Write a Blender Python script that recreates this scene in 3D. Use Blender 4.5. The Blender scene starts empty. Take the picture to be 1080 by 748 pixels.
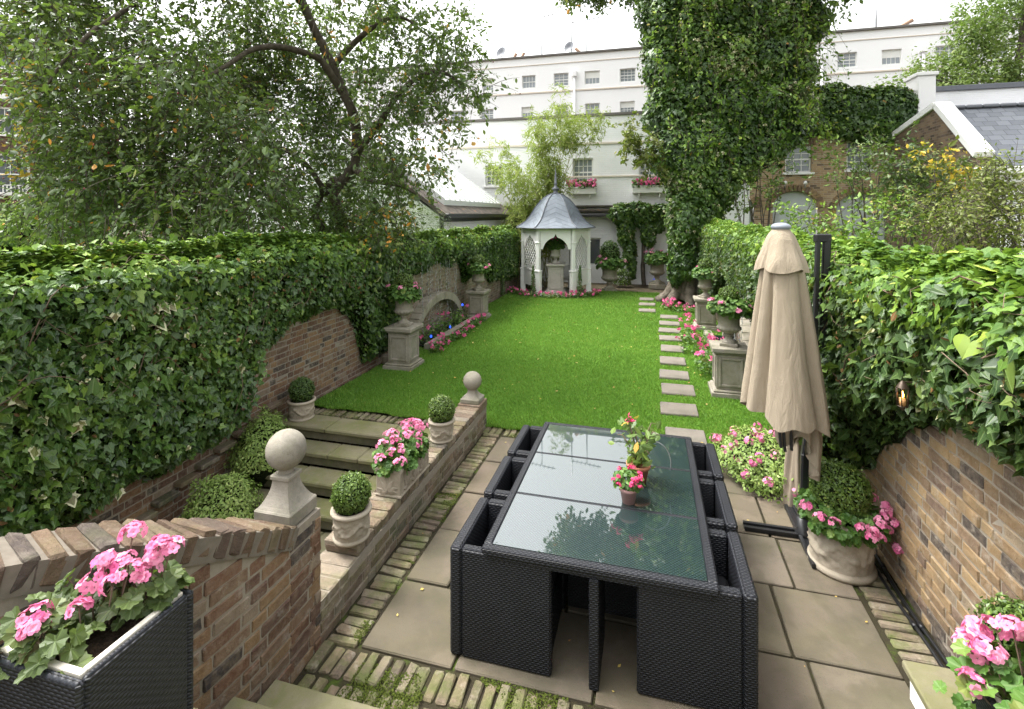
import bpy, math, random
import numpy as np
from mathutils import Vector, Matrix

# ------------------------------------------------------------------ camera, light, exposure
scene = bpy.context.scene
COL = scene.collection
TH = math.radians(15.03)
CAMZ = 2.7
FOC = 540.0
HOR = 226.0
cam_data = bpy.data.cameras.new("camera")
cam_data.sensor_width = 36.0
cam_data.lens = 18.0
cam_data.shift_y = -(374.0 - HOR) / 1080.0
cam_data.clip_start = 0.05
cam_data.clip_end = 600.0
cam = bpy.data.objects.new("camera", cam_data)
cam.location = (0, 0, CAMZ)
cam.rotation_euler = (math.radians(90), 0, TH)
COL.objects.link(cam)
scene.camera = cam

SUN_EL, SUN_AZ = math.radians(62), math.radians(278)   # azimuth measured from +Y towards +X
world = bpy.data.worlds.new("World")
scene.world = world
world.use_nodes = True
wn = world.node_tree.nodes
wl = world.node_tree.links
wn.clear()
wo = wn.new("ShaderNodeOutputWorld")
bg = wn.new("ShaderNodeBackground")
sky = wn.new("ShaderNodeTexSky")
sky.sky_type = 'NISHITA'
sky.sun_disc = False
sky.sun_elevation = SUN_EL
sky.sun_rotation = SUN_AZ
sky.air_density = 2.0
sky.dust_density = 6.0
sky.ozone_density = 1.0
hs = wn.new("ShaderNodeHueSaturation")       # overcast: the cloud deck takes the blue out of the sky
hs.inputs["Saturation"].default_value = 0.10
wl.new(sky.outputs[0], hs.inputs["Color"])
wl.new(hs.outputs[0], bg.inputs["Color"])
bg.inputs["Strength"].default_value = 0.15
wl.new(bg.outputs[0], wo.inputs["Surface"])

sun_d = bpy.data.lights.new("sun", 'SUN')
sun_d.energy = 1.1
sun_d.angle = math.radians(18)
sun_d.color = (1.0, 0.96, 0.90)
sun = bpy.data.objects.new("sun", sun_d)
COL.objects.link(sun)
sdir = Vector((math.sin(SUN_AZ) * math.cos(SUN_EL), math.cos(SUN_AZ) * math.cos(SUN_EL), math.sin(SUN_EL)))
sun.rotation_euler = (-sdir).to_track_quat('-Z', 'Y').to_euler()
sun.location = (0, -5, 12)

vs = scene.view_settings
vs.view_transform = 'Standard'
vs.look = 'None'
vs.gamma = 1.0
vs.use_curve_mapping = False
vs.exposure = 1.85
scene.cycles.max_bounces = 7
scene.cycles.diffuse_bounces = 3
scene.cycles.glossy_bounces = 3
scene.cycles.transmission_bounces = 4
scene.cycles.transparent_max_bounces = 6
scene.cycles.sample_clamp_indirect = 4.0
scene.cycles.caustics_reflective = False
scene.cycles.caustics_refractive = False

# ------------------------------------------------------------------ measuring helpers (photo pixel -> place)
CT, ST = math.cos(TH), math.sin(TH)
def Wd(px, py, d):
    X = (px - 540.0) / FOC * d
    return np.array((-ST * d + CT * X, CT * d + ST * X, CAMZ + (HOR - py) / FOC * d))
def Wz(px, py, z=0.0):
    return Wd(px, py, FOC * (CAMZ - z) / (py - HOR))
def Wx(px, py, x):
    return Wd(px, py, x / (-ST + CT * (px - 540.0) / FOC))
def Wy(px, py, y):
    return Wd(px, py, y / (CT + ST * (px - 540.0) / FOC))

rng = np.random.default_rng(7)
random.seed(7)

def vnoise(P, scale=1.0, seed=0):
    """value noise in 3D, -1..1"""
    P = np.asarray(P, float) * scale + seed * 17.31
    i = np.floor(P).astype(np.int64)
    f = P - i
    f = f * f * (3 - 2 * f)
    def h(a, b, c):
        n = (a * 374761393 + b * 668265263 + c * 2147483647 + seed * 1013) & 0x7fffffff
        n = (n ^ (n >> 13)) * 1274126177 & 0x7fffffff
        n = (n ^ (n >> 16)) & 0xffff
        return n / 32767.5 - 1.0
    x, y, z = i[..., 0], i[..., 1], i[..., 2]
    fx, fy, fz = f[..., 0], f[..., 1], f[..., 2]
    r = 0
    for dx in (0, 1):
        for dy in (0, 1):
            for dz in (0, 1):
                w = (fx if dx else 1 - fx) * (fy if dy else 1 - fy) * (fz if dz else 1 - fz)
                r = r + w * h(x + dx, y + dy, z + dz)
    return r
def fbm(P, scale, seed=0):
    return vnoise(P, scale, seed) * .6 + vnoise(P, scale * 2.1, seed + 3) * .3 + vnoise(P, scale * 4.3, seed + 5) * .15

def norm(a):
    a = np.asarray(a, float)
    return a / np.maximum(np.linalg.norm(a, axis=-1, keepdims=True), 1e-9)

# ------------------------------------------------------------------ mesh builder
_S = np.array([[(i & 1) * 2 - 1, ((i >> 1) & 1) * 2 - 1, ((i >> 2) & 1) * 2 - 1] for i in range(8)], float)
def _bbox_topology():
    quads, tris = [], []
    for a in range(3):
        b, c = (a + 1) % 3, (a + 2) % 3
        for s in (-1, 1):
            cs = []
            for (sb, sc) in ((-1, -1), (1, -1), (1, 1), (-1, 1)):
                v = [0, 0, 0]; v[a] = s; v[b] = sb; v[c] = sc
                k = (v[0] > 0) + 2 * (v[1] > 0) + 4 * (v[2] > 0)
                cs.append(k * 3 + a)
            quads.append(cs)
        for sb in (-1, 1):
            for sc in (-1, 1):
                v = [0, 0, 0]; v[b] = sb; v[c] = sc
                v[a] = -1; k0 = (v[0] > 0) + 2 * (v[1] > 0) + 4 * (v[2] > 0)
                v[a] = 1; k1 = (v[0] > 0) + 2 * (v[1] > 0) + 4 * (v[2] > 0)
                quads.append([k0 * 3 + b, k1 * 3 + b, k1 * 3 + c, k0 * 3 + c])
    for k in range(8):
        tris.append([k * 3, k * 3 + 1, k * 3 + 2])
    E = np.eye(3)
    V = np.array([_S[k] * (1 - .2 * (1 - E[a])) for k in range(8) for a in range(3)])
    def fix(fs):
        out = []
        for f in fs:
            p = V[f]
            n = np.zeros(3)
            for i in range(len(f)):
                n += np.cross(p[i], p[(i + 1) % len(f)])
            out.append(f if n @ p.mean(0) > 0 else f[::-1])
        return np.array(out)
    return fix(quads), fix(tris)
BQ, BT = _bbox_topology()

class MB:
    def __init__(self):
        self.V = []; self.n = 0; self.F = []          # F: (faces(m,k), rnd(m), smooth, mat, uv(m,k,2)|None)
    def add(self, V, faces, rnd=0.5, smooth=False, mat=0, uv=None):
        V = np.asarray(V, float).reshape(-1, 3)
        if isinstance(faces, np.ndarray) or (len(faces) and len({len(f) for f in faces}) == 1):
            groups = [np.asarray(faces, np.int64)]
        else:
            d = {}
            for f in faces: d.setdefault(len(f), []).append(f)
            groups = [np.array(v, np.int64) for v in d.values()]
        for g in groups:
            if len(g) == 0: continue
            r = np.full(len(g), rnd) if np.isscalar(rnd) else np.asarray(rnd, float)
            self.F.append((g + self.n, r, smooth, mat, uv))
        self.V.append(V); self.n += len(V)
        return self
    def boxes(self, C, H, R=None, b=0.004, rnd=0.5, jit=0.0, mat=0):
        C = np.asarray(C, float).reshape(-1, 3); N = len(C)
        H = np.broadcast_to(np.asarray(H, float), (N, 3))
        E = np.eye(3)
        sg = np.repeat(_S, 3, 0); ins = 1 - np.tile(E, (8, 1))
        L = sg[None] * (H[:, None] - b * ins[None])
        if jit: L = L + rng.normal(0, jit, L.shape)
        if R is not None:
            R = np.broadcast_to(np.asarray(R, float), (N, 3, 3))
            L = np.einsum('nij,nkj->nki', R, L)
        V = (C[:, None] + L).reshape(-1, 3)
        off = (np.arange(N) * 24)[:, None, None]
        rn = np.full(N, rnd) if np.isscalar(rnd) else np.asarray(rnd, float)
        base = self.n
        self.V.append(V); self.n += len(V)
        self.F.append(((BQ[None] + off).reshape(-1, 4) + base, np.repeat(rn, len(BQ)), False, mat, None))
        self.F.append(((BT[None] + off).reshape(-1, 3) + base, np.repeat(rn, len(BT)), False, mat, None))
        return self
    def box(self, c, s, b=0.004, rz=0.0, rnd=0.5, mat=0, R=None):
        if R is None and rz:
            R = np.array([[math.cos(rz), -math.sin(rz), 0], [math.sin(rz), math.cos(rz), 0], [0, 0, 1]])
        s = np.asarray(s, float)
        return self.boxes([c], s / 2, None if R is None else [R], min(b, .49 * s.min()), rnd, 0, mat)
    def span(self, x0, x1, y0, y1, z0, z1, b=0.004, rnd=.5, mat=0):
        return self.box(((x0 + x1) / 2, (y0 + y1) / 2, (z0 + z1) / 2), (abs(x1 - x0), abs(y1 - y0), abs(z1 - z0)), b, 0, rnd, mat)
    def beam(self, p, q, w, h=None, up=(0, 0, 1), b=.003, rnd=.5, mat=0):
        p = np.asarray(p, float); q = np.asarray(q, float); h = w if h is None else h
        d = norm(q - p); up = np.asarray(up, float)
        if abs(d @ up) > .98: up = np.array((0, 1, 0.))
        x = norm(np.cross(up, d)); u = np.cross(d, x)
        return self.boxes([(p + q) / 2], np.array((w / 2, np.linalg.norm(q - p) / 2, h / 2)), [np.stack((x, d, u), 1)], min(b, .45 * min(w, h)), rnd, 0, mat)
    def tube(self, path, rad, seg=8, cap=True, rnd=.5, mat=0, smooth=True):
        P = np.asarray(path, float); n = len(P)
        rad = np.full(n, rad) if np.isscalar(rad) else np.asarray(rad, float)
        T = norm(np.gradient(P, axis=0))
        ref = np.array((0, 0, 1.)) if abs(T[0, 2]) < .9 else np.array((1., 0, 0))
        u = norm(np.cross(T[0], ref)); rings = []
        a = np.linspace(0, 2 * math.pi, seg, endpoint=False)
        for i in range(n):
            u = norm(u - (u @ T[i]) * T[i]); v = np.cross(T[i], u)
            rings.append(P[i] + rad[i] * (np.cos(a)[:, None] * u + np.sin(a)[:, None] * v))
        V = np.concatenate(rings)
        i = np.arange(n - 1)[:, None]; j = np.arange(seg)[None]; k = (j + 1) % seg
        f = np.stack(np.broadcast_arrays(i * seg + j, i * seg + k, (i + 1) * seg + k, (i + 1) * seg + j), -1).reshape(-1, 4)
        b0 = self.n
        self.add(V, f, rnd, smooth, mat)
        if cap:
            self.F.append((np.array([np.arange(seg)[::-1]]) + b0, np.full(1, rnd), False, mat, None))
            self.F.append((np.array([np.arange(seg)]) + b0 + (n - 1) * seg, np.full(1, rnd), False, mat, None))
        return self
    def lathe(self, prof, seg=32, c=(0, 0, 0), mod=None, rnd=.5, mat=0, smooth=True):
        prof = np.asarray(prof, float); n = len(prof)
        a = np.linspace(0, 2 * math.pi, seg, endpoint=False)
        r = np.repeat(np.maximum(prof[:, 0:1], 4e-4), seg, 1); z = np.repeat(prof[:, 1:2], seg, 1); A = np.repeat(a[None], n, 0)
        if mod is not None: r, z = mod(A, r, z)
        V = np.stack((r * np.cos(A), r * np.sin(A), z), -1).reshape(-1, 3) + np.asarray(c, float)
        i = np.arange(n - 1)[:, None]; j = np.arange(seg)[None]; k = (j + 1) % seg
        f = np.stack(np.broadcast_arrays(i * seg + j, i * seg + k, (i + 1) * seg + k, (i + 1) * seg + j), -1).reshape(-1, 4)
        return self.add(V, f, rnd, smooth, mat)
    def ball(self, c, r, seg=24, rings=14, rnd=.5, mat=0, mod=None):
        r = np.broadcast_to(np.asarray(r, float), (3,))
        t = np.linspace(-math.pi / 2, math.pi / 2, rings)
        a = np.linspace(0, 2 * math.pi, seg, endpoint=False)
        U = np.stack((np.cos(t)[:, None] * np.cos(a), np.cos(t)[:, None] * np.sin(a), np.repeat(np.sin(t)[:, None], seg, 1)), -1).reshape(-1, 3)
        if mod is not None: U = U * (1 + mod(U))[:, None]
        V = U * r + np.asarray(c, float)
        i = np.arange(rings - 1)[:, None]; j = np.arange(seg)[None]; k = (j + 1) % seg
        f = np.stack(np.broadcast_arrays(i * seg + j, i * seg + k, (i + 1) * seg + k, (i + 1) * seg + j), -1).reshape(-1, 4)
        return self.add(V, f, rnd, True, mat)
    def prism(self, poly, fr, d, rnd=.5, mat=0):
        """poly: 2D points; fr: (origin, u, v, n); extruded by d along n"""
        o, u, v, n = [np.asarray(q, float) for q in fr]
        A = np.array([o + p[0] * u + p[1] * v for p in poly]); B = A + n * d; k = len(A)
        fs = [list(range(k))[::-1], [k + i for i in range(k)]] + [[i, (i + 1) % k, k + (i + 1) % k, k + i] for i in range(k)]
        return self.add(np.concatenate((A, B)), fs, rnd, False, mat)
    def grid(self, V, nu, nv, rnd=.5, smooth=True, mat=0, closed=False, uv=None):
        """V (nu*nv,3) row-major (u outer)"""
        i = np.arange(nu - (0 if closed else 1))[:, None]; j = np.arange(nv - 1)[None]; k = (i + 1) % nu
        f = np.stack(np.broadcast_arrays(i * nv + j, k * nv + j, k * nv + j + 1, i * nv + j + 1), -1).reshape(-1, 4)
        U = None if uv is None else np.asarray(uv)[f]
        return self.add(V, f, rnd, smooth, mat, U)
    def scatter(self, tmpl, P, N, T, S, rnd, mat=0, smooth=False):
        tv, tfs = tmpl; K = len(tv); M = len(P)
        if M == 0: return self
        N = norm(N); T = T - (T * N).sum(-1, keepdims=True) * N; T = norm(T); X = np.cross(T, N)
        S = np.broadcast_to(np.asarray(S, float).reshape(-1, 1, 1), (M, 1, 1))
        V = P[:, None] + S * (tv[None, :, 0:1] * X[:, None] + tv[None, :, 1:2] * T[:, None] + tv[None, :, 2:3] * N[:, None])
        base = self.n; off = (np.arange(M) * K)[:, None, None]
        self.V.append(V.reshape(-1, 3)); self.n += M * K
        rn = np.broadcast_to(np.asarray(rnd, float), (M,))
        for tf in tfs:
            f = (tf[None] + off).reshape(-1, tf.shape[1]) + base
            uv = np.broadcast_to(tv[tf][None, :, :, :2], (M,) + tf.shape + (2,)).reshape(-1, tf.shape[1], 2)
            self.F.append((f, np.repeat(rn, len(tf)), smooth, mat, uv))
        return self
    def build(self, name, mats, parent=None, kind=None, world=False):
        V = np.concatenate(self.V)
        if world and parent is not None:
            o = parent
            while o is not None:
                V = V - np.array(o.location); o = o.parent
        me = bpy.data.meshes.new(name)
        me.vertices.add(len(V)); me.vertices.foreach_set("co", V.astype(np.float32).ravel())
        tot = np.concatenate([np.full(len(f[0]), f[0].shape[1]) for f in self.F])
        loops = np.concatenate([f[0].ravel() for f in self.F])
        start = np.concatenate(([0], np.cumsum(tot)[:-1]))
        me.loops.add(len(loops)); me.loops.foreach_set("vertex_index", loops.astype(np.int32))
        me.polygons.add(len(tot))
        me.polygons.foreach_set("loop_start", start.astype(np.int32))
        me.polygons.foreach_set("loop_total", tot.astype(np.int32))
        me.polygons.foreach_set("use_smooth", np.concatenate([np.full(len(f[0]), f[2]) for f in self.F]))
        me.polygons.foreach_set("material_index", np.concatenate([np.full(len(f[0]), f[3]) for f in self.F]).astype(np.int32))
        uvs = []
        for g, r, s, m, uv in self.F:
            if uv is not None:
                uvs.append(np.asarray(uv).reshape(-1, 2)); continue
            p = V[g]
            nrm = np.abs(np.cross(p, np.roll(p, -1, 1)).sum(1)) if not world else np.abs(np.cross(p - p[:, :1], np.roll(p, -1, 1) - p[:, :1]).sum(1))
            ax = nrm.argmax(1)[:, None]
            u = np.where(ax == 0, p[..., 1], p[..., 0]); v = np.where(ax == 2, p[..., 1], p[..., 2])
            uvs.append(np.stack((u, v), -1).reshape(-1, 2))
        ul = me.uv_layers.new(name="UVMap")
        ul.data.foreach_set("uv", np.concatenate(uvs).astype(np.float32).ravel())
        at = me.attributes.new("rnd", 'FLOAT', 'FACE')
        at.data.foreach_set("value", np.concatenate([f[1] for f in self.F]).astype(np.float32))
        me.update(calc_edges=True)
        for m in (mats if isinstance(mats, (list, tuple)) else [mats]): me.materials.append(m)
        ob = bpy.data.objects.new(name, me)
        COL.objects.link(ob)
        if parent is not None: ob.parent = parent
        if kind: ob["kind"] = kind
        return ob

def tag(o, label, cat, group=None):
    o["label"] = label; o["category"] = cat
    if group: o["group"] = group
    return o
def thing(name, label, cat, loc=(0, 0, 0), rz=0.0, group=None):
    o = bpy.data.objects.new(name, None)
    o.empty_display_size = .1
    o.location = [float(v) for v in loc]; o.rotation_euler = (0, 0, rz)
    COL.objects.link(o)
    return tag(o, label, cat, group)
def copy_tree(o, parent=None):
    c = o.copy(); COL.objects.link(c)
    if parent is not None: c.parent = parent
    for ch in list(o.children): copy_tree(ch, c)
    return c
def dup(o, loc, label, rz=None, scale=None):
    c = copy_tree(o); c.location = [float(v) for v in loc]; c["label"] = label
    if rz is not None: c.rotation_euler = (0, 0, rz)
    if scale is not None: c.scale = (scale,) * 3
    return c

# ------------------------------------------------------------------ materials
class NT:
    def __init__(self, name):
        self.m = bpy.data.materials.new(name); self.m.use_nodes = True
        self.t = self.m.node_tree; self.t.nodes.clear()
        self.out = self.n("ShaderNodeOutputMaterial")
        self.bsdf = self.n("ShaderNodeBsdfPrincipled")
        self.l(self.bsdf.outputs[0], self.out.inputs["Surface"])
    def n(self, ty, **kw):
        nd = self.t.nodes.new(ty)
        for k, v in kw.items(): setattr(nd, k, v)
        return nd
    def l(self, a, b): self.t.links.new(a, b)
    def set(self, nd, key, v):
        s = nd.inputs[key]
        if hasattr(v, "is_output") or isinstance(v, bpy.types.NodeSocket): self.l(v, s)
        elif isinstance(v, (tuple, list)) and len(v) == 3 and s.type == 'RGBA': s.default_value = (*v, 1)
        else: s.default_value = v
    def coord(self, kind="Object"):
        return self.n("ShaderNodeTexCoord").outputs[kind]
    def noise(self, scale, detail=4, rough=.55, vec=None, dist=0.0):
        nd = self.n("ShaderNodeTexNoise")
        nd.inputs["Scale"].default_value = scale; nd.inputs["Detail"].default_value = detail
        nd.inputs["Roughness"].default_value = rough; nd.inputs["Distortion"].default_value = dist
        self.l(vec if vec is not None else self.coord(), nd.inputs["Vector"])
        return nd.outputs["Fac"]
    def ramp(self, fac, stops, interp='LINEAR'):
        nd = self.n("ShaderNodeValToRGB"); cr = nd.color_ramp; cr.interpolation = interp
        while len(cr.elements) < len(stops): cr.elements.new(.5)
        for e, (p, c) in zip(cr.elements, stops):
            e.position = p; e.color = (*c, 1) if not np.isscalar(c) else (c, c, c, 1)
        self.l(fac, nd.inputs[0]); return nd.outputs[0]
    def math(self, op, a, b=0.0, c=0.0, clamp=False):
        nd = self.n("ShaderNodeMath", operation=op, use_clamp=clamp)
        for i, v in enumerate((a, b, c)):
            if isinstance(v, (int, float)): nd.inputs[i].default_value = v
            else: self.l(v, nd.inputs[i])
        return nd.outputs[0]
    def mix(self, fac, a, b, mode='MIX'):
        nd = self.n("ShaderNodeMix", data_type='RGBA', blend_type=mode)
        for i, v in ((0, fac), (6, a), (7, b)):
            if isinstance(v, (int, float)): nd.inputs[i].default_value = v
            elif isinstance(v, (tuple, list)): nd.inputs[i].default_value = (*v, 1)
            else: self.l(v, nd.inputs[i])
        return nd.outputs[2]
    def bump(self, h, strength=.5, dist=.01):
        nd = self.n("ShaderNodeBump"); nd.inputs["Strength"].default_value = strength; nd.inputs["Distance"].default_value = dist
        self.l(h, nd.inputs["Height"]); self.l(nd.outputs[0], self.bsdf.inputs["Normal"])
    def rnd(self):
        nd = self.n("ShaderNodeAttribute", attribute_name="rnd"); return nd.outputs["Fac"]
    def sep(self, vec):
        nd = self.n("ShaderNodeSeparateXYZ"); self.l(vec, nd.inputs[0]); return nd.outputs
    def fin(self, col=None, rough=.6, spec=None, metal=None):
        if col is not None: self.set(self.bsdf, "Base Color", col)
        self.set(self.bsdf, "Roughness", rough)
        if spec is not None: self.bsdf.inputs["Specular IOR Level"].default_value = spec
        if metal is not None: self.bsdf.inputs["Metallic"].default_value = metal
        return self.m

def leaf_mat(name, stops, rough=.42, spec=.45, trans=.22, varieg=0.0, cream=(.55, .55, .34)):
    t = NT(name)
    if name not in ('golden_leaf', 'orange_leaf', 'bamboo_leaf', 'olive_tree_leaf'): g_ = {'ivy_leaf': .82, 'ivy_leaf_dark': .74, 'shrub_leaf_olive': .72, 'grass_blade': .90, 'geranium_leaf_dusky': .85, 'crab_leaf': 1.15, 'ivy_leaf_bright': .92}.get(name, 1.0); stops = [(p, (c_[0] * 1.5 * g_, c_[1] * 1.38 * g_, c_[2] * 1.25 * g_)) for p, c_ in stops]
    c = t.ramp(t.rnd(), stops)
    u = t.sep(t.coord("UV"))
    ax = t.math('ABSOLUTE', u[0])
    vein = t.math('LESS_THAN', ax, .03)
    c = t.mix(t.math('MULTIPLY', vein, .35), c, (.20, .28, .10))
    if varieg > 0:                                   # cream-edged leaves: the cream belongs to the leaf
        edge = t.noise(3.0, 2, vec=t.coord("UV"))
        rr = t.math('ADD', t.math('MULTIPLY', ax, 1.6), t.math('MULTIPLY', t.math('ABSOLUTE', u[1]), .9))
        e = t.math('GREATER_THAN', t.math('ADD', rr, t.math('MULTIPLY', edge, .35)), .62)
        sel = t.math('GREATER_THAN', t.rnd(), 1.0 - varieg)
        c = t.mix(t.math('MULTIPLY', e, sel), c, cream)
    t.fin(c, rough, spec)
    tr = t.n("ShaderNodeBsdfTranslucent")
    t.l(t.mix(.55, c, (.25, .40, .04)), tr.inputs[0])
    mx = t.n("ShaderNodeMixShader"); mx.inputs[0].default_value = trans
    t.l(t.bsdf.outputs[0], mx.inputs[1]); t.l(tr.outputs[0], mx.inputs[2]); t.l(mx.outputs[0], t.out.inputs["Surface"])
    return t.m

M = {}
def mk_materials():
    # bricks (rnd picks the colour of each brick)
    def brick(name, stops, moss=0.0, soot=.35, pale=1.0):
        t = NT(name)
        c = t.ramp(t.rnd(), stops, 'CONSTANT')
        n1 = t.noise(26, 5, .6); n2 = t.noise(3.0, 3); n3 = t.noise(120, 3, .7)
        c = t.mix(t.math('MULTIPLY', t.ramp(n1, [(.35, 0.), (.7, 1.)]), .6 * pale), c, t.mix(.5, c, (.40, .32, .22)))
        n4 = t.noise(9, 4, .7); c = t.mix(t.math('MULTIPLY', t.ramp(n4, [(.56, 0.), (.66, 1.)]), .4 * pale), c, (.38, .34, .28))
        c = t.mix(t.math('MULTIPLY', t.ramp(n2, [(.5, 0.), (.72, 1.)]), soot), c, (.07, .06, .05))
        c = t.mix(t.math('MULTIPLY', t.ramp(n3, [(.58, 0.), (.72, 1.)]), .45), c, (.09, .075, .06))
        if moss:
            mz = t.ramp(t.noise(4.2, 5, .65), [(.5 - .12 * moss, 0.), (.62, 1.)])
            c = t.mix(t.math('MULTIPLY', mz, min(1, moss)), c, t.mix(t.noise(60, 2), (.05, .085, .012), (.12, .16, .03)))
        t.bump(t.math('ADD', t.math('ADD', t.math('MULTIPLY', n1, .9), t.math('MULTIPLY', n4, .8)), t.math('MULTIPLY', n3, .5)), 1.0, .010)
        return t.fin(c, .9, .2)
    M['brick'] = brick('brick_stock', [(0, (.125, .065, .042)), (.14, (.18, .105, .06)), (.3, (.14, .072, .046)), (.44, (.21, .13, .07)), (.6, (.10, .055, .042)), (.72, (.165, .105, .07)), (.84, (.045, .038, .038)), (.93, (.20, .155, .115))])
    M['brick_coping'] = brick('brick_coping', [(0, (.095, .060, .042)), (.25, (.125, .085, .056)), (.5, (.078, .054, .042)), (.75, (.135, .10, .07)), (.9, (.062, .050, .044))], moss=.12, soot=.5, pale=.35)
    M['brick_yellow'] = brick('brick_yellow', [(0, (.20, .13, .07)), (.2, (.265, .175, .088)), (.42, (.17, .11, .068)), (.58, (.30, .205, .105)), (.74, (.14, .092, .068)), (.84, (.235, .18, .12)), (.93, (.05, .04, .037))], soot=.5)
    M['brick_pale'] = brick('brick_pale', [(0, (.20, .16, .12)), (.2, (.17, .12, .088)), (.42, (.235, .195, .15)), (.6, (.145, .105, .08)), (.8, (.19, .165, .135)), (.93, (.08, .072, .064))], moss=.3)
    M['brick_moss'] = brick('brick_mossy', [(0, (.155, .12, .08)), (.3, (.12, .095, .065)), (.55, (.18, .15, .11)), (.8, (.105, .08, .062))], moss=.62)
    t = NT('mortar')
    c = t.mix(t.noise(30, 4), (.20, .172, .138), (.32, .285, .23)); t.bump(t.noise(90, 3), .6, .004)
    M['mortar'] = t.fin(c, .95, .15)
    t = NT('mortar_weathered')
    M['mortar_old'] = t.fin(t.mix(t.noise(24, 5), (.10, .085, .068), (.21, .185, .15)), .95, .15)
    t = NT('moss_bed')
    c = t.ramp(t.noise(6, 5, .65), [(.3, (.03, .025, .018)), (.55, (.04, .035, .02)), (.64, (.05, .07, .015)), (.76, (.08, .12, .02))]); t.bump(t.noise(120, 3), .8, .01)
    M['moss_bed'] = t.fin(c, .95, .1)
    # stone
    def stone(name, a, b, stain=(.12, .11, .075), st=.5, sc=2.2, green=None, gs=.5, fine=.3):
        t = NT(name)
        n1 = t.noise(sc, 6, .62); n2 = t.noise(sc * 7, 5, .6); n3 = t.noise(160, 2)
        c = t.mix(n2, a, b)
        if name == 'york_stone': c = t.mix(.6, c, t.ramp(t.rnd(), [(0, (.135, .115, .085)), (.3, (.165, .128, .095)), (.55, (.118, .102, .072)), (.8, (.175, .15, .12)), (1, (.14, .108, .078))]))
        c = t.mix(t.math('MULTIPLY', t.rnd(), .35), c, t.mix(.5, c, (.16, .125, .08)))
        c = t.mix(t.math('MULTIPLY', t.ramp(n1, [(.46, 0.), (.70, 1.)]), st), c, stain)
        if name == 'york_stone':
            n5 = t.noise(1.1, 4, .6, dist=.6); c = t.mix(t.math('MULTIPLY', t.ramp(n5, [(.50, 0.), (.545, 1.)]), .38), c, (.075, .066, .042))
        if green is not None:
            g = t.ramp(t.noise(sc * 1.3, 5, .7, dist=.4), [(.42, 0.), (.66, 1.)])
            c = t.mix(t.math('MULTIPLY', g, gs), c, green)
        c = t.mix(t.math('MULTIPLY', t.ramp(n3, [(.60, 0.), (.72, 1.)]), fine), c, (.07, .065, .055))
        t.bump(t.math('ADD', n2, t.math('MULTIPLY', n3, .35)), .45, .005)
        return t.fin(c, .85, .25)
    M['york'] = stone('york_stone', (.10, .080, .060), (.165, .136, .105), (.06, .054, .038), .85, 1.9, (.105, .10, .045), .28, .6)
    M['york_green'] = stone('york_stone_algae', (.165, .15, .092), (.23, .212, .135), (.085, .08, .045), .7, 1.9, (.13, .14, .04), .85)
    M['riser'] = stone('step_riser', (.12, .11, .075), (.17, .155, .10), (.045, .043, .03), .8, 3.0, (.07, .085, .025), .6)
    M['cast'] = stone('cast_stone', (.225, .205, .172), (.30, .275, .235), (.105, .096, .078), .75, 6, (.17, .17, .10), .3, .5)
    M['cast_moss'] = stone('cast_stone_weathered', (.26, .237, .195), (.355, .325, .275), (.13, .12, .088), .6, 4, (.14, .142, .06), .4)
    M['pale_stone'] = stone('pale_stone', (.45, .42, .37), (.56, .53, .48), (.27, .25, .20), .4, 5)
    M['pot'] = stone('pot_stone', (.33, .285, .22), (.43, .38, .305), (.17, .14, .098), .6, 7)
    M['steppingstone'] = stone('stepping_stone', (.155, .138, .115), (.225, .202, .172), (.095, .088, .068), .7, 3)
    t = NT('painted_white'); n = t.noise(1.3, 5)
    M['white'] = t.fin(t.mix(t.math('MULTIPLY', n, .35), (.84, .84, .825), (.72, .72, .70)), .55, .3)
    t = NT('white_joinery'); n = t.noise(9, 4)
    M['joinery'] = t.fin(t.mix(t.math('MULTIPLY', n, .4), (.78, .78, .75), (.66, .66, .61)), .4, .4)
    def whitebrick(name, base, dirt):
        t = NT(name)
        b = t.n("ShaderNodeTexBrick"); t.l(t.coord("UV"), b.inputs["Vector"])
        b.inputs["Scale"].default_value = 1.0; b.inputs["Brick Width"].default_value = .225; b.inputs["Row Height"].default_value = .075
        b.inputs["Mortar Size"].default_value = .006; b.inputs["Mortar Smooth"].default_value = .6
        b.inputs["Color1"].default_value = (0, 0, 0, 1); b.inputs["Color2"].default_value = (1, 1, 1, 1)
        n = t.noise(.9, 6, .62); n2 = t.noise(14, 4)
        c = t.mix(t.math('MULTIPLY', b.outputs["Color"], .10), base, dirt)
        c = t.mix(t.math('MULTIPLY', t.ramp(n, [(.45, 0.), (.75, 1.)]), .5), c, dirt)
        h = t.math('ADD', t.math('MULTIPLY', b.outputs["Fac"], -.8), t.math('ADD', t.math('MULTIPLY', b.outputs["Color"], .5), t.math('MULTIPLY', n2, .5)))
        t.bump(h, .55, .012)
        return t.fin(c, .7, .25)
    M['whitebrick'] = whitebrick('white_painted_brick', (.88, .885, .89), (.74, .75, .75))
    t = NT('far_render'); n = t.noise(.5, 5)
    M['render'] = t.fin(t.mix(n, (.88, .88, .885), (.84, .84, .845)), .8, .2)
    t = NT('stone_band'); n = t.noise(2, 4)
    M['band'] = t.fin(t.mix(n, (.64, .57, .49), (.74, .68, .60)), .85, .2)
    t = NT('dark_coping'); n = t.noise(3, 4)
    M['coping'] = t.fin(t.mix(n, (.10, .095, .09), (.20, .185, .17)), .85, .2)
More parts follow.
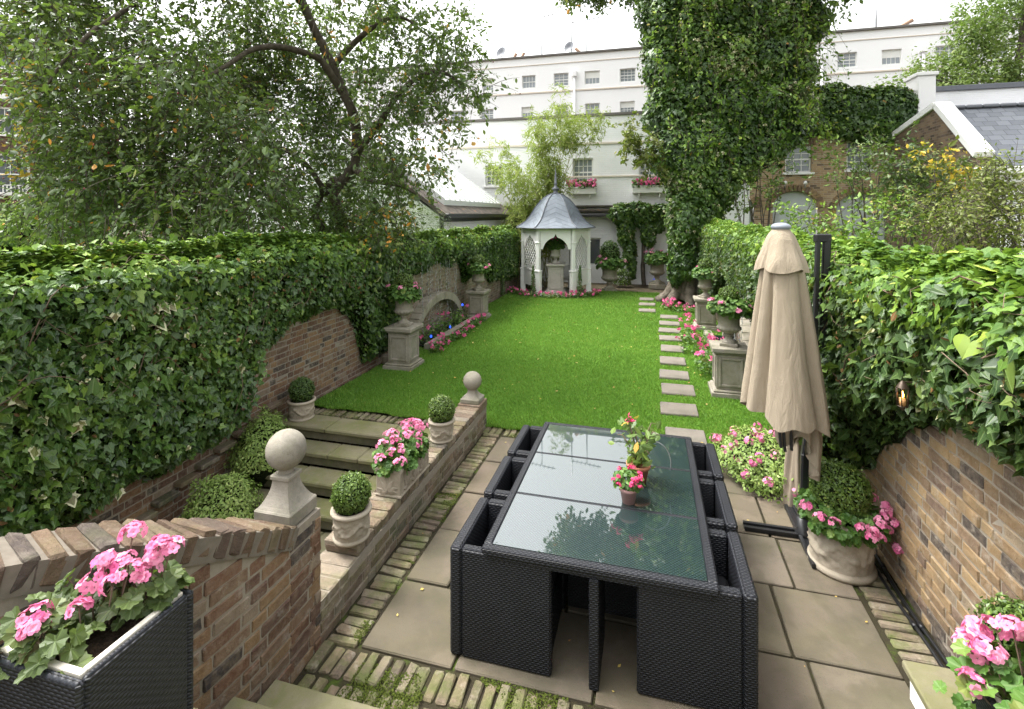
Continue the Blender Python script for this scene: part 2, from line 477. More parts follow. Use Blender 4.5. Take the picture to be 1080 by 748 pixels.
    def brickwall(name, stops, mort, bw=.225, rh=.075):
        t = NT(name)
        uv = t.coord("UV")
        b = t.n("ShaderNodeTexBrick"); t.l(uv, b.inputs["Vector"])
        b.inputs["Scale"].default_value = 1.0; b.inputs["Brick Width"].default_value = bw; b.inputs["Row Height"].default_value = rh
        b.inputs["Mortar Size"].default_value = .007; b.inputs["Mortar Smooth"].default_value = .3
        b.inputs["Color1"].default_value = (0, 0, 0, 1); b.inputs["Color2"].default_value = (1, 1, 1, 1)
        c = t.ramp(b.outputs["Color"], stops)
        n = t.noise(1.2, 5); n2 = t.noise(40, 4)
        c = t.mix(t.math('MULTIPLY', n2, .4), c, t.mix(.5, c, (.10, .08, .06)))
        c = t.mix(b.outputs["Fac"], c, mort)
        c = t.mix(t.math('MULTIPLY', t.ramp(n, [(.5, 0.), (.75, 1.)]), .4), c, (.08, .065, .05))
        t.bump(t.math('ADD', t.math('MULTIPLY', b.outputs["Fac"], -1.), t.math('MULTIPLY', n2, .5)), .7, .01)
        return t.fin(c, .9, .2)
    M['housebrick'] = brickwall('house_brick', [(0, (.13, .09, .06)), (.2, (.40, .27, .15)), (.5, (.48, .34, .19)), (.75, (.30, .20, .13)), (1, (.52, .40, .25))], (.42, .37, .30))
    M['redbrick'] = brickwall('red_house_brick', [(0, (.08, .04, .03)), (.5, (.13, .065, .045)), (1, (.17, .09, .06))], (.15, .12, .10))
    t = NT('grey_gable_brick')
    M['gablebrick'] = brickwall('gable_brick', [(0, (.07, .05, .04)), (.4, (.19, .13, .085)), (.7, (.25, .175, .11)), (1, (.14, .10, .08))], (.20, .17, .14))
    # slate roof
    t = NT('slate'); uv = t.coord("UV")
    b = t.n("ShaderNodeTexBrick"); t.l(uv, b.inputs["Vector"])
    b.inputs["Scale"].default_value = 1.0; b.inputs["Brick Width"].default_value = .30; b.inputs["Row Height"].default_value = .21; b.inputs["Mortar Size"].default_value = .006
    b.inputs["Color1"].default_value = (.085, .095, .115, 1); b.inputs["Color2"].default_value = (.15, .165, .19, 1); b.inputs["Mortar"].default_value = (.03, .033, .04, 1)
    n = t.noise(6, 4)
    t.bump(t.math('ADD', t.math('MULTIPLY', b.outputs["Fac"], -1.), t.math('MULTIPLY', n, .3)), .7, .012)
    M['slate'] = t.fin(t.mix(t.math('MULTIPLY', n, .3), b.outputs["Color"], (.20, .20, .20)), .6, .4)
    # gazebo roof: lead-grey shingles laid in chevrons (uv: u across the facet, v up the slope)
    t = NT('gazebo_shingle'); u = t.sep(t.coord("UV"))
    v = t.math('ADD', u[1], t.math('MULTIPLY', t.math('ABSOLUTE', u[0]), .55))
    fr = t.math('FRACT', t.math('MULTIPLY', v, 5.2)); row = t.math('FLOOR', t.math('MULTIPLY', v, 5.2))
    wn_ = t.n("ShaderNodeTexWhiteNoise", noise_dimensions='2D'); cb = t.n("ShaderNodeCombineXYZ"); t.l(row, cb.inputs[0]); t.l(t.math('FLOOR', t.math('MULTIPLY', u[0], 5.)), cb.inputs[1]); t.l(cb.outputs[0], wn_.inputs["Vector"])
    c = t.mix(wn_.outputs["Value"], (.085, .105, .13), (.13, .155, .185))
    line = t.math('LESS_THAN', fr, .10)
    c = t.mix(line, c, (.06, .07, .085)); n = t.noise(14, 4)
    c = t.mix(t.math('MULTIPLY', n, .25), c, (.26, .28, .30))
    t.bump(t.math('MULTIPLY', fr, -1.), .6, .015)
    M['gazroof'] = t.fin(c, .55, .4)
    t = NT('lead_grey'); M['lead'] = t.fin(t.mix(t.noise(20), (.10, .11, .125), (.16, .17, .19)), .5, .4)
    t = NT('standing_seam'); M['seam'] = t.fin(t.mix(t.noise(3), (.60, .62, .60), (.70, .72, .70)), .4, .5)
    t = NT('brown_felt'); M['felt'] = t.fin(t.ramp(t.noise(5, 5), [(.35, (.055, .048, .042)), (.62, (.11, .095, .08)), (.72, (.28, .13, .05))]), .9, .2)
    t = NT('black_gutter'); M['gutter'] = t.fin((.022, .022, .024), .4, .5)
    # windows
    t = NT('window_glass'); c = t.mix(t.noise(.7, 2), (.05, .06, .065), (.16, .18, .19)); M['pane'] = t.fin(c, .06, .8)
    t = NT('window_glass_bright'); c = t.mix(t.noise(.9, 2), (.14, .165, .18), (.30, .33, .345)); M['paneb'] = t.fin(c, .08, .8)
    t = NT('arch_panel'); c = t.mix(t.noise(1.1, 3), (.50, .53, .56), (.60, .62, .64)); M['archpane'] = t.fin(c, .5, .4)
    # rattan
    def rattan(name, p, q, ca=(.008, .009, .012), cb=(.028, .030, .037)):
        t = NT(name); u = t.sep(t.coord("UV"))
        a = t.math('DIVIDE', u[1], p); row = t.math('FLOOR', a); fa = t.math('FRACT', a)
        across = t.math('SINE', t.math('MULTIPLY', fa, math.pi))
        ph = t.math('ADD', t.math('DIVIDE', u[0], q), t.math('MULTIPLY', row, .5))
        along = t.math('ADD', t.math('MULTIPLY', t.math('COSINE', t.math('MULTIPLY', ph, 2 * math.pi)), .5), .5)
        h = t.math('MULTIPLY', across, t.math('ADD', t.math('MULTIPLY', along, .75), .25))
        t.bump(h, .75, .006)
        n = t.noise(5, 4)
        c = t.mix(t.math('MULTIPLY', n, .8), ca, cb)
        c = t.mix(t.math('LESS_THAN', h, .22), c, (.003, .003, .004))
        return t.fin(c, .5, .3)
    M['rattan'] = rattan('black_rattan', .0125, .032)
    M['rattan_near'] = rattan('black_rattan_planter', .0125, .030, (.011, .0125, .016), (.036, .040, .049))
    # table glass over weave
    t = NT('table_glass'); u = t.sep(t.coord("UV"))
    w = t.math('MULTIPLY', t.math('SINE', t.math('MULTIPLY', u[0], 2 * math.pi / .022)), t.math('SINE', t.math('MULTIPLY', u[1], 2 * math.pi / .022)))
    c = t.mix(t.math('GREATER_THAN', w, .15), (.008, .017, .018), (.022, .043, .040))
    t.fin(c, .35, .3)
    t.bsdf.inputs["Coat Weight"].default_value = 1.0; t.bsdf.inputs["Coat Roughness"].default_value = .012; t.bsdf.inputs["Coat IOR"].default_value = 2.3
    M['tglass'] = t.m
    t = NT('black_metal'); M['blackmetal'] = t.fin((.014, .014, .016), .38, .5)
    t = NT('black_cushion'); M['cushion'] = t.fin(t.mix(t.noise(120, 2), (.012, .012, .014), (.025, .025, .028)), .9, .2)
    t = NT('pipe_black'); M['pipe'] = t.fin((.012, .012, .013), .45, .4)
    # canvas
    t = NT('canvas'); n = t.noise(3.5, 4); u = t.sep(t.coord("UV"))
    c = t.mix(t.math('MULTIPLY', n, .6), (.33, .275, .205), (.26, .215, .155)); mp = t.n("ShaderNodeMapping"); mp.inputs["Scale"].default_value = (1, 1, .28); t.l(t.coord(), mp.inputs["Vector"]); t.bump(t.math('ADD', t.noise(11, 5, .6, mp.outputs[0], 1.2), t.math('MULTIPLY', t.noise(300, 2), .15)), .75, .02)
    M['canvas'] = t.fin(c, .85, .2)
    t = NT('canvas_cover'); M['cover'] = t.fin(t.mix(t.noise(4, 4), (.30, .25, .19), (.21, .175, .13)), .85, .2)
    t = NT('grey_plastic'); M['greycap'] = t.fin((.20, .22, .25), .45, .4)
    t = NT('planter_rim'); M['rim'] = t.fin(t.mix(t.noise(15, 4), (.52, .48, .40), (.62, .58, .50)), .6, .3)
    t = NT('soil'); c = t.ramp(t.noise(40, 5, .7), [(.3, (.012, .009, .007)), (.7, (.06, .042, .03))]); t.bump(t.noise(60, 4), 1., .02); M['soil'] = t.fin(c, .95, .1)
    # ground
    t = NT('earth'); c = t.ramp(t.noise(3, 6, .65), [(.3, (.05, .042, .028)), (.6, (.11, .09, .06)), (.75, (.16, .12, .075))]); t.bump(t.noise(30, 4), .6, .02); M['earth'] = t.fin(c, .95, .1)
    t = NT('lawn_soil'); c = t.mix(t.noise(7, 5), (.06, .14, .014), (.10, .21, .02)); t.bump(t.noise(90, 3), .8, .02); M['lawn'] = t.fin(c, .9, .15)
    t = NT('bark')
    c = t.ramp(t.noise(9, 6, .65), [(.3, (.045, .037, .029)), (.6, (.11, .093, .072)), (.8, (.17, .155, .12))]); t.bump(t.noise(22, 5, .7), 1., .02); M['bark'] = t.fin(c, .9, .2)
    t = NT('bark_root'); c = t.ramp(t.noise(7, 6, .65), [(.3, (.07, .058, .045)), (.6, (.17, .145, .115)), (.8, (.24, .21, .17))]); t.bump(t.noise(16, 5, .7), 1., .03); M['bark_root'] = t.fin(c, .9, .2)
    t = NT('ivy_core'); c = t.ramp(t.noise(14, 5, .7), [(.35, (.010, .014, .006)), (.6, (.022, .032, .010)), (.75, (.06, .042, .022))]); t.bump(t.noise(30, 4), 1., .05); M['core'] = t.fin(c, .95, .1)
    t = NT('twig'); M['twig'] = t.fin(t.mix(t.noise(20), (.10, .07, .05), (.19, .14, .10)), .85, .2)
    t = NT('cane'); M['cane'] = t.fin(t.mix(t.noise(20), (.22, .24, .08), (.30, .28, .12)), .6, .3)
    # leaves
    M['ivy'] = leaf_mat('ivy_leaf', [(0, (.018, .048, .012)), (.35, (.032, .080, .016)), (.62, (.058, .125, .022)), (.80, (.11, .20, .034)), (.9, (.16, .26, .05)), (.96, (.13, .13, .055))], .36, .5, .16, varieg=.10)
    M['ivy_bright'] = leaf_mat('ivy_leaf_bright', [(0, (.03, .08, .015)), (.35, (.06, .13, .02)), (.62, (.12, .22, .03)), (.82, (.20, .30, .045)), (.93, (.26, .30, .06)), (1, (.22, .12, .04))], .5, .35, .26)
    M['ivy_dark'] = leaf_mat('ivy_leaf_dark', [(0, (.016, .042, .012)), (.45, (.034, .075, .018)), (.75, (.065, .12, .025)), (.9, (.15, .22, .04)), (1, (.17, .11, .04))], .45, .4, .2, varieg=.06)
    M['varieg'] = leaf_mat('variegated_leaf', [(0, (.085, .155, .03)), (.5, (.14, .235, .05)), (1, (.24, .33, .10))], .45, .4, .2, varieg=.75, cream=(.40, .44, .22))
    M['box'] = leaf_mat('box_leaf', [(0, (.030, .060, .012)), (.5, (.055, .105, .016)), (.85, (.09, .15, .025)), (1, (.14, .19, .04))], .4, .45, .15)
    M['box_dark'] = leaf_mat('box_leaf_dark', [(0, (.018, .045, .012)), (.5, (.034, .075, .015)), (.85, (.06, .11, .02)), (1, (.10, .15, .03))], .4, .45, .15)
    M['geran'] = leaf_mat('geranium_leaf', [(0, (.025, .065, .014)), (.5, (.045, .11, .02)), (.85, (.085, .16, .035)), (1, (.12, .16, .045))], .5, .35, .2)
    M['geran_dusky'] = leaf_mat('geranium_leaf_dusky', [(0, (.032, .052, .018)), (.5, (.055, .09, .026)), (.85, (.085, .12, .038)), (.97, (.12, .105, .055)), (1, (.20, .11, .04))], .5, .35, .2)
    M['crab'] = leaf_mat('crab_leaf', [(0, (.020, .042, .014)), (.4, (.040, .072, .024)), (.7, (.070, .115, .036)), (.88, (.12, .165, .045)), (.965, (.16, .18, .06)), (1, (.45, .20, .03))], .42, .45, .32)
    M['bamboo'] = leaf_mat('bamboo_leaf', [(0, (.22, .28, .05)), (.5, (.36, .42, .09)), (1, (.52, .55, .18))], .5, .4, .35)
    M['acacia'] = leaf_mat('acacia_leaf', [(0, (.06, .11, .03)), (.5, (.11, .18, .045)), (1, (.19, .25, .08))], .5, .4, .3)
    M['shrub'] = leaf_mat('shrub_leaf', [(0, (.03, .06, .015)), (.5, (.06, .11, .022)), (.85, (.12, .18, .03)), (1, (.20, .24, .05))], .45, .4, .22)
    M['shrub_olive'] = leaf_mat('shrub_leaf_olive', [(0, (.06, .08, .018)), (.5, (.11, .14, .025)), (.85, (.18, .21, .04)), (1, (.24, .24, .05))], .45, .4, .25)
    M['golden'] = leaf_mat('golden_leaf', [(0, (.45, .28, .02)), (.6, (.65, .40, .03)), (1, (.40, .36, .04))], .45, .4, .3)
    M['yellowleaf'] = leaf_mat('orange_leaf', [(0, (.45, .22, .03)), (1, (.55, .36, .05))], .5, .3, .3)
    M['greyleaf'] = leaf_mat('olive_tree_leaf', [(0, (.12, .15, .10)), (.6, (.20, .24, .17)), (1, (.28, .31, .22))], .5, .4, .2)
    M['blade'] = leaf_mat('grass_blade', [(0, (.040, .125, .010)), (.5, (.072, .195, .016)), (.9, (.125, .26, .026)), (1, (.20, .27, .06))], .5, .3, .3)
    t = NT('moss'); c = t.mix(t.rnd(), (.05, .07, .012), (.10, .125, .022)); M['moss'] = t.fin(c, .95, .1)
    def petal(name, a, b):
        t = NT(name); c = t.mix(t.rnd(), a, b); t.fin(c, .55, .3)
        tr = t.n("ShaderNodeBsdfTranslucent"); t.l(c, tr.inputs[0]); mx = t.n("ShaderNodeMixShader"); mx.inputs[0].default_value = .3
        t.l(t.bsdf.outputs[0], mx.inputs[1]); t.l(tr.outputs[0], mx.inputs[2]); t.l(mx.outputs[0], t.out.inputs["Surface"]); return t.m
    M['pink'] = petal('pink_petal', (.64, .11, .28), (.88, .40, .56))
    M['rose'] = petal('rose_petal', (.65, .03, .14), (.75, .10, .25))
    M['deeppink'] = petal('deep_pink_petal', (.70, .10, .28), (.82, .22, .42))
    t = NT('berry'); M['berry'] = t.fin((.16, .012, .016), .3, .5)
    t = NT('pink_pot'); M['pinkpot'] = t.fin(t.mix(t.noise(20), (.56, .30, .29), (.62, .36, .34)), .5, .4)
    t = NT('terracotta'); M['terra'] = t.fin(t.mix(t.noise(20), (.40, .16, .09), (.48, .21, .12)), .7, .3)
    M['dry'] = leaf_mat('dry_leaf', [(0, (.07, .035, .018)), (.6, (.13, .07, .03)), (1, (.20, .14, .07))], .7, .2, .1)
    t = NT('fallen'); M['fallen'] = t.fin(t.ramp(t.rnd(), [(0, (.45, .30, .06)), (.5, (.50, .40, .14)), (1, (.35, .16, .06))]), .7, .2)
    t = NT('water'); t.fin((.9, .95, 1.), .03, .5); t.bsdf.inputs["Transmission Weight"].default_value = .75; t.bsdf.inputs["IOR"].default_value = 1.33; M['water'] = t.m
    t = NT('pond'); t.fin((.012, .02, .018), .04, .6); M['pond'] = t.m
    def emit(name, c, s):
        t = NT(name); t.fin((.02, .02, .02), .4); t.bsdf.inputs["Emission Color"].default_value = (*c, 1); t.bsdf.inputs["Emission Strength"].default_value = s; return t.m
    M['blue'] = emit('blue_lamp', (.02, .08, 1.), .9)
    M['flame'] = emit('flame', (1., .42, .06), 12.0)
    t = NT('lantern_glass'); t.fin((.35, .2, .1), .05, .5); t.bsdf.inputs["Transmission Weight"].default_value = .8; M['lantern_glass'] = t.m
    t = NT('bronze'); M['bronze'] = t.fin((.055, .038, .026), .45, .4, .5)
    t = NT('candle_wax'); M['wax'] = t.fin((.55, .30, .12), .5, .3)
    t = NT('steel'); M['steel'] = t.fin((.35, .36, .37), .4, .5, .6)
    t = NT('rust_pot'); M['chimney'] = t.fin(t.mix(t.noise(10), (.30, .19, .13), (.38, .25, .18)), .8, .2)
mk_materials()

# ------------------------------------------------------------------ leaf templates  (x across, y towards the tip, z up)
def _tm(right, cup=.18, droop=.12):
    """right half outline from base to tip, mirrored along the midrib: two n-gons"""
    r = np.array(right, float); mid = [0, len(r) - 1]
    L = r[1:-1].copy(); L[:, 0] *= -1
    P = np.concatenate((r, L))
    z = -cup * np.abs(P[:, 0]) - droop * (P[:, 1] + .2) ** 2
    V = np.column_stack((P, z)); n = len(r)
    fr = np.array([list(range(n))])
    fl = np.array([[0] + [n - 1] + list(range(n + len(L) - 1, n - 1, -1))])
    return V, [fr, fl]
T_IVY = _tm([(0, -.36), (.26, -.50), (.52, -.12), (.27, .06), (0, .62)])
T_IVY5 = _tm([(0, -.34), (.20, -.52), (.42, -.36), (.36, -.22), (.60, .02), (.30, .12), (.24, .30), (0, .66)], .22)
T_OVAL = _tm([(0, -.5), (.24, -.12), (.20, .2), (0, .5)], .3)
T_STRIP = _tm([(0, -.5), (.085, 0), (0, .5)], .4, .3)
T_DIAM = _tm([(0, -.5), (.32, .02), (0, .5)], .3)
T_HEART = _tm([(0, -.34), (.22, -.50), (.48, -.30), (.46, .02), (.26, .34), (0, .60)], .25)
def _round(n=11, lob=.09):
    a = np.linspace(0, 2 * math.pi, n * 2, endpoint=False)
    r = .5 * (1 + lob * np.where(np.arange(n * 2) % 2, 1, -1))
    r = r * np.where(np.abs(a - 1.5 * math.pi) < .2, .55, 1)
    V = np.column_stack((r * np.cos(a), r * np.sin(a), .10 * np.cos(a * 5) * .5 + .10))
    V = np.concatenate((V, [[0, -.05, 0]]))
    k = n * 2
    return V, [np.array([[i, (i + 1) % k, k] for i in range(k)])]
T_ROUND = _round()
def _hex():
    a = np.linspace(0, 2 * math.pi, 7, endpoint=False)
    return np.column_stack((.5 * np.cos(a), .5 * np.sin(a), .06 * np.cos(2 * a))), [np.array([list(range(7))])]
T_HEX = _hex()
def _flower(k=5, w=.30):
    V, F = [], []
    for i in range(k):
        a = 2 * math.pi * i / k
        d = np.array((math.cos(a), math.sin(a), 0)); s = np.array((-math.sin(a), math.cos(a), 0))
        b = len(V)
        V += [d * .03, d * .30 - s * w * .8 + (0, 0, .10), d * .52 - s * w * .45 + (0, 0, .06), d * .52 + s * w * .45 + (0, 0, .06), d * .30 + s * w * .8 + (0, 0, .10)]
        F.append([b, b + 1, b + 2, b + 3, b + 4])
    return np.array(V), [np.array(F)]
T_FLOWER = _flower()
def _petal4():
    V = np.array([(-.5, -.3, 0), (.0, -.5, .12), (.5, -.2, 0), (.35, .4, .1), (-.3, .5, 0)])
    return V, [np.array([[0, 1, 2, 3, 4]])]
T_PETAL = _petal4()
T_BLADE = (np.array([(-.09, 0, 0), (.09, 0, 0), (.10, .55, .12), (-.02, 1.0, .42)]), [np.array([[0, 1, 2, 3]])])

def rdir(n, zmin=-1.0):
    z = rng.uniform(zmin, 1, n); a = rng.uniform(0, 2 * math.pi, n); r = np.sqrt(np.maximum(0, 1 - z * z))
    return np.column_stack((r * np.cos(a), r * np.sin(a), z))
DOWN = np.array((0, 0, -1.0)); UP = np.array((0, 0, 1.0))

# ------------------------------------------------------------------ brickwork as real bricks
def brickwork(mb, o, u, v, n, L, H, keep=None, bl=.215, bw=.1025, bh=.065, j=.011, th=.09, proud=.005, jit=.0016, seed=0, bond='flemish', trim=None):
    o, u, v, n = [np.asarray(q, float) for q in (o, u, v, n)]
    r = np.random.default_rng(seed)
    C, Hs, rn = [], [], []
    rows = int(H / (bh + j)) + 1
    for k in range(rows):
        b = k * (bh + j) + bh / 2
        if b + bh / 2 > H + .01: break
        a = -r.uniform(0, .02) - (.16 if k % 2 else 0.0)
        i = 0
        while a < L:
            w = (bl if (i + k) % 2 == 0 else bw) if bond == 'flemish' else bl
            w *= r.uniform(.97, 1.03)
            a0, a1 = max(a, 0), min(a + w, L)
            if a1 - a0 > .03 and (keep is None or keep((a0 + a1) / 2, b)):
                C.append(o + u * ((a0 + a1) / 2) + v * (b + r.normal(0, .0012)) + n * (-th / 2 + proud + r.normal(0, .0018)))
                Hs.append(((a1 - a0) / 2, bh / 2 * r.uniform(.96, 1.03), th / 2)); rn.append(r.uniform())
            a += w + j; i += 1
    if C:
        R = np.stack((u, v, n), 1)
        mb.boxes(C, Hs, np.broadcast_to(R, (len(C), 3, 3)), .006, np.array(rn), jit)
    return mb

def wall_holes(mb, x0, x1, z0, z1, y, holes, depth=.18, mat=0):
    """wall in the plane y (facing -Y) with rectangular openings (hx0,hx1,hz0,hz1) and their reveals"""
    xs = sorted({x0, x1, *[min(max(h[0], x0), x1) for h in holes], *[min(max(h[1], x0), x1) for h in holes]})
    zs = sorted({z0, z1, *[h[2] for h in holes], *[h[3] for h in holes]})
    for a, b in zip(xs, xs[1:]):
        for c, d in zip(zs, zs[1:]):
            mx, mz = (a + b) / 2, (c + d) / 2
            if any(h[0] < mx < h[1] and h[2] < mz < h[3] for h in holes): continue
            mb.add([(a, y, c), (b, y, c), (b, y, d), (a, y, d)], [[0, 1, 2, 3]], mat=mat)
    for a, b, c, d in holes:
        q = y + depth
        mb.add([(a, y, c), (a, q, c), (a, q, d), (a, y, d)], [[0, 1, 2, 3]], mat=mat)
        mb.add([(b, y, c), (b, y, d), (b, q, d), (b, q, c)], [[0, 1, 2, 3]], mat=mat)
        mb.add([(a, y, d), (a, q, d), (b, q, d), (b, y, d)], [[0, 1, 2, 3]], mat=mat)
        mb.add([(a, y, c), (b, y, c), (b, q, c), (a, q, c)], [[0, 1, 2, 3]], mat=mat)
    return mb
def window(parent, a, b, c, d, y, cols=3, rows=4, glass='pane', sill=True, fw=.06, blind=False, world=True, mid=True):
    """sash window filling the opening a..b, c..d set back from plane y"""
    f = MB(); q = y + .10
    f.span(a, a + fw, q, q + .06, c, d).span(b - fw, b, q, q + .06, c, d).span(a + fw, b - fw, q, q + .06, d - fw, d).span(a + fw, b - fw, q, q + .06, c, c + fw)
    for i in range(1, cols):
        x = a + fw + (b - a - 2 * fw) * i / cols; f.span(x - .012, x + .012, q + .012, q + .045, c + fw, d - fw, .002)
    for i in range(1, rows):
        z = c + fw + (d - c - 2 * fw) * i / rows; t = .028 if (mid and i * 2 == rows) else .012
        f.span(a + fw, b - fw, q + .016, q + .041, z - t, z + t, .002)
    w = f.build("window", M['joinery'], parent, world=world)
    p = MB(); p.span(a + fw, b - fw, q + .03, q + .036, c + fw, d - fw, .001); p.build("pane", M[glass], w, world=world)
    if blind:
        p = MB(); p.span(a + fw, b - fw, q + .02, q + .0295, (c + d) / 2, d - fw, .001); p.build("blind", M['joinery'], w, world=world)
    if sill:
        s = MB(); s.span(a - .08, b + .08, y - .07, y + .12, c - .08, c, .006); s.build("sill", M['white'], w, world=world)
    return w
# ================================================================== THE SETTING
PX0, PX1 = -4.75, -2.28      # the stair pit
# ground: one sheet to the horizon, open over the stair pit
g = MB()
def rect(mb, x0, x1, y0, y1, z, rnd=.5):
    mb.add([(x0, y0, z), (x1, y0, z), (x1, y1, z), (x0, y1, z)], [[0, 1, 2, 3]], rnd)
Bg = 400.0
rect(g, -Bg, PX0, -Bg, 5.98, -.03); rect(g, PX1, Bg, -Bg, 5.98, -.03); rect(g, -Bg, Bg, 5.98, Bg, -.03); rect(g, PX0, PX1, -Bg, -3, -.03)
g.build("ground", M['earth'], kind="structure")
f = MB(); f.span(PX0, PX1, -3, 5.98, -1.6, -1.28, 0); f.build("lower_path", M['york_green'], kind="structure")

b = MB(); rect(b, -13.5, -5.05, 1.0, 12.9, -.02); rect(b, 2.05, 7.9, .5, 20.3, -.02); b.build("neighbour_lawn", M['lawn'], kind="structure")
# lawn: gently uneven sheet, then the blades as stuff
LX0, LX1, LY0, LY1 = -4.62, 1.62, 6.20, 18.1
STONES = [(716, 435), (715, 414), (711, 398), (709.5, 383), (709, 370), (707, 359), (706, 350.5), (706, 343), (705.5, 336), (682.5, 329), (682.5, 322.5), (682, 317), (704, 314.5), (703, 311.5)]
SP = [Wz(px, py, .0) for px, py in STONES]
SP.append(np.array((SP[0][0] + .03, 6.45, 0)))
gaz = Wd(586, 310, 17.75); gaz[2] = 0
def lawn_z(x, y): return .02 + .010 * vnoise(np.stack((x, y, 0 * x), -1), .9, 4)
nx, ny = 60, 110
X, Y = np.meshgrid(np.linspace(LX0, LX1, nx), np.linspace(LY0, LY1, ny), indexing='ij')
b = MB(); b.grid(np.stack((X, Y, lawn_z(X, Y)), -1).reshape(-1, 3), nx, ny)
b.build("lawn", M['lawn'], kind="structure")
b = MB()
N = 230000
u = rng.uniform(0, 1, N)
y = LY0 - .05 + (LY1 - LY0) * u ** 1.55; x = rng.uniform(LX0, LX1, N)
ok = np.ones(N, bool)
for s in SP: ok &= ~((np.abs(x - s[0]) < .205 + rng.normal(0, .02, N)) & (np.abs(y - s[1]) < .205 + rng.normal(0, .02, N)))
ok &= y > LY0 - .03 + .03 * vnoise(np.stack((x, 0 * x, 0 * x), -1), 7., 3)
ok &= np.hypot(x - gaz[0], y - gaz[1]) > 1.35
x, y = x[ok], y[ok]; n = len(x)
P = np.stack((x, y, lawn_z(x, y) - .004), -1)
Nn = norm(rdir(n) * (1, 1, .1)); T = norm(UP + rng.normal(0, .28, (n, 3)) * (1, 1, .2))
pr = np.clip(.5 + .38 * fbm(P, .8, 8) + .25 * fbm(P, 3.5, 12) + rng.normal(0, .22, n), 0, 1)
b.scatter(T_BLADE, P, Nn, T, rng.uniform(.02, .04, n) * (1 + (y - LY0) * .05), pr)
b.build("grass", M['blade'], kind="stuff")
b = MB()
n = 300; P = np.column_stack((rng.uniform(LX0 + .1, LX1 - .1, n), LY0 + (LY1 - LY0) * rng.uniform(0, 1, n), np.full(n, .062)))
P[:, 2] = lawn_z(P[:, 0], P[:, 1]) + .035
b.scatter(T_DIAM, P, UP + rng.normal(0, .3, (n, 3)), rdir(n), rng.uniform(.022, .05, n), rng.uniform(0, 1, n))
k = 60; P = np.column_stack((rng.uniform(-1.9, 1.5, k), rng.uniform(2.9, 6.1, k), np.full(k, .012)))
b.scatter(T_DIAM, P, UP + rng.normal(0, .15, (k, 3)), rdir(k), rng.uniform(.012, .035, k), rng.uniform(0, 1, k))
b.build("fallen_leaves", M['fallen'], kind="stuff")

# patio: York stone flags with brick edging, laid on a mossy bed
bed = MB(); rect(bed, -2.02, 1.76, 2.3, 6.24, -.018); rect(bed, PX0, -2.02, 5.6, 6.24, -.018)
bed.build("patio_bed", M['moss_bed'], kind="structure")
flags = MB(); C, H, RN = [], [], []
rp = np.random.default_rng(11)
ys = [2.84, 3.46, 4.10, 4.70, 5.34, 5.98]
cols = [[-1.755, -1.13, -.30, .32, .92, 1.44], [-1.755, -1.405, -.55, .12, .85, 1.44], [-1.755, -1.12, -.42, .24, 1.02, 1.44], [-1.755, -1.3, -.5, .4, .98, 1.44], [-1.755, -1.1, -.2, .5, 1.06, 1.44]]
for r_, (ya, yb) in enumerate(zip(ys, ys[1:])):
    for xa, xb in zip(cols[r_], cols[r_][1:]):
        C.append(((xa + xb) / 2, (ya + yb) / 2, -.022 + rp.normal(0, .0022))); H.append(((xb - xa) / 2 - .010, (yb - ya) / 2 - .010, .022)); RN.append(rp.uniform())
Rs = []
for _ in C:
    a, c = rp.normal(0, .003, 2); Rs.append([[1, 0, -c], [0, 1, a], [c, -a, 1]])
flags.boxes(C, H, np.array(Rs), .007, np.array(RN), .0012)
flags.build("patio_flagstones", M['york'], kind="structure")
pb = MB(); C, H, RN = [], [], []
def paver(cx, cy, hx, hy):
    C.append((cx + rp.normal(0, .004), cy + rp.normal(0, .004), -.034 + rp.normal(0, .005))); H.append((hx * rp.uniform(.90, 1.0), hy * rp.uniform(.90, 1.0), .034)); RN.append(rp.uniform())
yy = 2.86
while yy < 6.0:
    paver(-1.872, yy, .105, .034); yy += .082
xx = -1.95
while xx < 1.45:
    paver(xx, 2.725, .034, .105); paver(xx + .03, 2.495, .034, .105); xx += .083
yy = 2.5
while yy < 5.9:
    paver(1.585, yy, .115, .034); yy += .083
xx = -4.55
while xx < 1.5:
    paver(xx, 6.115, .034, .105); xx += .086
Rs = []
for _ in C:
    a, c, e = rp.normal(0, .02, 3); Rs.append([[1, -e, -c], [e, 1, a], [c, -a, 1]])
pb.boxes(C, H, np.array(Rs), .010, np.array(RN), .0025)
pb.build("brick_edging", M['brick_moss'], kind="structure")
# moss cushions in the joints
b = MB(); n = 20000
P = np.concatenate((np.column_stack((rng.uniform(-1.99, -1.76, n), rng.uniform(2.4, 6.2, n), np.zeros(n))), np.column_stack((rng.uniform(-1.95, -.4, n), rng.uniform(2.4, 2.84, n), np.zeros(n))), np.column_stack((rng.uniform(-4.5, 0, n // 2), rng.uniform(6.0, 6.22, n // 2), np.zeros(n // 2)))))
keep = fbm(P, 2.3, 21) > .10; P = P[keep]; P[:, 2] = .0 + rng.uniform(-.006, .006, len(P))
b.scatter(T_HEX, P, UP + rng.normal(0, .5, (len(P), 3)), rdir(len(P)), rng.uniform(.004, .011, len(P)), rng.uniform(0, .7, len(P)))
b.build("moss", M['moss'], kind="stuff")

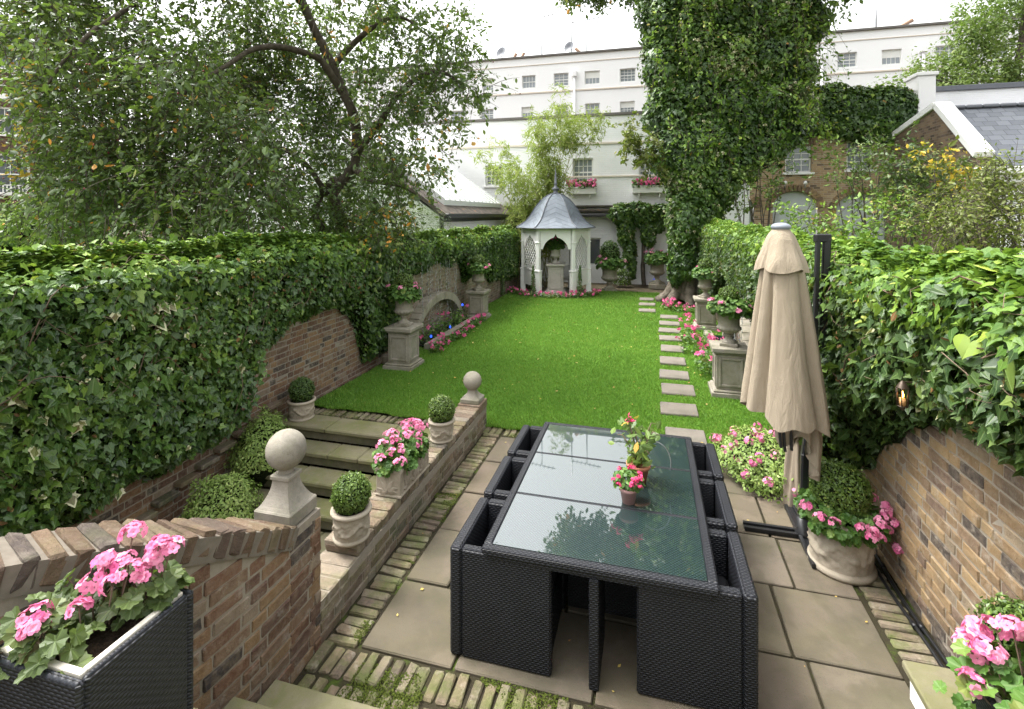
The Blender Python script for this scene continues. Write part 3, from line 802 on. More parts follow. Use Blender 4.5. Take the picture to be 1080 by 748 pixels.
# stair from the lawn down to the lower path
STEPY = [5.60, 5.30, 4.98, 4.68, 4.38, 4.08, 3.78, 3.48]
tr = MB(); rs = MB()
for k, yk in enumerate(STEPY):
    z = -.16 * k
    back = 5.985 if k == 0 else STEPY[k - 1] + .02
    xs = [PX0 + .01, -3.95 + .25 * (k % 2), -3.1 - .2 * (k % 3 == 1), PX1 - .003]
    for a, c in zip(xs, xs[1:]):
        tr.span(a + .003, c - .003, yk, back - .004, z - .055, z + rp.normal(0, .002), .012, rp.uniform())
    rs.span(PX0 + .01, PX1 - .003, yk + .045, back, z - .16, z - .057, .003, rp.uniform())
tr.build("stair_treads", M['york_green'], kind="structure"); rs.build("stair_risers", M['riser'], kind="structure")
# steps from the patio up to the house terrace
fs = MB()
for k, (ya, yb) in enumerate([(2.08, 2.37), (1.70, 2.08), (-1.4, 1.70)]):
    z = .17 * (k + 1) + (.17 if k == 2 else 0)
    for xa, xb in ((-1.975, -.9), (-.894, .2), (.206, 1.15)):
        fs.span(xa, xb, ya, yb + (0.0 if k == 0 else .0) - .003, 0 if k else -.02, z, .012, rp.uniform())
fs.build("terrace_steps", M['york_green'], kind="structure")
for k, (s) in enumerate(SP):
    pass

# ------------------------------------------------------------------ GARDEN WALLS
# left wall: plain face x=-4.75, thicker plinth by the stairs, runs the length of the garden
w = thing("brick_wall", "long brown brick garden wall under the ivy on the stair side, with fountain arch", "wall", (-4.9, 9, 0))
m = MB(); m.span(-4.99, -4.750, -.5, 19.4, -1.4, 2.05, 0); m.build("mortar", M['mortar'], w, world=True)
m = MB()
brickwork(m, (-4.75, 2.0, -1.28), (0, 1, 0), (0, 0, 1), (1, 0, 0), 7.2, 3.2, keep=lambda a, b: (b - 1.28 < 1.75) , seed=1)
m.build("brick_face", M['brick'], w, world=True)
m = MB()
brickwork(m, (-4.75, 9.2, -.02), (0, 1, 0), (0, 0, 1), (1, 0, 0), 10.2, 2.0, seed=2)
m.build("weathered_brick_face", M['brick_pale'], w, world=True)
# raking ledge of the thicker wall base along the stairs
m = MB()
for k in range(14):
    y0 = 2.2 + k * .25; z = -.62 + (y0 - 2.2) * .262
    m.box((-4.70, y0 + .12, z), (.12, .245, .05), .008, 0, rp.uniform())
m.build("ledge", M['brick_pale'], w, world=True)

# right wall: yellow stock brick
w = thing("brick_wall", "yellow stock brick garden wall under the right hand ivy, beside the parasol", "wall", (1.9, 6, 0))
m = MB(); m.span(1.7605, 2.0, -.5, 19.4, -.1, 2.05, 0); m.build("mortar", M['mortar'], w, world=True)
m = MB()
brickwork(m, (1.76, 6.6, -.02), (0, -1, 0), (0, 0, 1), (-1, 0, 0), 6.2, 2.0, seed=5, jit=.0022)
m.build("brick_face", M['brick_yellow'], w, world=True)
m = MB()
brickwork(m, (1.76, 19.0, -.02), (0, -1, 0), (0, 0, 1), (-1, 0, 0), 12.4, 2.0, seed=6)
m.build("weathered_brick_face", M['brick_pale'], w, world=True)

# low parapet wall between stairs and patio
w = thing("low_wall", "low mossy brick parapet wall between the garden stairs and the patio", "wall", (-2.14, 4.4, 0))
m = MB(); m.span(-2.279, -2.001, 2.80, 6.20, -1.3, .255, 0); m.build("mortar", M['mortar'], w, world=True)
m = MB()
brickwork(m, (-2.0, 2.80, -.02), (0, 1, 0), (0, 0, 1), (1, 0, 0), 3.4, .27, seed=8, jit=.002)
brickwork(m, (-2.28, 6.2, -1.28), (0, -1, 0), (0, 0, 1), (-1, 0, 0), 3.4, 1.53, seed=9)
m.build("brick_face", M['brick_pale'], w, world=True)
m = MB(); yv = 2.84; C, H, RN = [], [], []
while yv < 6.16:
    top = .26 if yv < 3.22 else .345
    hh = .04 if yv < 3.22 else .0425
    if top > .3: C.append((-2.14, yv, .285)); H.append((.135, .051, .03)); RN.append(rp.uniform())
    C.append((-2.14 + rp.normal(0, .003), yv, top - .035 + rp.normal(0, .003))); H.append((.140, .051, .035)); RN.append(rp.uniform())
    yv += .112
m.boxes(C, H, None, .009, np.array(RN), .0022); m.build("coping", M['brick_pale'], w, world=True)

# curved stair wall in the foreground with its pier
w = thing("curved_wall", "sweeping brown brick wall with brick on edge coping in the near left corner", "wall", (-2.15, 2.0, 0))
cy = np.array([2.80, 2.55, 2.30, 2.04, 1.80, 1.57, 1.30, 1.0, .6, .1]); cx = np.array([-2.00, -2.00, -2.005, -2.03, -2.08, -2.15, -2.25, -2.38, -2.58, -2.85]); cz = np.array([.70, .756, .885, 1.02, 1.13, 1.23, 1.33, 1.41, 1.48, 1.52])
sv = np.concatenate(([0], np.cumsum(np.hypot(np.diff(cx), np.diff(cy)))))
def cw(s):
    x, y, z = np.interp(s, sv, cx), np.interp(s, sv, cy), np.interp(s, sv, cz)
    e = .02; d = np.array((np.interp(s + e, sv, cx) - np.interp(s - e, sv, cx), np.interp(s + e, sv, cy) - np.interp(s - e, sv, cy), 0)); d = norm(d)
    dz = (np.interp(s + e, sv, cz) - np.interp(s - e, sv, cz)) / (2 * e)
    return np.array((x, y, z)), d, dz
TW = .235
m = MB(); S = np.linspace(.27, sv[-1], 40); rows = []
for s in S:
    p, d, dz = cw(s); nrm = np.array((-d[1], d[0], 0))     # outward (towards the patio)
    a = p * (1, 1, 0) - nrm * .001; c = p * (1, 1, 0) - nrm * (TW - .001)
    zt = p[2] - .005
    rows.append([a + (0, 0, -1.3), a + (0, 0, zt), c + (0, 0, zt), c + (0, 0, -1.3)])
m.grid(np.array(rows).reshape(-1, 3), len(S), 4, smooth=False); m.build("mortar", M['mortar'], w, world=True)
m = MB(); C, H, R, RN = [], [], [], []
for side in (0, 1):
    k = 0; zb = -.03 if side == 0 else -1.2
    while zb < 1.55:
        s = .29 - (.16 if k % 2 else 0); i = 0
        while s < sv[-1] - .1:
            wd = (.215 if (i + k) % 2 == 0 else .1025) * rp.uniform(.96, 1.03)
            sm = s + wd / 2
            if sm > .30:
                p, d, dz = cw(sm); nrm = np.array((-d[1], d[0], 0))
                if zb + .065 < p[2] - abs(dz) * .02:
                    dd = d if side == 0 else -d; nn = nrm if side == 0 else -nrm
                    q = p * (1, 1, 0) - (0 if side == 0 else 1) * nrm * TW
                    C.append(q + (0, 0, zb + .0325 + rp.normal(0, .0012)) - nn * (.04 + rp.normal(0, .0018))); H.append((wd / 2, .0325 * rp.uniform(.95, 1.03), .045)); R.append(np.stack((dd, (0, 0, 1), np.cross(dd, (0, 0, 1))), 1)); RN.append(rp.uniform())
            s += wd + .011; i += 1
        zb += .076; k += 1
m.boxes(C, H, np.array(R), .006, np.array(RN), .0018); m.build("brick_face", M['brick'], w, world=True)
m = MB(); s = .30; C, H, R, RN = [], [], [], []
while s < sv[-1]:
    p, d, dz = cw(s); nrm = np.array((-d[1], d[0], 0)); t3 = norm(np.array((d[0], d[1], dz))); up3 = np.cross(nrm, t3); up3 = up3 if up3[2] > 0 else -up3
    C.append(p - nrm * (TW / 2) + up3 * (.062 + rp.normal(0, .004))); H.append((.034 * rp.uniform(.9, 1.04), .058, TW / 2 + .022 + rp.normal(0, .004))); R.append(np.stack((t3, up3, np.cross(t3, up3)), 1)); RN.append(rp.uniform())
    s += .0795
m.boxes(C, H, np.array(R), .011, np.array(RN), .0042); m.build("coping", M['brick_coping'], w, world=True)
m = MB(); S = np.linspace(.27, sv[-1], 50); rows = []
for s in S:
    p, d, dz = cw(s); nrm = np.array((-d[1], d[0], 0)); t3 = norm(np.array((d[0], d[1], dz))); up3 = np.cross(nrm, t3); up3 = up3 if up3[2] > 0 else -up3
    a, c = p + nrm * .017, p - nrm * (TW + .017)
    rows.append([a - up3 * .006, a + up3 * .105, c + up3 * .105, c - up3 * .006])
m.grid(np.array(rows).reshape(-1, 3), len(S), 4, smooth=False); m.build("coping_mortar", M['mortar_old'], w, world=True)
w = thing("wall_pier", "square brick pier ending the curved wall, under the large near ball finial", "pier", (-2.14, 2.66, 0))
m = MB(); m.span(-2.2895, -2.0015, 2.5205, 2.7995, -1.3, .85, 0); m.build("mortar", M['mortar'], w, world=True)
m = MB()
brickwork(m, (-2.0, 2.52, -.02), (0, 1, 0), (0, 0, 1), (1, 0, 0), .28, .88, seed=18, jit=.002)
brickwork(m, (-2.0, 2.80, .0), (-1, 0, 0), (0, 0, 1), (0, 1, 0), .29, .86, seed=19, jit=.002)
brickwork(m, (-2.29, 2.52, -.02), (1, 0, 0), (0, 0, 1), (0, -1, 0), .29, .88, seed=20, jit=.002)
brickwork(m, (-2.29, 2.80, -1.28), (0, -1, 0), (0, 0, 1), (-1, 0, 0), .28, 2.1, seed=21)
m.build("brick_face", M['brick'], w, world=True)
# end pier of the low wall
w = thing("wall_pier", "short brick pier ending the low wall at the lawn, under the far small ball finial", "pier", (-2.14, 6.06, 0))
m = MB(); m.span(-2.285, -1.995, 5.92, 6.21, .262, .362, .008, .3); m.build("brick_cap", M['brick_pale'], w, world=True)

# ledge at the right, below the near planter
w = thing("stone_ledge", "low white sided ledge with a mossy stone top beneath the right rattan planter", "ledge", (1.55, 2.4, 0))
m = MB(); m.span(1.40, 1.755, .6, 3.33, 0, .145, .004); m.build("rendered_side", M['white'], w, world=True)
m = MB(); m.span(1.372, 1.756, .6, 3.36, .147, .195, .01); m.build("capstone", M['york_green'], w, world=True)
w = thing("white_post", "white painted post against the yellow brick wall at the right edge", "post", (1.71, 2.93, .195))
m = MB(); m.span(1.70, 1.753, 2.86, 2.95, .197, .97, .006); m.build("shaft", M['white'], w, world=True)

# ------------------------------------------------------------------ STEPPING STONES
order = [14, 0, 1, 2, 3, 4, 5, 6, 7, 8, 9, 10, 11, 12, 13]
ords = ["first", "second", "third", "fourth", "fifth", "sixth", "seventh", "eighth", "ninth", "tenth", "eleventh", "twelfth", "thirteenth", "fourteenth", "fifteenth"]
for q, k in enumerate(order):
    s = SP[k]; m = MB(); hx = .225 * rp.uniform(.95, 1.08); hy = .215 * rp.uniform(.93, 1.1)
    a, c = rp.normal(0, .006, 2); e = rp.normal(0, .02)
    m.boxes([(0, 0, .0)], [(hx, hy, .045)], [[[1, -e, -c], [e, 1, a], [c, -a, 1]]], .01, rp.uniform(), .002)
    o = m.build("stepping_stone", M['steppingstone']); o.location = (float(s[0]), float(s[1]), .012)
    extra = ", half hidden behind the table" if q == 0 else (", by the white door" if q == 14 else "")
    tag(o, f"grey stepping stone in the lawn, {ords[q]} from the patio{extra}", "paving stone", "stepping stones across the lawn")

# ================================================================== BUILDINGS
YF = 20.5
def rectpx(px0, px1, py0, py1, y):
    a = Wy(px0, py1, y); c = Wy(px1, py0, y); m1 = Wy((px0 + px1) / 2, py1, y); m0 = Wy((px0 + px1) / 2, py0, y)
    return (a[0], c[0], m1[2], m0[2])
# white mews house
w = thing("mews_house", "white painted brick mews house with window boxes and dark parapet behind the gazebo", "house", (-4, YF, 0))
H3 = [rectpx(512, 530.5, 174.5, 196, YF), rectpx(604, 625.5, 167, 196.5, YF), rectpx(674, 696, 165.5, 195, YF)]
dr = rectpx(705.5, 719, 243, 300, YF); dr = (dr[0], dr[1], 0.0, dr[3])
lw = rectpx(620, 634, 251, 280, YF)
arch = rectpx(520, 545, 212, 222, YF)
m = MB(); wall_holes(m, -16, 3.55, -.03, 6.58, YF, H3 + [dr, lw], .2)
m.add([(3.55, YF, -.03), (3.55, YF + 7, -.03), (3.55, YF + 7, 6.58), (3.55, YF, 6.58)], [[0, 1, 2, 3]])
m.add([(-16, YF, -.03), (-16, YF + 7, -.03), (-16, YF + 7, 6.58), (-16, YF, 6.58)], [[3, 2, 1, 0]])
m.build("wall", M['whitebrick'], w, world=True)
m = MB(); m.span(-16, 3.55, YF + .02, YF + 7, 6.3, 6.57, 0); m.build("roof", M['felt'], w, world=True)
m = MB(); m.span(-16.05, 3.6, YF - .06, YF + .25, 6.582, 6.70, .01); m.build("parapet_coping", M['coping'], w, world=True)
m = MB(); m.span(-16, 3.55, YF - .045, YF - .002, 5.47, 5.56, .008); m.span(-3.4, 3.55, YF - .035, YF - .002, 4.16, 4.23, .006); m.build("string_course", M['band'], w, world=True)
for i, h in enumerate(H3): window(w, *h, YF, 4, 4, 'paneb' if i else 'pane', sill=True)
window(w, *lw, YF, 1, 1, 'pane', sill=False)
m = MB(); m.span(dr[0] + .02, dr[1] - .02, YF + .12, YF + .16, .02, dr[3] - .02, .004)
for zz in ((.15, .85), (1.0, 1.85)): m.span(dr[0] + .12, dr[1] - .12, YF + .108, YF + .119, zz[0], zz[1], .003)
d = m.build("door", M['joinery'], w, world=True)
m = MB(); m.ball((dr[0] + .1, YF + .10, 1.0), .03, 10, 8); m.build("handle", M['steel'], d, world=True)
m = MB(); m.span(-6.2, .55, YF - .50, YF - .003, 2.62, 2.70, .01); m.span(-6.2, .55, YF - .40, YF - .003, 2.80, 2.90, .01); m.span(-6.2, .55, YF - .28, YF - .003, 2.98, 3.05, .01); m.build("pent_roof", M['felt'], w, world=True)
m = MB(); m.span(-6.2, .55, YF - .56, YF - .503, 2.60, 2.71, .01); m.build("gutter", M['gutter'], w, world=True)

# window boxes
def wbox(px, py, wpx, label):
    c = Wy(px, py, YF - .15); t = thing("window_box", label, "window box", c, 0, "window boxes on the mews house")
    L = wpx / 540 * 20.4
    m = MB(); m.span(-L / 2, L / 2, -.14, .14, -.26, -.02, .01).span(-L / 2 - .03, L / 2 + .03, -.17, .145, -.02, .02, .008); m.build("trough", M['joinery'], t)
    for s in (-.3, .3):
        m = MB(); m.span(s * L - .02, s * L + .02, -.10, .14, -.42, -.262, .006); m.build("bracket", M['joinery'], t)
    n = 420; P = np.column_stack((rng.uniform(-L / 2, L / 2, n), rng.uniform(-.2, .16, n), rng.uniform(-.05, .32, n)))
    P[:, 2] = np.abs(P[:, 2]) * (0.8 + .4 * np.sin(P[:, 0] * 9) ** 2) - .03
    m = MB(); m.scatter(T_HEX, P, rdir(n, -.2) + (0, -.5, .3), rdir(n), rng.uniform(.06, .11, n), rng.uniform(0, 1, n)); m.build("foliage", M['geran'], t)
    n = 60; P = np.column_stack((rng.uniform(-L / 2, L / 2, n), rng.uniform(-.24, -.05, n), rng.uniform(.05, .3, n)))
    m = MB(); m.scatter(T_FLOWER, P, rdir(n) + (0, -1, .3), rdir(n), rng.uniform(.08, .14, n), rng.uniform(0, 1, n)); m.build("blossoms", M['deeppink'], t)
wbox(613, 198, 31, "white window box of pink flowers above the gazebo roof")
wbox(685, 196.5, 34, "white window box with rounded plants beside the ivy clad tree trunk")

# great white terrace beyond
YT = 36.0
w = thing("terrace_building", "long white rendered terrace with rows of sash windows along the skyline", "building", (0, YT, 0))
TH_ = []
for a in [(475.5, 487, 88.5, 100.5), (509, 520.5, 85.5, 98), (550.5, 565, 81.5, 94.5), (584, 599.8, 78, 92), (616.6, 632.8, 76, 90), (653.7, 670.5, 73, 87), (716, 733, 67, 82), (772, 791, 62, 78), (829, 849, 58.5, 74.5), (883, 904, 54.5, 71), (930, 951, 52, 68), (986.5, 1008, 47.5, 64), (1042, 1064, 43, 60)]: TH_.append(a)
for a in [(440, 452, 120.5, 131), (475.5, 488.5, 118, 129.5), (507, 520.5, 116, 127), (550, 562.5, 113.5, 125), (585, 599.8, 111, 123), (617, 632.5, 109, 121), (653.7, 669.5, 107, 119), (718, 734, 100, 114), (830, 849, 92, 108), (884, 905, 88.5, 105), (928, 950, 88, 104), (986, 1008, 82, 99), (1042, 1064, 77, 95)]: TH_.append(a)
holes = [rectpx(*a, YT) for a in TH_]
# line the storeys up
for grp in (range(0, 13), range(13, 26)):
    z0 = float(np.median([holes[i][2] for i in grp])); z1 = float(np.median([holes[i][3] for i in grp]))
    for i in grp: holes[i] = (holes[i][0], holes[i][1], z0, z1)
ZT = float(Wy(586, 59, YT)[2])
m = MB(); wall_holes(m, -26, 60, -.03, ZT, YT, holes, .25)
m.build("wall", M['render'], w, world=True)
m = MB(); m.span(-26, 60, YT + .03, YT + 10, ZT - .6, ZT - .02, 0); m.build("roof", M['lead'], w, world=True)
m = MB(); m.span(-26.1, 60, YT - .12, YT + .3, ZT + .002, ZT + .14, .01); m.build("parapet_coping", M['coping'], w, world=True)
zb_ = float(Wy(560, 98, YT)[2]); zc_ = float(Wy(600, 66, YT)[2])
m = MB(); m.span(-14, 60, YT - .06, YT - .003, zb_ - .08, zb_ + .05, .02); m.span(-26, 60, YT - .04, YT - .003, zc_ - .03, zc_ + .03, .01); m.build("string_course", M['band'], w, world=True)
for i, h in enumerate(holes): window(w, *h, YT, 4 if i % 3 else 3, 4 if i % 2 else 2, 'paneb', sill=False, blind=(i % 3 == 1))
m = MB()
for px in (606, 973, 866):
    q = Wy(px, 70, YT)[0]; m.tube([(q, YT - .1, 3), (q, YT - .1, ZT - 1.6)], .07, 8); m.span(q - .16, q + .16, YT - .26, YT - .004, ZT - 1.6, ZT - 1.2, .02)
m.build("downpipe", M['render'], w, world=True, kind="stuff")
# plumbing and roof furniture of the terrace
def aerial(px, py0, py1, label, mast_m, arms=True, y=YT + .8):
    base = Wy(px, py0, y); t = thing("roof_aerial", label, "aerial", (base[0], y, ZT - .02), 0)
    h = float(Wy(px, py1, y)[2] - ZT)
    m = MB(); m.tube([(0, 0, 0), (0, 0, h)], .045, 6); m.build("mast", M['steel'], t)
    if arms:
        m = MB(); m.tube([(-1.1, 0, h - .15), (1.0, 0, h + .05)], .03, 5)
        for k in range(7): m.tube([(-1.0 + k * .3, -.25, h - .14 + k * .028), (-1.0 + k * .3, .25, h - .14 + k * .028)], .02, 4)
        m.build("antenna", M['steel'], t)
    return t
aerial(571.5, 59, 17, "tall television aerial on the roof above the bamboo", 3)
aerial(603, 57, 9, "thin pole aerial on the white roof left of the ivy clad tree", 3, False)
aerial(619, 54, 20, "small forked aerial beside the thin pole on the white roof", 2)
aerial(924, 27, -6, "thin bare aerial pole on the skyline right of the ivy clad tree", 3, False)
def dish(px, py, label, s=.42):
    c = Wy(px, py, YT + .4); t = thing("satellite_dish", label, "satellite dish", (c[0], YT + .4, ZT + .0), 0, "satellite dishes on the white roof")
    m = MB(); m.tube([(0, 0, -.02), (0, 0, .45)], .04, 6); m.build("mount", M['steel'], t)
    m = MB(); prof = [(.001, 0), (s * .5, .03), (s, .12), (s + .02, .12), (s * .5, -.01), (.001, -.03)]
    V = MB(); m.lathe(prof, 18); o = m.build("dish", M['lead'], t); o.location = (0, -.08, .62); o.rotation_euler = (math.radians(75), 0, math.radians(-25))
dish(529.5, 62, "grey satellite dish at the left end of the white roof"); dish(601, 55, "grey satellite dish near the middle of the white roof", .38)
def cowl(px, py, label, n=2, lean=.5):
    c = Wy(px, py, YT + 1.0); t = thing("chimney_pots", label, "chimney", (c[0], YT + 1.0, ZT - .02), 0)
    m = MB()
    for k in range(n):
        m.tube([(k * .6, 0, 0), (k * .6 + .05, 0, .35), (k * .6 + lean * .55, 0, .75)], [.10, .09, .13], 10)
    m.build("pots", M['chimney'], t)
cowl(541, 60, "pair of red chimney cowls at the left end of the white roof", 2, .45)
cowl(612, 55, "leaning buff chimney cowl on the white roof above the bamboo", 1, -.6)
cowl(946, 24, "bent buff chimney cowl on the skyline at the right", 1, 1.5)
cowl(856, 28, "buff chimney cowl against the edge of the ivy clad tree", 1, .9)

# yellow brick mews house with arched ground floor openings
w = thing("brick_house", "yellow brick mews house with white arched openings and ivy covered top", "house", (6, YF, 0))
hh = rectpx(828, 856, 154, 182, YF)
h2 = rectpx(893, 921, 148, 179, YF)
m = MB()
X0, X1 = 3.56, 8.7
arches = []
for (pa, pb, pt) in ((757, 795, 205), (815, 862, 202), (882, 934, 204)):
    a = Wy(pa, pt, YF); c = Wy(pb, pt, YF); zt = float(Wy((pa + pb) / 2, pt, YF)[2]); arches.append((a[0], c[0], zt))
wall_holes(m, X0, X1, 3.75, 7.0, YF, [hh, h2], .14)
xs = [X0] + [v for a in arches for v in (max(a[0], X0), a[1])] + [X1]
for i in range(0, len(xs), 2):
    if xs[i + 1] - xs[i] > .01: m.add([(xs[i], YF, -.03), (xs[i + 1], YF, -.03), (xs[i + 1], YF, 3.75), (xs[i], YF, 3.75)], [[0, 1, 2, 3]])
for a, c, zt in arches:
    r = (c - a) / 2; mx = (a + c) / 2; K = 16
    ang = np.linspace(math.pi, 0, K + 1); spr = zt - r * .8
    pts = [(mx + r * math.cos(t), spr + r * .8 * math.sin(t)) for t in ang]
    for p, q in zip(pts, pts[1:]):
        if q[0] <= X0: continue
        px_ = max(p[0], X0)
        m.add([(px_, YF, p[1]), (q[0], YF, q[1]), (q[0], YF, 3.75), (px_, YF, 3.75)], [[0, 1, 2, 3]])
        m.add([(p[0], YF, p[1]), (p[0], YF + .2, p[1]), (q[0], YF + .2, q[1]), (q[0], YF, q[1])], [[0, 1, 2, 3]])
m.build("wall", M['housebrick'], w, world=True)
for a, c, zt in arches:
    r = (c - a) / 2; mx = (a + c) / 2; spr = zt - r * .8
    m = MB(); poly = [(a, -.02), (c, -.02)] + [(mx + r * math.cos(t), spr + r * .8 * math.sin(t)) for t in np.linspace(0, math.pi, 15)]
    m.prism(poly, ((0, YF + .16, 0), (1, 0, 0), (0, 0, 1), (0, 1, 0)), .05)
    for k in (.33, .66): m.span(a + (c - a) * k - .012, a + (c - a) * k + .012, YF + .150, YF + .158, 0, spr, .002)
    m.span(a, c, YF + .148, YF + .158, spr - .25, spr - .19, .003)
    m.build("arched_door", M['archpane'], w, world=True)
    m = MB(); K = 19; r2 = r
    for k in range(K):
        t = math.pi * (k + .5) / K; cx_, cz_ = mx + (r2 + .13) * math.cos(t), spr + (r2 * .8 + .13) * math.sin(t)
        if cx_ < X0 + .1: continue
        rad = np.array((math.cos(t), 0, math.sin(t))); tn = np.array((-math.sin(t), 0, math.cos(t)))
        m.boxes([(cx_, YF - .003, cz_)], [(.115, .06, r2 * math.pi / K / 2 * .88)], [np.stack((rad, (0, 1, 0), tn), 1)], .006, rp.uniform(0, .8))
    m.build("arch_bricks", M['brick_yellow'], w, world=True)
window(w, *hh, YF, 3, 4, 'paneb'); window(w, *h2, YF, 3, 4, 'paneb')
m = MB()
for k in range(11):
    xk = hh[0] - .1 + k * (hh[1] - hh[0] + .2) / 10; m.box((xk, YF - .002, hh[3] + .13), (.1, .08, .22), .006, 0, rp.uniform(0, .8))
m.build("lintel_bricks", M['brick_yellow'], w, world=True)
m = MB(); m.span(X0, X1, YF + .02, YF + 7, 6.6, 6.98, 0); m.build("roof", M['felt'], w, world=True)
for px in (828, 849):
    c = Wy(px, 195, YF - .1); t = thing("wall_lamp", "small lamp on the yellow brick above an arch, " + ("left of the pair" if px == 828 else "right of the pair"), "wall lamp", c, 0, "bracket lamps over the arches")
    m = MB(); m.tube([(0, .1, -.12), (0, .0, -.1), (0, -.06, .02)], .02, 6); m.build("bracket", M['steel'], t)
    m = MB(); m.lathe([(.001, .12), (.05, .1), (.07, 0), (.001, -.01)], 10, (0, -.06, .02)); m.build("shade", M['joinery'], t)

# white mews continuing behind the slate roof
w = thing("mews_house", "white painted house wall with lead coping and stack behind the slate roof", "house", (14, YF, 0))
m = MB(); wall_holes(m, 8.72, 34, -.03, 6.85, YF, [], .2)
m.add([(8.72, YF, -.03), (8.72, YF + 7, -.03), (8.72, YF + 7, 6.85), (8.72, YF, 6.85)], [[3, 2, 1, 0]])
m.build("wall", M['whitebrick'], w, world=True)
m = MB(); m.span(8.72, 34, YF + .02, YF + 7, 6.5, 6.84, 0); m.build("roof", M['felt'], w, world=True)
m = MB(); m.span(9.25, 34, YF - .08, YF + .3, 6.852, 7.02, .01); m.build("lead_coping", M['lead'], w, world=True)
a = Wy(964.5, 118, YF); c = Wy(983, 118, YF); zt = float(Wy(974, 78, YF)[2])
m = MB(); m.span(a[0], c[0], YF - .25, YF + .6, 5.4, zt - .12, .01); m.span(a[0] - .06, c[0] + .06, YF - .31, YF + .66, zt - .118, zt, .015); m.build("chimney_stack", M['white'], w, world=True)

# slate roofed outbuilding at the right, gable towards the garden
XG = 8.0
eav = Wx(1031, 167, XG); apx = Wx(987, 114, XG); bk = Wx(957, 125, XG)
w = thing("slate_roof_building", "low outbuilding with grey slate roof, white coped brick gable and white front", "building", (XG, 17, 0))
E = (eav[1], eav[2]); A = (apx[1], apx[2]); sl = (A[1] - E[1]) / (A[0] - E[0]); Bk = (20.4, A[1] - .18 * (20.4 - A[0]))
m = MB(); m.prism([(E[0], -.03), (20.4, -.03), Bk, A, E], ((XG, 0, 0), (0, 1, 0), (0, 0, 1), (1, 0, 0)), .3); m.build("gable_wall", M['gablebrick'], w, world=True)
m = MB(); m.span(XG + .302, XG + 14, E[0] + .1, 20.4, -.03, E[1] - .25, 0); m.build("wall", M['white'], w, world=True)
m = MB()
for p, q in ((E, A), (A, Bk)):
    m.beam((XG + .14, p[0], p[1] + .09), (XG + .14, q[0], q[1] + .09), .42, .18, b=.01)
m.build("gable_coping", M['white'], w, world=True)
m = MB(); L = math.hypot(A[0] - E[0], A[1] - E[1])
V = [(XG + .36, E[0] - .15, E[1] - .12 - .1), (XG + 14, E[0] - .15, E[1] - .12 - .1), (XG + 14, A[0], A[1] - .05), (XG + .36, A[0], A[1] - .05)]
m.add(V, [[0, 1, 2, 3]], uv=np.array([[[0, 0], [13.6, 0], [13.6, L], [0, L]]]))
V = [(XG + .36, A[0], A[1] - .05), (XG + 14, A[0], A[1] - .05), (XG + 14, 20.4, Bk[1] - .1), (XG + .36, 20.4, Bk[1] - .1)]
m.add(V, [[0, 1, 2, 3]])
m.build("roof", M['slate'], w, world=True)
m = MB()
for k in range(34): m.box((XG + .5 + k * .4, A[0], A[1] - .01), (.38, .2, .1), .03, 0, rp.uniform())
m.build("ridge_tiles", M['lead'], w, world=True)
m = MB(); m.span(XG - .05, XG + 14, E[0] - .28, E[0] + .098, E[1] - .42, E[1] - .24, .02); m.span(XG + .0, XG + 14, E[0] - .14, E[0] + .0975, E[1] - .62, E[1] - .43, .01); m.build("eaves_cornice", M['white'], w, world=True)
m = MB()
for k in range(7): m.span(XG + .6 + k * 1.4, XG + 1.75 + k * 1.4, E[0] + .06, E[0] + .098, E[1] - 1.6, E[1] - .85, .01)
m.build("front_panel", M['render'], w, world=True)

# neighbour's white outbuilding at the left with its standing seam roof
w = thing("garden_building", "white gabled outbuilding with pale standing seam roof beyond the left hedge", "building", (-6.5, 15, 0))
YS = 13.0
ed = Wy(467, 222, YS); XE = ed[0]; ZE = ed[2]; rk = Wy(420, 187, YS); slp = (rk[2] - ZE) / (XE - rk[0])
XR = XE - 4.2; ZR = ZE + slp * 3.0; YE = 19.9
m = MB(); m.prism([(XR, -.03), (XE - .1, -.03), (XE - .1, ZE - .16), (XE - 3.0, ZR - .16), (XR, ZR - .16)], ((0, YS, 0), (1, 0, 0), (0, 0, 1), (0, 1, 0)), YE - YS); m.build("wall", M['whitebrick'], w, world=True)
def slope(mb, x0, x1, y0, y1, lift, th):
    za = ZE + slp * (XE - x0); zb2 = ZE + slp * (XE - x1)
    mb.prism([(x0, za + lift), (x1, zb2 + lift), (x1, zb2 + lift - th), (x0, za + lift - th)], ((0, y0, 0), (1, 0, 0), (0, 0, 1), (0, 1, 0)), y1 - y0)
m = MB(); slope(m, XE - 3.05, XE + .12, YS - .12, YE + .3, 0, .12); m.build("roof", M['felt'], w, world=True)
m = MB(); slope(m, XE - 2.98, XE - .22, YS + .62, YE - .6, .16, .155)
for k in range(14):
    y0 = YS + .62 + k * (YE - .6 - YS - .66) / 13; slope(m, XE - 2.98, XE - .21, y0, y0 + .045, .215, .05)
m.build("seam_roof", M['seam'], w, world=True)
m = MB(); m.span(XE + .122, XE + .22, YS - .12, YE + .3, ZE - .22, ZE - .09, .01); m.span(XE - .06, XE + .04, YS - .10, YS - .01, -.03, ZE - .2, .01); m.span(XE - .098, XE - .06, YS, YE, ZE - .32, ZE - .16, .004); m.build("gutter", M['gutter'], w, world=True)
m = MB(); m.span(XR - 6, XR - .01, YS + 1, YE, -.03, 3.3, 0); m.build("side_wing", M['whitebrick'], w, world=True)
ww = Wy(333, 250, YS + 1)
window(w, ww[0] - .35, ww[0] + .35, 1.2, 2.75, YS + .88, 3, 4, 'pane', sill=False)

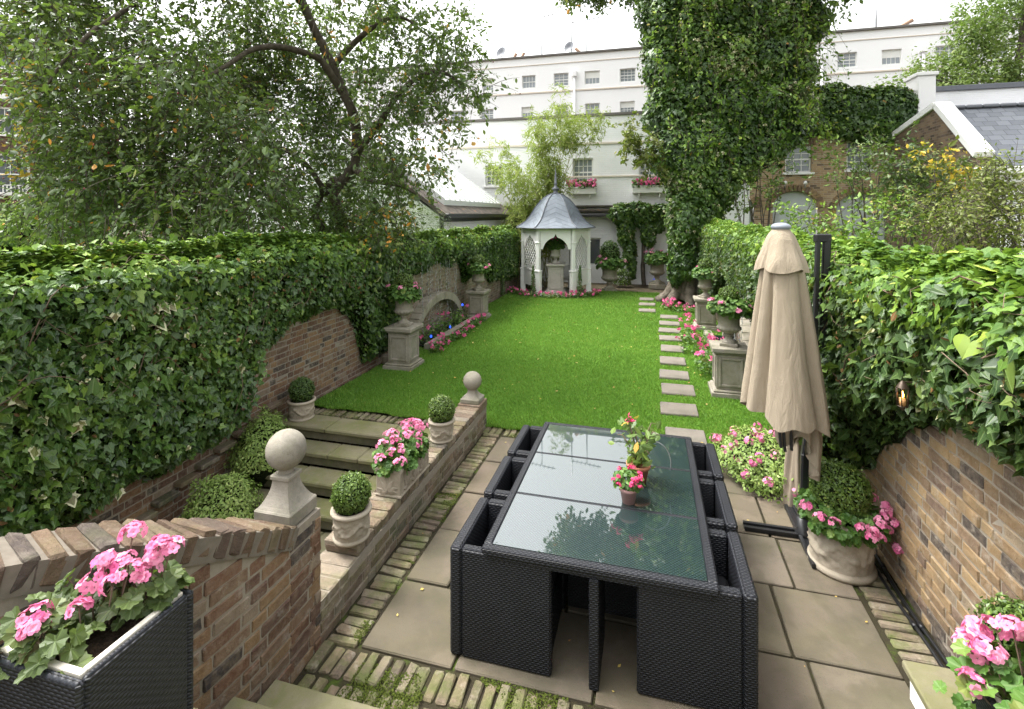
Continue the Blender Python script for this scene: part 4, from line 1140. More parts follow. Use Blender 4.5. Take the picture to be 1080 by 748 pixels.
# brown brick house at the far left (turned to face the gardens)
hd = Wd(58, 226, 24.0)
ray = norm(np.array((hd[0], hd[1]))); rzh = math.atan2(-ray[0], ray[1]) + .05
w = thing("brick_house", "red brown brick house with white sash windows and slate mansard at the left edge", "house", (hd[0], hd[1], 0), rzh)
sc_ = float(np.hypot(hd[0], hd[1])) / 540.0 * 1.18; sx_ = 24.0 / 540 * .93
def hz(py): return CAMZ + (HOR - py) * 24.0 / 540
zt = hz(84)
hs_ = [(-2.15, -.85, hz(206), hz(165)), (-2.3, -1.05, hz(146), hz(118)), (-5.6, -4.3, hz(206), hz(165)), (-5.6, -4.3, hz(146), hz(118))]
m = MB(); wall_holes(m, -16, 0, -.03, zt, 0, hs_, .15); m.add([(0, 0, -.03), (0, 9, -.03), (0, 9, zt), (0, 0, zt)], [[0, 1, 2, 3]]); m.build("wall", M['redbrick'], w)
m = MB(); m.prism([(0.05, zt + .1), (9, zt + .1), (8.2, zt + 2.4), (.8, zt + 2.4)], ((-16, 0, 0), (0, 1, 0), (0, 0, 1), (1, 0, 0)), 15.9); m.build("roof", M['slate'], w)
m = MB(); m.span(-16, .08, -.1, .2, zt + .003, zt + .18, .01); m.span(-16, 0, -.06, -.003, zt - 1.2, zt - 1.0, .01); m.build("parapet", M['white'], w)
for h in hs_: window(w, *h, 0, 2, 2, 'pane', fw=.1, world=False)
a, c = hs_[0][0] - .1, hs_[0][1] + .1; zb3 = hs_[0][2]; m = MB()
m.span(a, c, -.35, -.30, zb3 + .38, zb3 + .42, .005); m.span(a, c, -.35, -.30, zb3 + .02, zb3 + .07, .005)
for k in range(12): m.span(a + k * (c - a) / 12, a + k * (c - a) / 12 + .05, -.345, -.305, zb3 + .07, zb3 + .38, .004)
m.span(a, c, -.36, -.003, zb3 - .05, zb3 + .018, .005)
m.build("balustrade", M['joinery'], w)
# ================================================================== PLANT HELPERS
def box_ball(parent, c, r, n=2600, size=.022, mat='box', name="box_ball", squash=1.0, top=1.0):
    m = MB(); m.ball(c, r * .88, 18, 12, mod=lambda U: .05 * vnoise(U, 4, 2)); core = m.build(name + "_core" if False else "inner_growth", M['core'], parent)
    U = rdir(n); rad = r * (1 + .06 * vnoise(U, 3.2, int(r * 1000) % 50)) * np.where(rng.uniform(0, 1, n) < .06, rng.uniform(1.0, 1.09, n), rng.uniform(.88, 1.02, n))
    P = U * rad[:, None] * (1, 1, squash) + np.asarray(c, float)
    m = MB(); m.scatter(T_DIAM, P, U + rng.normal(0, .55, (n, 3)), U * .5 + rdir(n), rng.uniform(.7, 1.3, n) * size, np.clip(.45 + .22 * U[:, 2] * 0 + rng.normal(0, .25, n), 0, 1))
    return m.build(name, M[mat], parent)
def geranium(parent, c, R, n_leaf, heads, leaf=.07, head=.05, mat='geran', pink='pink', fl=.026, per=16, tmpl=None, ring=False, petal=None, low=-.15, stems=True):
    """mounded geranium: R=(rx,ry,rz); heads = list of offsets or a count"""
    c = np.asarray(c, float); R = np.asarray(R, float)
    U = rdir(n_leaf, low); rad = rng.uniform(.45, 1.0, n_leaf) ** .6
    if ring: rad = rng.uniform(.72, 1.05, n_leaf)
    P = c + U * rad[:, None] * R
    m = MB(); m.scatter(tmpl or T_HEX, P, U * .6 + UP * .6 + rng.normal(0, .35, (n_leaf, 3)), U + rng.normal(0, .5, (n_leaf, 3)), leaf * rng.uniform(.65, 1.3, n_leaf), np.clip(rng.normal(.45, .25, n_leaf), 0, 1))
    m.build("leaves", M[mat], parent)
    if np.isscalar(heads):
        V = rdir(int(heads), .05 if not ring else -.1); V[:, 2] *= .9
        Hc = c + norm(V) * R * rng.uniform(.95, 1.18, (int(heads), 1))
    else: Hc = c + np.asarray(heads, float) * R
    k = per; Q = rdir(len(Hc) * k, -.2); Pc = np.repeat(Hc, k, 0) + Q * head * rng.uniform(.6, 1.0, (len(Q), 1)) * (1, 1, .75)
    m = MB(); m.scatter(petal or T_FLOWER, Pc, Q + UP * .25 + rng.normal(0, .25, Q.shape), rdir(len(Q)), fl * rng.uniform(.8, 1.25, len(Q)), np.clip(rng.normal(.5, .3, len(Q)), 0, 1))
    m.build("blossoms", M[pink], parent)
    if stems:
        m = MB()
        for h in Hc:
            b0 = c + (h - c) * (.35, .35, .1); m.tube([b0, (b0 + h) / 2 + (0, 0, .02), h], .004, 5)
        m.build("stems", M['twig'], parent)
    return Hc

# ================================================================== RATTAN TABLE AND CHAIRS
TC = (-.305, 3.86)
t = thing("dining_table", "large black rattan dining table with three dark glass panels on the patio", "table", (TC[0], TC[1], 0))
hx, hy, TZ = .665, .965, .715
m = MB(); fwd = .055
m.span(-hx, hx, -hy, -hy + fwd, TZ - .045, TZ, .010).span(-hx, hx, hy - fwd, hy, TZ - .045, TZ, .010)
m.span(-hx, -hx + fwd, -hy + fwd, hy - fwd, TZ - .045, TZ, .010).span(hx - fwd, hx, -hy + fwd, hy - fwd, TZ - .045, TZ, .010)
for k in (1, 2):
    yk = -hy + 2 * hy * k / 3; m.span(-hx + fwd, hx - fwd, yk - .012, yk + .012, TZ - .04, TZ - .001, .004)
m.span(-hx + .03, hx - .03, -hy + .03, hy - .03, TZ - .085, TZ - .047, .004)
m.build("table_frame", M['rattan'], t)
for k in range(3):
    ya, yb = -hy + 2 * hy * k / 3, -hy + 2 * hy * (k + 1) / 3
    m = MB(); m.span(-hx + fwd + .002, hx - fwd - .002, ya + (fwd if k == 0 else .012) + .002, yb - (fwd if k == 2 else .012) - .002, TZ - .012, TZ - .0015, .0003); m.build("glass_panel", M['tglass'], t)
for s in (-1, 1):
    m = MB(); m.span(-.028, .028, s * (hy - .02) - (.42 if s > 0 else 0), s * (hy - .02) + (0 if s > 0 else .42), 0.002, TZ - .086, .006); m.build("leg", M['rattan'], t)
m = MB(); m.span(-.24, .24, -.36, -.33, .004, TZ - .09, .005).span(-.24, .24, .33, .36, .004, TZ - .09, .005).span(-.026, .026, -.329, .329, .004, TZ - .09, .005); m.build("added_shade_panel", M['rattan'], t)  # added panels that block light so the floor under the table goes dark
def chair(loc, rz, label):
    """cube armchair: open towards local +X (under the table), back at local -X"""
    t = thing("rattan_chair", label, "chair", loc, rz, "cube chairs tucked under the table")
    w, d, h = .585, .63, .665
    m = MB(); m.span(-d / 2, -d / 2 + .075, -w / 2, w / 2, .003, h, .014); m.build("backrest", M['rattan'], t)
    for s in (-1, 1):
        m = MB(); y0, y1 = (w / 2 - .06, w / 2) if s > 0 else (-w / 2, -w / 2 + .06)
        m.span(-d / 2 + .076, d / 2, y0, y1, .003, h - .001, .012); m.build("side_panel", M['rattan'], t)
    m = MB(); m.span(-d / 2 + .077, d / 2 - .02, -w / 2 + .061, w / 2 - .061, .02, .34, .008); m.build("seat", M['rattan'], t)
    m = MB(); m.span(-d / 2 + .08, d / 2 - .03, -w / 2 + .066, w / 2 - .066, .343, .42, .025); m.build("cushion", M['cushion'], t)
    return t
pos = ["nearest the camera", "middle of three", "nearest the lawn"]
c0 = None
for k in range(3):
    for s in (-1, 1):
        loc = (-.868 if s < 0 else .243, 3.222 + k * .655 + (.03 if s > 0 else 0), 0)
        lab = f"black rattan cube chair, {'low wall' if s < 0 else 'parasol'} side of the table, {pos[k]}"
        if c0 is None: c0 = chair(loc, 0, lab)
        else: dup(c0, loc, lab, (0 if s < 0 else math.pi) + rp.normal(0, .014))

# pots on the table
t = thing("potted_plant", "pink pot of deep pink flowers standing at the front on the glass table", "potted plant", (-.14, 3.62, TZ))
m = MB(); m.lathe([(.001, .0), (.042, 0), (.058, .085), (.064, .085), (.066, .108), (.058, .108), (.054, .095), (.001, .09)], 24); m.build("pot", M['pinkpot'], t)
geranium(t, (0, 0, .14), (.10, .10, .09), 170, 20, .042, .018, 'geran', 'rose', .016, 9)
t = thing("potted_plant", "tall straggling plant with yellowing leaves and few pink flowers behind the pink pot", "potted plant", (-.08, 3.92, TZ))
m = MB(); m.lathe([(.001, .0), (.055, 0), (.08, .11), (.088, .11), (.09, .135), (.08, .135), (.075, .12), (.001, .115)], 24); m.build("pot", M['terra'], t)
m = MB(); tips = []
for k in range(11):
    a = k * 2.4; l = rng.uniform(.06, .15); h = rng.uniform(.12, .34); p = [(0, 0, .12), (math.cos(a) * l * .5, math.sin(a) * l * .5, .12 + h * .6), (math.cos(a) * l, math.sin(a) * l, .12 + h), (math.cos(a) * l * 1.4, math.sin(a) * l * 1.4, .12 + h * .96)]
    m.tube(p, [.006, .005, .004, .002], 5); tips.append(p)
m.build("stems", M['twig'], t)
Q = np.concatenate([[np.array(p[i]) * (1 - f) + np.array(p[i + 1]) * f for i in (0, 1, 2) for f in rng.uniform(0, 1, 4)] for p in tips])
m = MB(); m.scatter(T_OVAL, Q + rng.normal(0, .03, Q.shape), rdir(len(Q), -.1) + (0, -.3, .5), rdir(len(Q)), rng.uniform(.05, .10, len(Q)), np.clip(rng.normal(.42, .2, len(Q)), 0, .8)); m.build("leaves", M['shrub'], t)
Q2 = Q[::18]; m = MB(); m.scatter(T_OVAL, Q2 + rng.normal(0, .05, Q2.shape), rdir(len(Q2)), rdir(len(Q2)), rng.uniform(.05, .09, len(Q2)), rng.uniform(0, 1, len(Q2))); m.build("yellowed_leaves", M['yellowleaf'], t)
Pq = np.array((-.06, -.02, .46)) + rng.normal(0, .018, (14, 3)); m = MB(); m.scatter(T_FLOWER, Pq, rdir(14) + UP, rdir(14), rng.uniform(.02, .03, 14), rng.uniform(0, 1, 14)); m.build("blossoms", M['rose'], t)
m = MB()
for k in range(1):
    a = np.linspace(-.3, 2.6, 18); m.tube(np.column_stack((.12 + .11 * np.cos(a), -.03 + 0 * a, .17 + .15 * np.sin(a))), .004, 6)
m.build("support_hoop", M['steel'], t)

# ================================================================== PARASOL
PB = Wz(847, 566, 0)
t = thing("parasol", "closed beige cantilever parasol on a black mast with cross base", "parasol", (PB[0], PB[1], 0))
Rv = np.array((CT, ST, 0)); Fv = np.array((-ST, CT, 0))
m = MB()
for (dx, dy, L) in ((-1, 0, .46), (1, 0, .14), (0, 1, .42), (0, -1, .42)):
    d = np.array((dx, dy, 0.)); s = np.array((-dy, dx, 0.))
    for o in (-.034, .034): m.beam(d * .05 + s * o + (0, 0, .022), d * L + s * o + (0, 0, .022), .028, .036)
    m.beam(d * .05 + (0, 0, .012), d * L + (0, 0, .012), .045, .014)
m.build("cross_base", M['blackmetal'], t)
m = MB(); m.lathe([(.001, .0), (.062, .0), (.062, .05), (.048, .06), (.048, .16), (.001, .16)], 20); m.build("socket", M['blackmetal'], t)
top = Rv * .170 + np.array((0, 0, 2.50))
m = MB(); m.beam((0, 0, .12), Rv * .016 + (0, 0, .70), .062, .062, up=(0, 1, 0), b=.012); m.beam(Rv * .016 + (0, 0, .68), Rv * .160 + (0, 0, 1.66), .060, .060, up=(0, 1, 0), b=.012)
m.beam(Rv * .162 + (0, 0, 1.64), top + Rv * .03, .058, .05, up=(0, 1, 0), b=.008)
m.build("mast", M['blackmetal'], t)
m = MB(); m.beam(Rv * .09 + (0, 0, 1.45), top - Rv * .045, .034, .05, up=(0, 1, 0), b=.006)
m.beam(top - Rv * .075, top + Rv * .06, .07, .05, up=(0, 1, 0), b=.008); m.build("arm", M['blackmetal'], t)
# folded canopy: cloth hung in folds round its ribs
cb = Wd(823.5, 300, 4.02) - np.array((PB[0], PB[1], 0)); cb = np.array((cb[0], cb[1], 0))
def canopy(mb, prof, seg, hem, fold, c, tilt=(0, 0), seed=0, kf=4):
    n = len(prof); a = np.linspace(0, 2 * math.pi, seg, endpoint=False); V = []
    for i, (r, z) in enumerate(prof):
        f = i / (n - 1)
        ph = a + .25 * np.sin(2 * a + seed) + .12 * f * np.sin(3 * a + 1.7)
        k = fold * min(1, f * 1.6)
        lob = np.abs(np.cos(kf * ph)) ** .7 * 1.25 - .8
        sub = .35 * np.cos(11 * ph + 2 * f) + .18 * np.cos(19 * ph + 5 * f)
        rr = r * (1 + k * (lob + sub * .35)) * (1 + .045 * f * fbm(np.stack((3 * np.cos(a), 3 * np.sin(a), 0 * a + z * 1.3), -1), 1.6, 5))
        zz = z + hem(a) * f ** 3
        V.append(np.column_stack((c[0] + rr * np.cos(a) + tilt[0] * f, c[1] + rr * np.sin(a) + tilt[1] * f, zz)))
    V = np.concatenate(V); i = np.arange(n - 1)[:, None]; j = np.arange(seg)[None]; k = (j + 1) % seg
    fc = np.stack(np.broadcast_arrays(i * seg + j, (i + 1) * seg + j, (i + 1) * seg + k, i * seg + k), -1).reshape(-1, 4)
    mb.add(V, fc, .5, True)
m = MB(); pr = [(.05, 2.60), (.085, 2.52), (.12, 2.40), (.145, 2.28), (.165, 2.10), (.20, 1.80), (.235, 1.52), (.262, 1.34), (.282, 1.18)]
prs = [(np.interp(q, np.linspace(0, 1, len(pr)), [p[0] for p in pr]), np.interp(q, np.linspace(0, 1, len(pr)), [p[1] for p in pr])) for q in np.linspace(0, 1, 40)]
aR = math.atan2(Rv[1], Rv[0])
hem = lambda a: -.06 * np.cos(a - aR + .4) - .07 * np.abs(np.cos(2 * a + .6)) - .02 * np.sin(9 * a)
canopy(m, prs, 160, hem, .32, cb, (Rv[0] * .02, Rv[1] * .02)); can = m.build("canopy", M['canvas'], t)
m = MB(); pr2 = [(.05, 2.598), (.095, 2.53), (.135, 2.41), (.165, 2.33), (.178, 2.285)]
prs = [(np.interp(q, np.linspace(0, 1, len(pr2)), [p[0] for p in pr2]), np.interp(q, np.linspace(0, 1, len(pr2)), [p[1] for p in pr2])) for q in np.linspace(0, 1, 16)]
canopy(m, prs, 120, lambda a: -.035 * np.abs(np.cos(2 * a + .5)), .22, cb, seed=.4, kf=2); m.build("vent_flap", M['canvas'], can)
m = MB(); pr3 = [(.12, 1.5), (.135, 1.2), (.145, 1.04), (.14, .92)]
prs = [(np.interp(q, np.linspace(0, 1, 4), [p[0] for p in pr3]), np.interp(q, np.linspace(0, 1, 4), [p[1] for p in pr3])) for q in np.linspace(0, 1, 20)]
canopy(m, prs, 120, lambda a: -.16 * np.cos(a - aR + .3) - .12 * np.cos(3 * a + 1.), .55, cb + Rv * .11, seed=1.3); m.build("inner_folds", M['canvas'], can)
m = MB(); m.ball(cb + (0, 0, 2.60), (.075, .075, .035), 16, 8); m.build("top_cap", M['greycap'], t)
m = MB()
for o in (-.05, -.02, .03): m.beam(cb + Rv * (o * 1.5) - Fv * .02 + (0, 0, 1.5), cb + Rv * o - Fv * .10 + (0, 0, .86 + abs(o)), .02, .02)
m.build("ribs", M['blackmetal'], t)
cvp = Wz(866, 545, 0)
t = thing("fabric_cover", "grey brown fabric cover tied in a bundle behind the parasol mast", "cover", (1.36, 5.32, 0))
m = MB(); pr = [(.15, .0), (.135, .2), (.11, .45), (.095, .6), (.125, .64), (.13, .8), (.115, 1.0), (.08, 1.25), (.02, 1.36)]
prs = [(np.interp(q, np.linspace(0, 1, len(pr)), [p[0] for p in pr]), np.interp(q, np.linspace(0, 1, len(pr)), [p[1] for p in pr])) for q in np.linspace(0, 1, 40)]
m.lathe(prs, 72, mod=lambda A, r, z: (r * (1 + .16 * np.cos(7 * A + 2 * np.sin(3 * z)) * np.exp(-((z - .6) / .5) ** 2) + .08 * np.cos(13 * A)), z)); m.build("cloth", M['cover'], t)
m = MB(); m.lathe([(.10, .60), (.112, .605), (.112, .635), (.10, .64)], 40); m.build("tie", M['cover'], t)

# ================================================================== POTS, URNS, PEDESTALS
def relief_pot(parent, r0, r1, h, rim=.02, seed=0, name="pot", mat='pot'):
    """round stone pot with roll rim, moulded foot and swags in relief"""
    pr = [(.001, 0), (r0 * 1.06, 0), (r0 * 1.08, h * .05), (r0 * 1.05, h * .10), (r0 * .98, h * .12)]
    pr += [(np.interp(q, [0, .5, 1], [r0 * .98, (r0 + r1) * .5 * .985, r1 * .97]), h * (.13 + .69 * q)) for q in np.linspace(0, 1, 22)]
    pr += [(r1 * .98, h * .84), (r1 + rim, h * .87), (r1 + rim * 1.3, h * .93), (r1 + rim, h * .985), (r1 - .005, h), (r1 - .03, h * .97), (r1 - .035, h * .8), (.001, h * .78)]
    def mod(A, r, z):
        q = z / h; band = np.clip(1 - ((q - .46) / .30) ** 6, 0, 1) * (r > r0 * .5) * (q < .83)
        sw = q - (.62 - .30 * np.abs(np.sin(2 * A + seed)) ** 1.2)
        g = np.exp(-(sw / .065) ** 2)
        P = np.stack((np.cos(A) * 3, np.sin(A) * 3, q * 4), -1)
        return r + band * (.016 * g * (.7 + .5 * vnoise(P, 5., seed)) + .006 * vnoise(P, 2.6, seed + 2) + .004 * vnoise(P, 6, seed + 4)) * (r1 / .15), z
    m = MB(); m.lathe(pr, 96, mod=mod); m.build(name, M[mat], parent)
    m = MB(); m.lathe([(.001, h * .93), (r1 - .034, h * .92)], 24); m.build("soil", M['soil'], parent)

def pot_ball(loc, r0, r1, h, rb, label, n=2400, mat='box', seed=0, size=.02):
    t = thing("potted_box_ball", label, "potted plant", loc, 0, "clipped box balls in pots")
    relief_pot(t, r0, r1, h, .012, seed)
    box_ball(t, (0, 0, h + rb * .72), rb, n, size, mat)
    return t
pot_ball((-2.105, 3.31, .346), .122, .132, .215, .138, "box ball in a stone pot on the low wall, just behind the near pier", 4200, 'box', 1, .017)
pot_ball((-2.10, 4.98, .346), .112, .126, .215, .142, "box ball in a stone pot on the low wall beside the small far finial", 3400, 'box', 2, .018)
p = Wz(321, 441, .0); pot_ball((-4.46, 5.84, 0.0), .15, .165, .25, .165, "dark box ball in a stone pot at the head of the stairs by the wall", 3000, 'box_dark', 3, .02)

# stone trough of pink geraniums on the low wall
t = thing("stone_trough", "rectangular stone trough with carved leaves and pink geraniums on the low wall", "planter", (-2.10, 4.13, .346))
m = MB(); a, l, h = .112, .285, .225
m.span(-a, a, -l, -l + .03, 0, h, .006).span(-a, a, l - .03, l, 0, h, .006).span(-a, -a + .03, -l + .03, l - .03, 0, h, .006).span(a - .03, a, -l + .03, l - .03, 0, h, .006)
m.span(-a + .03, a - .03, -l + .03, l - .03, .0, .02, 0)
for s in (-1, 1):
    m.span(-a - .008, a + .008, s * (l - .008) - .014, s * (l - .008) + .014, h - .028, h + .004, .006).span(-a - .008, a + .008, s * (l - .008) - .014, s * (l - .008) + .014, .0, .022, .006)
    m.span(s * (a - .008) - .014, s * (a - .008) + .014, -l + .0065, l - .0065, h - .0275, h + .0035, .006).span(s * (a - .008) - .014, s * (a - .008) + .014, -l + .0065, l - .0065, .0005, .0215, .006)
m.build("trough", M['pot'], t)
m = MB()
def carved(mb, o, u, v, n, cx, cz, ang, L, W):
    d = np.array((math.cos(ang), math.sin(ang))); e = np.array((-d[1], d[0])); K = 9; q = np.linspace(0, 1, K)
    w = W * np.sin(math.pi * q ** .8) ; ctr = [np.array((cx, cz)) + d * L * s + e * .12 * L * math.sin(s * 2.2) for s in q]
    rows = []
    for c_, ww in zip(ctr, w):
        for s, hgt in ((-1, 0), (-.5, .009), (0, .004), (.5, .009), (1, 0)):
            pt = c_ + e * ww * s; rows.append(o + u * pt[0] + v * pt[1] + n * hgt)
    mb.grid(np.array(rows), K, 5)
X_, Y_, Z_ = np.eye(3)
for (an, L) in ((1.57, .14), (1.0, .12), (2.1, .12), (.4, .10), (2.75, .10), (.05, .08), (3.1, .08)): carved(m, np.array((0, -l - .001, 0)), X_, Z_, -Y_, 0, .04, an, L, .022)
for cx_ in (-.15, .0, .15):
    for (an, L) in ((1.57, .13), (.9, .10), (2.2, .10), (.2, .08), (2.95, .08)): carved(m, np.array((a + .001, 0, 0)), Y_, Z_, X_, cx_, .05, an, L, .02)
m.build("carved_leaves", M['pot'], t)
m = MB(); m.span(-a + .031, a - .031, -l + .031, l - .031, .13, .19, .004); m.build("soil", M['soil'], t)
geranium(t, (-.02, 0, .225), (.20, .36, .19), 560, [(-.1, -.95, .62), (.25, -.7, .75), (-.35, -.62, .95), (.1, -.45, 1.05), (.5, -.5, .75), (-.2, -.25, 1.15), (.35, -.1, 1.0), (-.5, -.1, 1.0), (.1, .15, 1.15), (.5, .25, .8), (-.3, .35, 1.05), (.25, .5, 1.0), (-.1, .7, .95), (.4, .8, .75), (.0, .95, .7), (.75, .0, .6), (.7, -.85, .5), (-.4, .85, .8)], .062, .055, 'geran', 'pink', .03, 15, T_ROUND)

# ball finials
def finial(loc, s, label, mat):
    t = thing("ball_finial", label, "finial", loc, 0, "stone ball finials")
    m = MB(); pw = .128 if s == 1 else .15; m.span(-pw * s, pw * s, -pw * s, pw * s, 0, .085 * s, .008)
    K = 10; q = np.linspace(0, 1, K); w = (pw - .012) - (pw - .067) * np.sin(q * math.pi / 2) ** .8; rows = []
    for i in range(4):
        sx, sy = ((-1, -1), (1, -1), (1, 1), (-1, 1))[i]
        rows.append(np.column_stack((sx * w * s, sy * w * s, (.085 + .155 * q) * s)))
    m.grid(np.concatenate(rows), 4, K, smooth=False, closed=True)
    m.span(-.066 * s, .066 * s, -.066 * s, .066 * s, .24 * s, .268 * s, .006)
    m.build("plinth", M[mat], t)
    m = MB(); m.lathe([(.001, .262 * s), (.05 * s, .262 * s), (.042 * s, .28 * s), (.05 * s, .30 * s)], 20); m.ball((0, 0, .405 * s), .117 if s == 1 else .115, 40, 24); o = m.build("ball", M[mat], t)
    if s != 1: t.scale = (1, 1, .78)
    if s != 1: o.scale = (1, 1, 1 / .78); o.location = (0, 0, .405 * s * (1 - 1 / .78))
    return t
finial((-2.145, 2.665, .858), 1.0, "large pale stone ball finial on the near brick pier", 'cast')
finial((-2.14, 6.06, .364), .80, "smaller grey stone ball finial at the lawn end of the low wall", 'cast_moss')

# pedestals and urns
def pedestal(loc, label, s=1.0, rz=0, h=.72, mat='cast_moss'):
    t = thing("stone_pedestal", label, "pedestal", loc, rz, "panelled stone pedestals")
    m = MB(); m.span(-.27, .27, -.27, .27, 0, .07, .006).span(-.245, .245, -.245, .245, .0705, .105, .012)
    m.span(-.20, .20, -.20, .20, .1055, h - .10, .006)
    m.span(-.225, .225, -.225, .225, h - .0995, h - .065, .012).span(-.26, .26, -.26, .26, h - .0645, h, .008)
    m.build("body", M[mat], t)
    m = MB(); z0, z1 = .15, h - .145
    for k in range(4):
        a = k * math.pi / 2; R = np.array([[math.cos(a), -math.sin(a), 0], [math.sin(a), math.cos(a), 0], [0, 0, 1]])
        for (x0, x1, za, zb) in ((-.165, -.13, z0, z1), (.13, .165, z0, z1), (-.1295, .1295, z0, z0 + .035), (-.1295, .1295, z1 - .035, z1)):
            c = R @ np.array(((x0 + x1) / 2, -.205, (za + zb) / 2)); m.boxes([c], [((x1 - x0) / 2, .011, (zb - za) / 2)], [R], .006)
    m.build("panel_moulding", M[mat], t)
    if s != 1: t.scale = (s, s, s)
    return t
def urn_mesh(parent, s=1.0, tall=False, mat='cast_moss'):
    h = .52
    m = MB(); m.span(-.125 * s, .125 * s, -.125 * s, .125 * s, 0, .045 * s, .006)
    pr = [(.10, .045), (.105, .06), (.085, .075), (.055, .10), (.045, .125), (.055, .145), (.068, .15), (.06, .165), (.05, .175), (.09, .19), (.135, .215), (.165, .245), (.172, .27), (.155, .285), (.15, .30), (.147, .36), (.152, .42), (.165, .465), (.195, .50), (.205, .512), (.20, .525), (.17, .518), (.155, .46), (.001, .45)]
    pr = [(r * s, z * s) for r, z in pr]
    def mod(A, r, z):
        q = np.clip(1 - np.abs((z / s - .235) / .05) ** 3, 0, 1)
        return r * (1 + q * .07 * (np.abs(np.cos(9 * A)) - .5)), z
    m.lathe(pr, 108, mod=mod); m.build("urn", M[mat], parent)
def urn(loc, label, s=1.0, ball=.13, heads=9, seed=0, mat='cast_moss', ballmat='box'):
    t = thing("planted_urn", label, "urn", loc, seed * .7, "planted stone urns")
    urn_mesh(t, s, mat=mat)
    if ball: box_ball(t, (0, 0, (.60 + ball * 1.0)), ball * 1.12, 1700, .026, ballmat)
    geranium(t, (0, 0, .56 * s), (.30 * s, .30 * s, .20 * s), 520, heads, .07 * s, .055 * s, 'geran', 'pink', .036, 13, ring=bool(ball), low=-.55)
    return t
PED = [(-4.18, 8.22), (-4.27, 12.55), (1.15, 8.25), (1.27, 12.8)]
pl = ["panelled stone pedestal near the stairs at the left edge of the lawn", "panelled stone pedestal beyond the fountain arch at the left of the lawn", "panelled stone pedestal behind the closed parasol, larger of the right pair in view", "panelled stone pedestal near the ivy clad tree at the right of the lawn"]
ul_ = ["stone urn of pink geraniums with box ball on the pedestal nearest the stairs", "stone urn of pink geraniums with box ball on the pedestal beyond the fountain", "stone urn of pink geraniums on the pedestal beside the parasol canopy", "stone urn of geraniums with box ball on the pedestal by the ivy clad tree"]
for k, (x, y) in enumerate(PED):
    pedestal((x, y, .02), pl[k], 1.0 if k < 2 else 1.0)
    urn((x, y, .741), ul_[k], 1.0, .15 if k != 2 else .135, 8 if k != 2 else 12, k)
# big urns by the white wall
a = Wz(643, 306.5); urn((a[0], a[1], 0), "large stone urn with topiary ball and pink flowers right of the gazebo", 1.72, .0, 10, 5)
# topiary on the large urn
t = thing("topiary", "clipped dome of green topiary rising from the large urn right of the gazebo", "topiary", (a[0], a[1] + .05, .90))
box_ball(t, (0, 0, .42), .36, 1600, .06, 'box_dark', "clipped_foliage", 1.25); m = MB(); m.tube([(0, 0, -.05), (0, 0, .3)], .03, 6); m.build("stem", M['twig'], t)
a = Wz(693, 303.5); urn((a[0], a[1], 0.15), "large stone urn with low pink flowers beside the white door", 1.6, .0, 9, 6)
t = thing("stone_plinth", "dark square plinth under the urn beside the white door", "plinth", (a[0], a[1], 0)); m = MB(); m.span(-.3, .3, -.3, .3, -.01, .149, .01); m.build("block", M['cast_moss'], t)

# big pot beside the parasol
a = Wz(889, 597)
t = thing("large_pot", "large relief stone pot with box ball and pink geraniums by the parasol base", "potted plant", (1.425, 4.47, 0))
relief_pot(t, .215, .205, .40, .015, 7)
box_ball(t, (0, 0, .57), .205, 5200, .022, 'box')
geranium(t, (0, 0, .38), (.29, .29, .14), 420, [(-.95, -.45, .75), (-.72, -.75, .55), (-.45, -.95, .6), (.15, -1.0, .55), (.4, -.95, .45), (.62, -.75, .7), (.85, -.5, .9), (.95, -.25, 1.0), (.8, -.6, .2), (.75, .1, 1.1), (1.0, -.5, .5), (1.12, -.55, -.75), (.2, .9, 1.2), (.55, -.9, .1), (.3, -1.05, .25)], .072, .045, 'geran', 'pink', .032, 15, T_ROUND, ring=True, low=-.5)

# black irrigation pipes on the ground along the right wall
for k, (dx, lab) in enumerate(((1.665, "thin black irrigation pipe along the wall foot, nearer the paving"), (1.715, "thin black irrigation pipe along the wall foot, tight against the brick"))):
    m = MB(); yy = np.linspace(3.4, 6.4, 30); m.tube(np.column_stack((dx + .012 * np.sin(yy * 4 + k), yy, .018 + .004 * np.sin(yy * 7))), .012, 8)
    for q in range(4): m.tube([(dx + .012 * math.sin((3.9 + q * .6) * 4 + k), 3.88 + q * .6, .019), (dx + .012 * math.sin((3.9 + q * .6) * 4 + k), 3.93 + q * .6, .019)], .018, 8)
    tag(m.build("irrigation_pipe", M['pipe']), lab, "pipe", "black pipes along the wall")

# ================================================================== RATTAN PLANTERS
def planter(loc, hx, hy, h, label):
    t = thing("rattan_planter", label, "planter", loc, 0)
    m = MB(); q = .028
    m.span(-hx, hx, -hy, -hy + q, 0, h, .010).span(-hx, hx, hy - q, hy, 0, h, .010).span(-hx, -hx + q, -hy + q, hy - q, 0, h - .0005, .010).span(hx - q, hx, -hy + q, hy - q, 0, h - .0005, .010)
    m.build("body", M['rattan_near'], t)
    m = MB(); r = .022; ix, iy = hx - q, hy - q
    m.span(-ix, ix, -iy, -iy + r, h - .08, h + .004, .003).span(-ix, ix, iy - r, iy, h - .08, h + .004, .003).span(-ix, -ix + r, -iy + r, iy - r, h - .08, h + .0035, .003).span(ix - r, ix, -iy + r, iy - r, h - .08, h + .0035, .003)
    m.build("rim", M['rim'], t)
    m = MB(); n = 24; X, Y = np.meshgrid(np.linspace(-ix + r, ix - r, n), np.linspace(-iy + r, iy - r, n), indexing='ij'); Pz = np.stack((X, Y, 0 * X), -1)
    Pz[..., 2] = h - .055 + .016 * fbm(Pz, 22, 3); m.grid(Pz.reshape(-1, 3), n, n); m.build("soil", M['soil'], t)
    return t
t = planter((-1.91, 1.385, .68), .212, .212, .57, "black rattan planter of pink geraniums in the near left corner")
